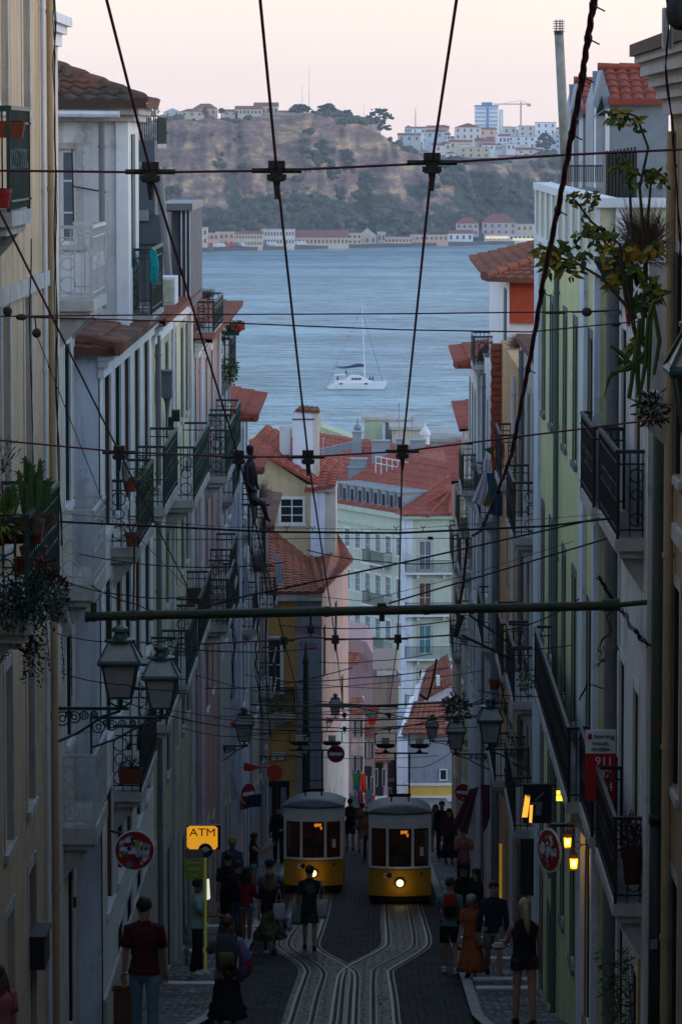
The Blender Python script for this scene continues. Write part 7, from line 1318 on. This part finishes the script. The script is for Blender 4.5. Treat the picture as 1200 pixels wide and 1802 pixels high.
person('person in orange-brown half hidden by the right tram', 647, 1513, 1.6, 0, (.1, -.1), (.05, .1), ((0, .2, .1), (0, .2, .1)), orangef, 'short', ('trousers', fab('brown2', (.14, .07, .04))), shoe_k, ('short', 'dark'), 1)
person('woman in a pale hoodie and violet shorts facing us by the right tram', 766, 1513, 1.68, 180, (.1, -.1), (.05, .1), ((0, .3, .1), (0, .3, .1)), greyf, 'long', ('hotpants', purp), shoe_w, ('long', 'brown'), 0)
person('tall man in black behind the woman in the pale hoodie', 777, 0, 1.84, 180, (.1, -.1), (.05, .1), ((0, .3, .1), (0, .3, .1)), black, 'long', ('trousers', navy), shoe_k, ('short', 'dark'), 0, d=130)
person('person in wide black trousers on the right pavement beyond the tram', 790, 1527, 1.72, 180, (.1, -.1), (.05, .1), ((0, .6, .1), (0, .6, .1)), plumf, 'long', ('long_skirt', black), shoe_k, ('long', 'dark'), 0)
person('person in a dull pink top under the plum flag', 815, 0, 1.74, 180, (.1, -.1), (.05, .1), ((.8, 1.5, .1), (.8, 1.5, .1)), pinkf, 'short', ('trousers', navy), shoe_k, ('short', 'brown'), 0, d=107)
t, I = person('man in a pale teal t-shirt and black shorts walking down on the right', 791, 1710, 1.82, 0, (.12, -.14), (.05, .25), ((.5, 1.4, .12), (.1, .5, .1)), teal, 'short', ('shorts', black), shoe_w, ('short', 'brown'), 0); backpack(I, fab('bright_red', (.35, .012, .015)), black, 'red and black backpack on the man in teal', .92)
person('child-sized woman in a long orange dress and pale hat', 829, 1733, 1.55, 165, (.12, -.12), (.05, .1), ((.1, .5, .1), (.1, .5, .1)), orangef, 'short', ('dress', orangef), shoe_k, ('long', 'light'), 0, cap=fab('straw', (.35, .30, .25)))
t, I = person('man in a dark shirt and khaki shorts striding uphill toward us', 868, 1735, 1.83, 180, (.28, -.22), (.1, .35), ((.1, .4, .14), (-.1, .25, .22)), navy, 'long', ('shorts', khaki), shoe_k, ('short', 'brown'), 0)
person('man in a dark cap behind the teal t-shirt man', 815, 0, 1.80, -150, (.1, -.1), (.05, .1), ((.2, .6, .1), (.2, .6, .1)), black, 'long', ('trousers', black), shoe_k, ('short', 'dark'), 0, d=83, cap=navy)
person('dark-haired woman in black behind the striding man', 838, 0, 1.72, 120, (.1, -.1), (.05, .1), ((.2, .6, .1), (.2, .6, .1)), black, 'long', ('trousers', black), shoe_k, ('long', 'dark'), 0, d=82)
t, I = person('blond woman in a black vest and tiny denim shorts, lower right', 922, 0, 1.86, 8, (.10, -.12), (.02, .08), ((.5, .9, .12), (.1, .3, .14)), black, 'none', ('hotpants', fab('dark_denim', (.03, .04, .08))), shoe_k, ('pony', 'blond'), 0, d=63.5)
c = W_(I, (-.27, .35, 1.05)); solo('paper_tray', MB().cb(c, .26, .10, .03).cb(c + V((0, 0, .03)), .2, .07, .03), whitef, 'small white paper tray held out by the blond woman', 'tray')
person('child with brown hair cut off at the lower left corner', -2, 0, 1.16, 20, (.1, -.1), (.05, .1), ((.1, .3, .1), (.1, .3, .1)), pinkf, 'short', ('trousers', navy), shoe_k, ('long', 'brown'), 0, d=33.0)
# seated black mannequin on a roof railing
d = 92; k = d / 7000; mk = mat('mannequin_black', (.010, .011, .016), .5, .2, 10); q = lambda x, y, o=0: P(x, y, d + o); t = thing('mannequin', 'black seated mannequin perched high over the left houses', 'mannequin', q(440, 880))
g0 = BASE[t]; vs = [q(443, 878), q(441, 850), q(439, 825), q(441, 806), q(440, 790), q(440, 782)]; rs = [.13, .10, .14, .05, .10, .085]; es = [(0, 1), (1, 2), (2, 3), (3, 4), (4, 5)]
def ad_(p, r, pr): vs.append(p); rs.append(r); es.append((pr, len(vs) - 1)); return len(vs) - 1
for o_ in (-.12, .12): i = ad_(q(448, 884, o_), .12, 0); i = ad_(q(463, 884, o_), .085, i); i = ad_(q(466, 900, o_), .06, i); i = ad_(q(471, 914, o_), .045, i); ad_(q(477, 918, o_), .03, i)
i = ad_(q(433, 822, -.15), .07, 2); i = ad_(q(434, 850, -.2), .055, i); i = ad_(q(446, 864, -.2), .04, i); ad_(q(452, 862, -.2), .03, i); i = ad_(q(446, 822, .1), .07, 2); i = ad_(q(450, 848, .1), .05, i); ad_(q(455, 862, .1), .03, i)
skin_obj('body', [v - g0 for v in vs], es, rs, mk, t)
solo('rail_perch', MB().tube([P(438, 888, 92), P(438, 960, 92)], .03, 6).tube([P(425, 888, 92), P(475, 888, 92)], .03, 6).tube([P(466, 880, 92), P(466, 990, 92)], .03, 6), iron_g, 'green iron posts under the seated black mannequin', 'post')
# ------------------------------------------------------------------ plants
def pot(x, y, d, w_, h_, label, m=terracotta, square=False, long=0):
    c = P(x, y, d); t = thing('flower_pot', label, 'flower pot', c)
    if long: MB().prism([(-long / 2, -w_ / 2, 0), (long / 2, -w_ / 2, 0), (long / 2 + .03, -w_ / 2 - .02, h_), (-long / 2 - .03, -w_ / 2 - .02, h_)], (0, w_, 0)).build('pot', m, t, world=False); MB().box(-long / 2, long / 2, -w_ / 2 + .02, w_ / 2 - .02, h_, h_ + .01).build('soil', soil, t, world=False)
    else: MB().lathe((0, 0, 0), [(w_ * .36, 0), (w_ * .48, h_ * .8), (w_ * .53, h_ * .8), (w_ * .53, h_)], 14).build('pot', m, t, world=False); MB().lathe((0, 0, h_), [(w_ * .45, 0), (w_ * .45, .008)], 12).build('soil', soil, t, world=False)
    return c
def bush(c, r, n, m, label, l=.09, w_=.035, name='plant', hang=0., seed=1, flat=1., stems=6, tw=None, cat='plant'):
    rr = random.Random(seed); t = thing(name, label, cat, c); f = MB(); s = MB()
    for k in range(stems): a = rr.uniform(0, 6.28); e_ = V((math.cos(a) * r * .6, math.sin(a) * r * .6, rr.uniform(.2, .9) * r - hang * rr.random())); s.tube([(0, 0, 0), e_ * .5 + V((0, 0, .04)), e_], [.008, .006, .003], 4)
    for k in range(n):
        a, b = rr.uniform(0, 6.28), rr.uniform(-1, 1); q = rr.random() ** .4 * r * (1 + .35 * noise.noise(V((a * 2, b * 3, seed)))); dd = V((math.cos(a) * math.sqrt(1 - b * b), math.sin(a) * math.sqrt(1 - b * b), b * flat)); p = dd * q; p.z -= hang * rr.random() ** 2
        random.seed(seed * 1000 + k); f.leaf(p, dd + V((rr.uniform(-.6, .6), rr.uniform(-.6, .6), rr.uniform(-.4, .5) - hang * .5)), l * rr.uniform(.6, 1.3), w_ * rr.uniform(.7, 1.2), droop=.3 + hang * .3)
    s.build('stems', stemm, t, world=False); f.build('leaves' if m is not dry else 'twigs', m, t, world=False); return t
def dryball(c, r, n, label, seed, flat=.7):
    rr = random.Random(seed); t = thing('dry_plant', label, 'dead plant', c); mb = MB()
    for k in range(n):
        a, b = rr.uniform(0, 6.28), rr.uniform(-.4, 1); dd = V((math.cos(a) * math.cos(b), math.sin(a) * math.cos(b), math.sin(b) * flat)); e_ = dd * r * rr.uniform(.5, 1); m_ = e_ * .55 + V((rr.uniform(-1, 1), rr.uniform(-1, 1), rr.uniform(-1, 1))) * r * .15
        mb.tube([(0, 0, -r * .2), m_, e_], [.004, .003, .0015], 3, False); mb.tube([m_, m_ + V((rr.uniform(-1, 1), rr.uniform(-1, 1), rr.uniform(-.3, 1))) * r * .3], .002, 3, False)
    mb.build('twigs', dry, t, world=False)
def succ(c, label, seed, n=9, h=.45, spread=.12):
    rr = random.Random(seed); t = thing('cactus', label, 'cactus', c)
    for k in range(n):
        a = rr.uniform(0, 6.28); b0 = V((math.cos(a) * spread * rr.random(), math.sin(a) * spread * .5, 0)); hh = h * rr.uniform(.5, 1.1); e_ = b0 + V((rr.uniform(-.06, .06), 0, hh)); mb = MB().tube([b0, b0.lerp(e_, .5), e_ - V((0, 0, .03)), e_], [.03, .034, .024, .006], 5)
        for j in range(9): p_ = b0.lerp(e_, (j + 1) / 10); s_ = rr.choice((-1, 1)); mb.tube([p_, p_ + V((s_ * .05, rr.uniform(-.02, .02), .035))], [.016, .003], 4)
        mb.build('stem', leafm, t, world=False)
# upper left balcony boxes
c = pot(12, 242, 38.0, .16, .15, 'brown planter box on the upper left balcony rail', long=.30); c = pot(6, 366, 37.8, .16, .18, 'red-brown planter at the foot of the upper left balcony', redpl)
# planted balcony in the middle of the left edge
pot(35, 955, 38.2, .24, .22, 'largest terracotta trough on the planted left balcony', long=.42); pot(-4, 960, 38.0, .2, .24, 'red pot cut by the left edge on the planted balcony', redpl); pot(60, 985, 39.5, .16, .14, 'terracotta pot on the balcony floor beside the railing', long=.22); pot(48, 1010, 38.6, .16, .16, 'dark red pot low behind the planted balcony rail', redpl, long=.2)
succ(P(50, 905, 38.4), 'tall dark green cactus clump on the planted left balcony', 3, 12, .52, .14); succ(P(72, 890, 38.8), 'shorter green cactus right of the tall clump', 5, 7, .38, .08); succ(P(20, 905, 38), 'low dark succulent at the left edge of the balcony', 8, 7, .28, .1)
dryball(P(38, 930, 38.0), .27, 1100, 'brown dry creeping plant spilling over the terracotta trough', 2); dryball(P(78, 915, 38.6), .15, 420, 'small dry plant at the end of the balcony trough', 4)
bush(P(4, 915, 37.6), .14, 90, leafy, 'yellow-green rosette plant at the left edge', .11, .03, seed=3); bush(P(6, 830, 38.4), .22, 120, dry, 'tall dry stalks of leaves at the left edge above the cactus', .07, .02, seed=13, flat=1.6)
bush(P(62, 1040, 38.0), .30, 1300, leafd, 'dense dark creeper hanging under the planted balcony', .05, .02, hang=.12, seed=4, cat='creeper'); bush(P(20, 1060, 37.6), .26, 900, leafd, 'dark bushy creeper at the left edge under the balcony', .05, .02, hang=.1, seed=5, cat='creeper'); bush(P(98, 1055, 38.8), .14, 220, leafd, 'small bunch of creeper at the balcony corner', .05, .02, hang=.15, seed=6, cat='creeper')
bush(P(82, 1000, 38.6), .1, 90, leafr, 'dark red leafy plant at the end of the planted balcony', .06, .035, seed=7); bush(P(110, 1030, 39), .07, 60, leafr, 'tiny red rosette dangling right of the planted balcony', .05, .03, seed=8); bush(P(58, 1120, 38.4), .12, 260, leafd, 'hanging tip of creeper below the planted balcony', .05, .02, hang=.4, seed=9, cat='creeper')
for k, (x0, y0, y1) in enumerate(((122, 1050, 1225), (108, 1120, 1200), (40, 1150, 1190), (82, 1110, 1180))):
    mb = MB(); a, b = P(x0, y0, 40), P(x0 + 5, y1, 40); rr = random.Random(k); mb.tube([a, a.lerp(b, .5) + V((.01, 0, 0)), b], .003, 4)
    for j in range(28): p_ = a.lerp(b, rr.random()); random.seed(j + k * 50); mb.leaf(p_, (rr.uniform(-1, 1), rr.uniform(-1, 1), -.6), .025, .015)
    solo('trailing_vine', mb, leafr if k % 2 == 0 else leafd, ('longest thin red vine trailing down beside the white balcony', 'thin green vine trailing over the tan drainpipe', 'short red vine trailing over the ochre window', 'short green vine trailing beside the white pipe')[k], 'vine')
solo('driftwood_shelf', MB().prism([P(95, 1030, 38.8), P(108, 1030, 38.8), P(127, 1110, 38.8), P(120, 1122, 38.8), P(98, 1085, 38.8)], (0, .12, 0)), stone, 'broken grey bracket at the corner of the planted balcony', 'bracket')
# left street balconies
pot(229, 865, 58.4, .22, .2, 'terracotta pot with a white cactus on a left balcony'); c = P(221, 846, 58.3); t = thing('cactus', 'pale fluffy cactus standing in the terracotta pot on a left balcony', 'cactus', c); MB().tube([(0, 0, 0), (0, 0, .15), (0, 0, .27), (0, 0, .32)], [.045, .06, .05, .01], 9).build('stem', mat('cactus_pale', (.20, .22, .20), .9, .3, 20), t, world=False)
bush(P(250, 838, 59), .13, 160, leafm, 'round green potted plant beside the pale cactus', .06, .02, seed=21); bush(P(262, 862, 60), .14, 120, dry, 'dry brown plant on the same balcony as the pale cactus', .07, .02, seed=22)
pot(232, 962, 58.3, .2, .2, 'reddish pot behind the rail under the pale cactus balcony'); bush(P(232, 935, 58.3), .16, 90, dry, 'bare twiggy plant growing in the reddish pot', .1, .012, seed=23); pot(230, 1378, 58.6, .3, .22, 'wide brown pot on the lower left balcony', long=.3); bush(P(232, 1350, 58.6), .16, 200, leafd, 'dark plant in the wide brown pot on the lower left balcony', .06, .02, seed=24)
c = P(135, 1478, 54.2); bush(c, .12, 80, leafd, 'little dark plant on the lowest white balcony', .06, .02, seed=25); solo('duck_planter', MB().ball(P(130, 1490, 54), .1, .08, .06).ball(P(138, 1478, 54), .04), stone, 'grey rounded planter on the lowest white balcony', 'planter')
dryball(P(362, 520, 86), .30, 300, 'nest of dry brown twigs on the far left roof balcony', 31); pot(411, 590, 94, .2, .2, 'green flower box hung over the water at the left', mat('green_box', (.01, .06, .05), .5, .1), long=.26); bush(P(414, 573, 94), .22, 300, leafm, 'leafy geranium in the green flower box over the water', .07, .05, seed=32, flat=.5); mb = MB(); rr = random.Random(4); c = P(420, 577, 93.8)
for k in range(60): random.seed(k); mb.leaf(c + V((rr.uniform(-.18, .12), rr.uniform(-.1, .1), rr.uniform(-.06, .08))), (rr.uniform(-1, 1), rr.uniform(-1, 0), rr.uniform(-.5, 1)), .05, .05)
solo('geranium_flowers', mb, redflower, 'bright red geranium blooms over the water at the left', 'flowers')
bush(P(402, 640, 95.5), .22, 260, leafm, 'trailing green vine on the ornate lattice balcony', .08, .05, hang=.35, seed=33); bush(P(392, 590, 95.5), .16, 120, leafd, 'dark leafy plant on top of the ornate lattice balcony', .08, .04, seed=34)
pot(340, 1062, 82, .35, .3, 'wooden-brown trough with dry plants on a left balcony', wood, long=.34); dryball(P(340, 1040, 82), .16, 120, 'dry white-brown plants in the wooden trough', 35); bush(P(480, 1232, 143), .5, 300, leafd, 'dark plants on the balcony of the ochre corner house', .12, .05, seed=36)
dryball(P(458, 870, 130), .55, 260, 'dry shrub growing beside the mannequin', 37, 1.6); dryball(P(455, 1000, 112), .45, 260, 'dry hanging shrub under the mannequin', 38, 1.8); dryball(P(918, 605, 88), .42, 520, 'large brown dry bush spilling from the roof on the right', 39); pot(870, 1213, 80, .25, .2, 'small pot with a green plant on the far right iron balcony'); bush(P(925, 1200, 70), .16, 140, leafm, 'small bright green plant behind the iron balcony on the right', .07, .03, seed=40)
bush(P(805, 1250, 110), .3, 200, leafd, 'dark creeper behind the lanterns on the far right', .14, .07, seed=42, flat=1.5); bush(P(790, 1240, 112), .2, 90, leafr, 'reddish creeper in front of the steep orange roof', .12, .06, seed=43)
# big leaved plant at the upper right
t = thing('papaya_plant', 'big-leaved green and yellow potted plant reaching over the right side', 'plant', P(1120, 640, 38.5)); o0 = BASE[t]; rr = random.Random(9); stm = MB(); lf = MB(); lf2 = MB()
def branch(pts, clusters, d=38.2):
    ps = [P(x, y, d + rr.uniform(-.1, .1)) for x, y in pts]; stm.tube(ps, [max(.006, .02 - .012 * i / len(ps)) for i in range(len(ps))], 6)
    for (x, y, n, l) in clusters:
        c = P(x, y, d)
        for k in range(int(n * 1.5)):
            a = rr.uniform(0, 6.28); dd = V((math.cos(a), rr.uniform(-.8, .8), math.sin(a) * .6 - .25)); random.seed(int(x * 7 + y + k)); b_ = c + V((rr.uniform(-.05, .05), rr.uniform(-.05, .05), rr.uniform(-.05, .05))); stm.tube([c, b_], .003, 3); (lf if rr.random() < .5 else lf2).leaf(b_, dd, l * rr.uniform(.5, 1.2), l * rr.uniform(.3, .55), up=(rr.uniform(-.5, .5), -1, rr.uniform(0, .8)), droop=.45)
branch([(1130, 640), (1100, 520), (1090, 430), (1040, 390), (1012, 352)], [(1010, 352, 9, .10), (1035, 345, 8, .10), (1050, 350, 6, .09), (1030, 375, 5, .08)])
branch([(1130, 600), (1135, 450), (1125, 330), (1140, 260), (1120, 205), (1095, 195)], [(1080, 200, 9, .11), (1100, 205, 9, .11), (1118, 215, 7, .10), (1132, 230, 3, .08), (1090, 212, 6, .09)])
branch([(1110, 560), (1112, 430), (1108, 340), (1105, 290)], [(1095, 285, 8, .10), (1112, 300, 9, .11), (1085, 295, 5, .09), (1108, 325, 5, .09)])
branch([(1135, 560), (1138, 400), (1145, 320)], [(1145, 305, 9, .11), (1160, 310, 7, .11), (1135, 315, 5, .1), (1168, 320, 4, .10)])
branch([(1120, 560), (1060, 490), (1010, 460), (965, 450)], [(955, 445, 12, .12), (975, 440, 12, .13), (990, 465, 12, .13), (1000, 440, 9, .12), (965, 468, 9, .12), (1010, 480, 6, .11), (1025, 450, 10, .12), (1020, 410, 7, .10), (1045, 415, 9, .11), (1060, 440, 9, .12), (1075, 470, 9, .12)])
branch([(1120, 600), (1100, 480), (1060, 420), (1035, 405)], [(1030, 405, 8, .10), (1060, 405, 8, .11), (1080, 420, 8, .12), (1100, 440, 12, .15), (1120, 470, 12, .16), (1095, 490, 9, .13), (1140, 500, 9, .15), (1150, 440, 8, .13), (1080, 505, 6, .12)])
branch([(1130, 640), (1150, 540), (1148, 500)], [(1145, 520, 14, .17), (1120, 540, 14, .15), (1105, 620, 6, .12), (1120, 600, 8, .13), (1095, 635, 4, .12)])
stm.build('stems', stemm, t); lf.build('leaves', leafm, t); lf2.build('leaves', leafy, t)
t = thing('strap_leaf_plant', 'plant with long drooping strap leaves above the huge lantern', 'plant', P(1130, 600, 37.5)); mb = MB()
for (pts) in ([(1135, 620), (1105, 650), (1075, 655), (1062, 700)], [(1135, 620), (1110, 640), (1070, 665), (1065, 690)], [(1125, 560), (1120, 620), (1105, 700), (1128, 710)], [(1140, 560), (1150, 530), (1165, 525), (1172, 540)], [(1140, 560), (1135, 640), (1125, 700), (1120, 730)], [(1110, 640), (1085, 615), (1074, 608)], [(1120, 600), (1112, 660), (1108, 700)], [(1145, 560), (1142, 620), (1140, 690)], [(1150, 540), (1160, 600), (1150, 660)], [(1130, 560), (1120, 640), (1122, 690), (1118, 700)]):
    ps = [P(x, y, 37.5) for x, y in pts]; mb.tube(ps, [.018, .022, .014, .004][:len(ps)], 4)
mb.build('leaves', leafm, t); dryball(P(1132, 440, 41.5), .40, 800, 'mass of pinkish dry twigs behind the tan drainpipe on the right', 51, 1.7); solo('planter_corner', MB().prism([P(1122, 692, 39), P(1160, 690, 39), P(1175, 720, 39), P(1170, 785, 39), P(1130, 745, 39)], (0, .5, 0)), stone, 'weathered stone corner holding the plants at the right edge', 'stone planter')
bush(P(1150, 720, 38.5), .16, 200, leafd, 'dark undergrowth at the foot of the strap-leaved plant', .07, .03, seed=52)
t = thing('satellite_pot', 'black round-bottomed basket cut off at the top right corner', 'basket', P(1190, 0, 36)); c = P(1196, 20, 36); MB().ball(c, .13, .13, .17, 14, 8).build('basket', grnmesh, t); MB().box(P(1170, 0, 36).x, P(1180, 0, 36).x, 36.2, 36.4, P(0, 85, 36).z, P(0, 12, 36).z).box(P(1184, 0, 36).x, P(1188, 0, 36).x, 36.2, 36.4, P(0, 85, 36).z, P(0, 40, 36).z).build('post', stone, t)
# lower right balcony plants and bamboo
pot(1112, 1555, 44.9, .25, .42, 'tall dark red vase on the lower right balcony', mat('wine_red_pot', (.05, .008, .008), .5, .2, 6)); bush(P(1115, 1490, 45), .16, 160, leafr, 'red-leaved plant in the dark red vase on the balcony', .09, .035, seed=61, flat=1.3); bush(P(1108, 1450, 45), .1, 60, leafr, 'upper tuft of red leaves near the balcony rail', .08, .03, seed=62)
g = P(1090, 1802, 46); t = thing('bamboo_plant', 'leafy bamboo growing in front of the wall at the lower right', 'bamboo', g); f = MB()
for k in range(7):
    x0 = 1068 + k * 8; a, b = P(x0 + rr.uniform(-4, 4), 1830, 46 + rr.uniform(-.2, .2)), P(x0 + rr.uniform(-16, 10), 1655 + 18 * (k % 4), 46); MB().tube([a, a.lerp(b, .5) + V((.01, 0, 0)), b], [.008, .007, .003], 6).build('cane', mat('cane_yellow', (.16, .16, .04), .5, .2, 8), t)
    for j in range(42): u = rr.random() ** .7; p_ = a.lerp(b, u); random.seed(k * 90 + j); f.leaf(p_, (rr.uniform(-1, 1), rr.uniform(-.6, .6), rr.uniform(-.5, .7)), rr.uniform(.07, .14), .022, droop=.4)
f.build('leaves', leafm, t)
solo('yellow_post', MB().tube([P(1126, 1830, 45), P(1126, 1688, 45)], .03, 8), mat('post_yellow', (.42, .28, .03), .5, .2, 6), 'yellow post between the bamboo and the dark mast', 'post')
a = P(1146, 1665, 43.8); solo('mast_label', MB().box(a.x - .01, a.x + .07, 43.86, 43.9, a.z - .05, a.z + .05), teal, 'pale teal sticker wrapped on the dark mast', 'sticker')
# left pavement furniture
p = G(313, 1770); t = thing('water_bottle_stack', 'stack of clear blue water bottles by the shop door on the left', 'bottles', P(329, 1700, 74)); bm_ = mat('bottle_blue', (.18, .28, .38), .2, .1, 6, spec=.6)
for k in range(4): MB().lathe(P(329, 1700 - k * 18, 74), [(.04, 0), (.045, .03), (.045, .13), (.02, .17), (.018, .19)], 10).build('bottle', bm_, t)
solo('wooden_crate', MB().box(-3.6, -3.3, 54, 54.3, zg(54) + .13, zg(54) + .75).box(-3.62, -3.28, 53.98, 54.32, zg(54) + .68, zg(54) + .72), wood, 'brown wooden crate by the wall beside the man in maroon', 'crate')
c = P(60, 1710, 44.6); solo('letterbox', MB().box(-3.9, -3.72, 44.2, 44.9, P(0, 1698, 44.5).z, P(0, 1640, 44.5).z).box(-3.9, -3.70, 44.15, 44.95, P(0, 1643, 44.5).z, P(0, 1638, 44.5).z), iron_k, 'black letterbox on the ochre wall at the lower left', 'letterbox')
solo('wall_box', MB().cb(P(132, 1588, 53), .04, .06, .14), iron_k, 'small black box on the cream strip of wall', 'box')
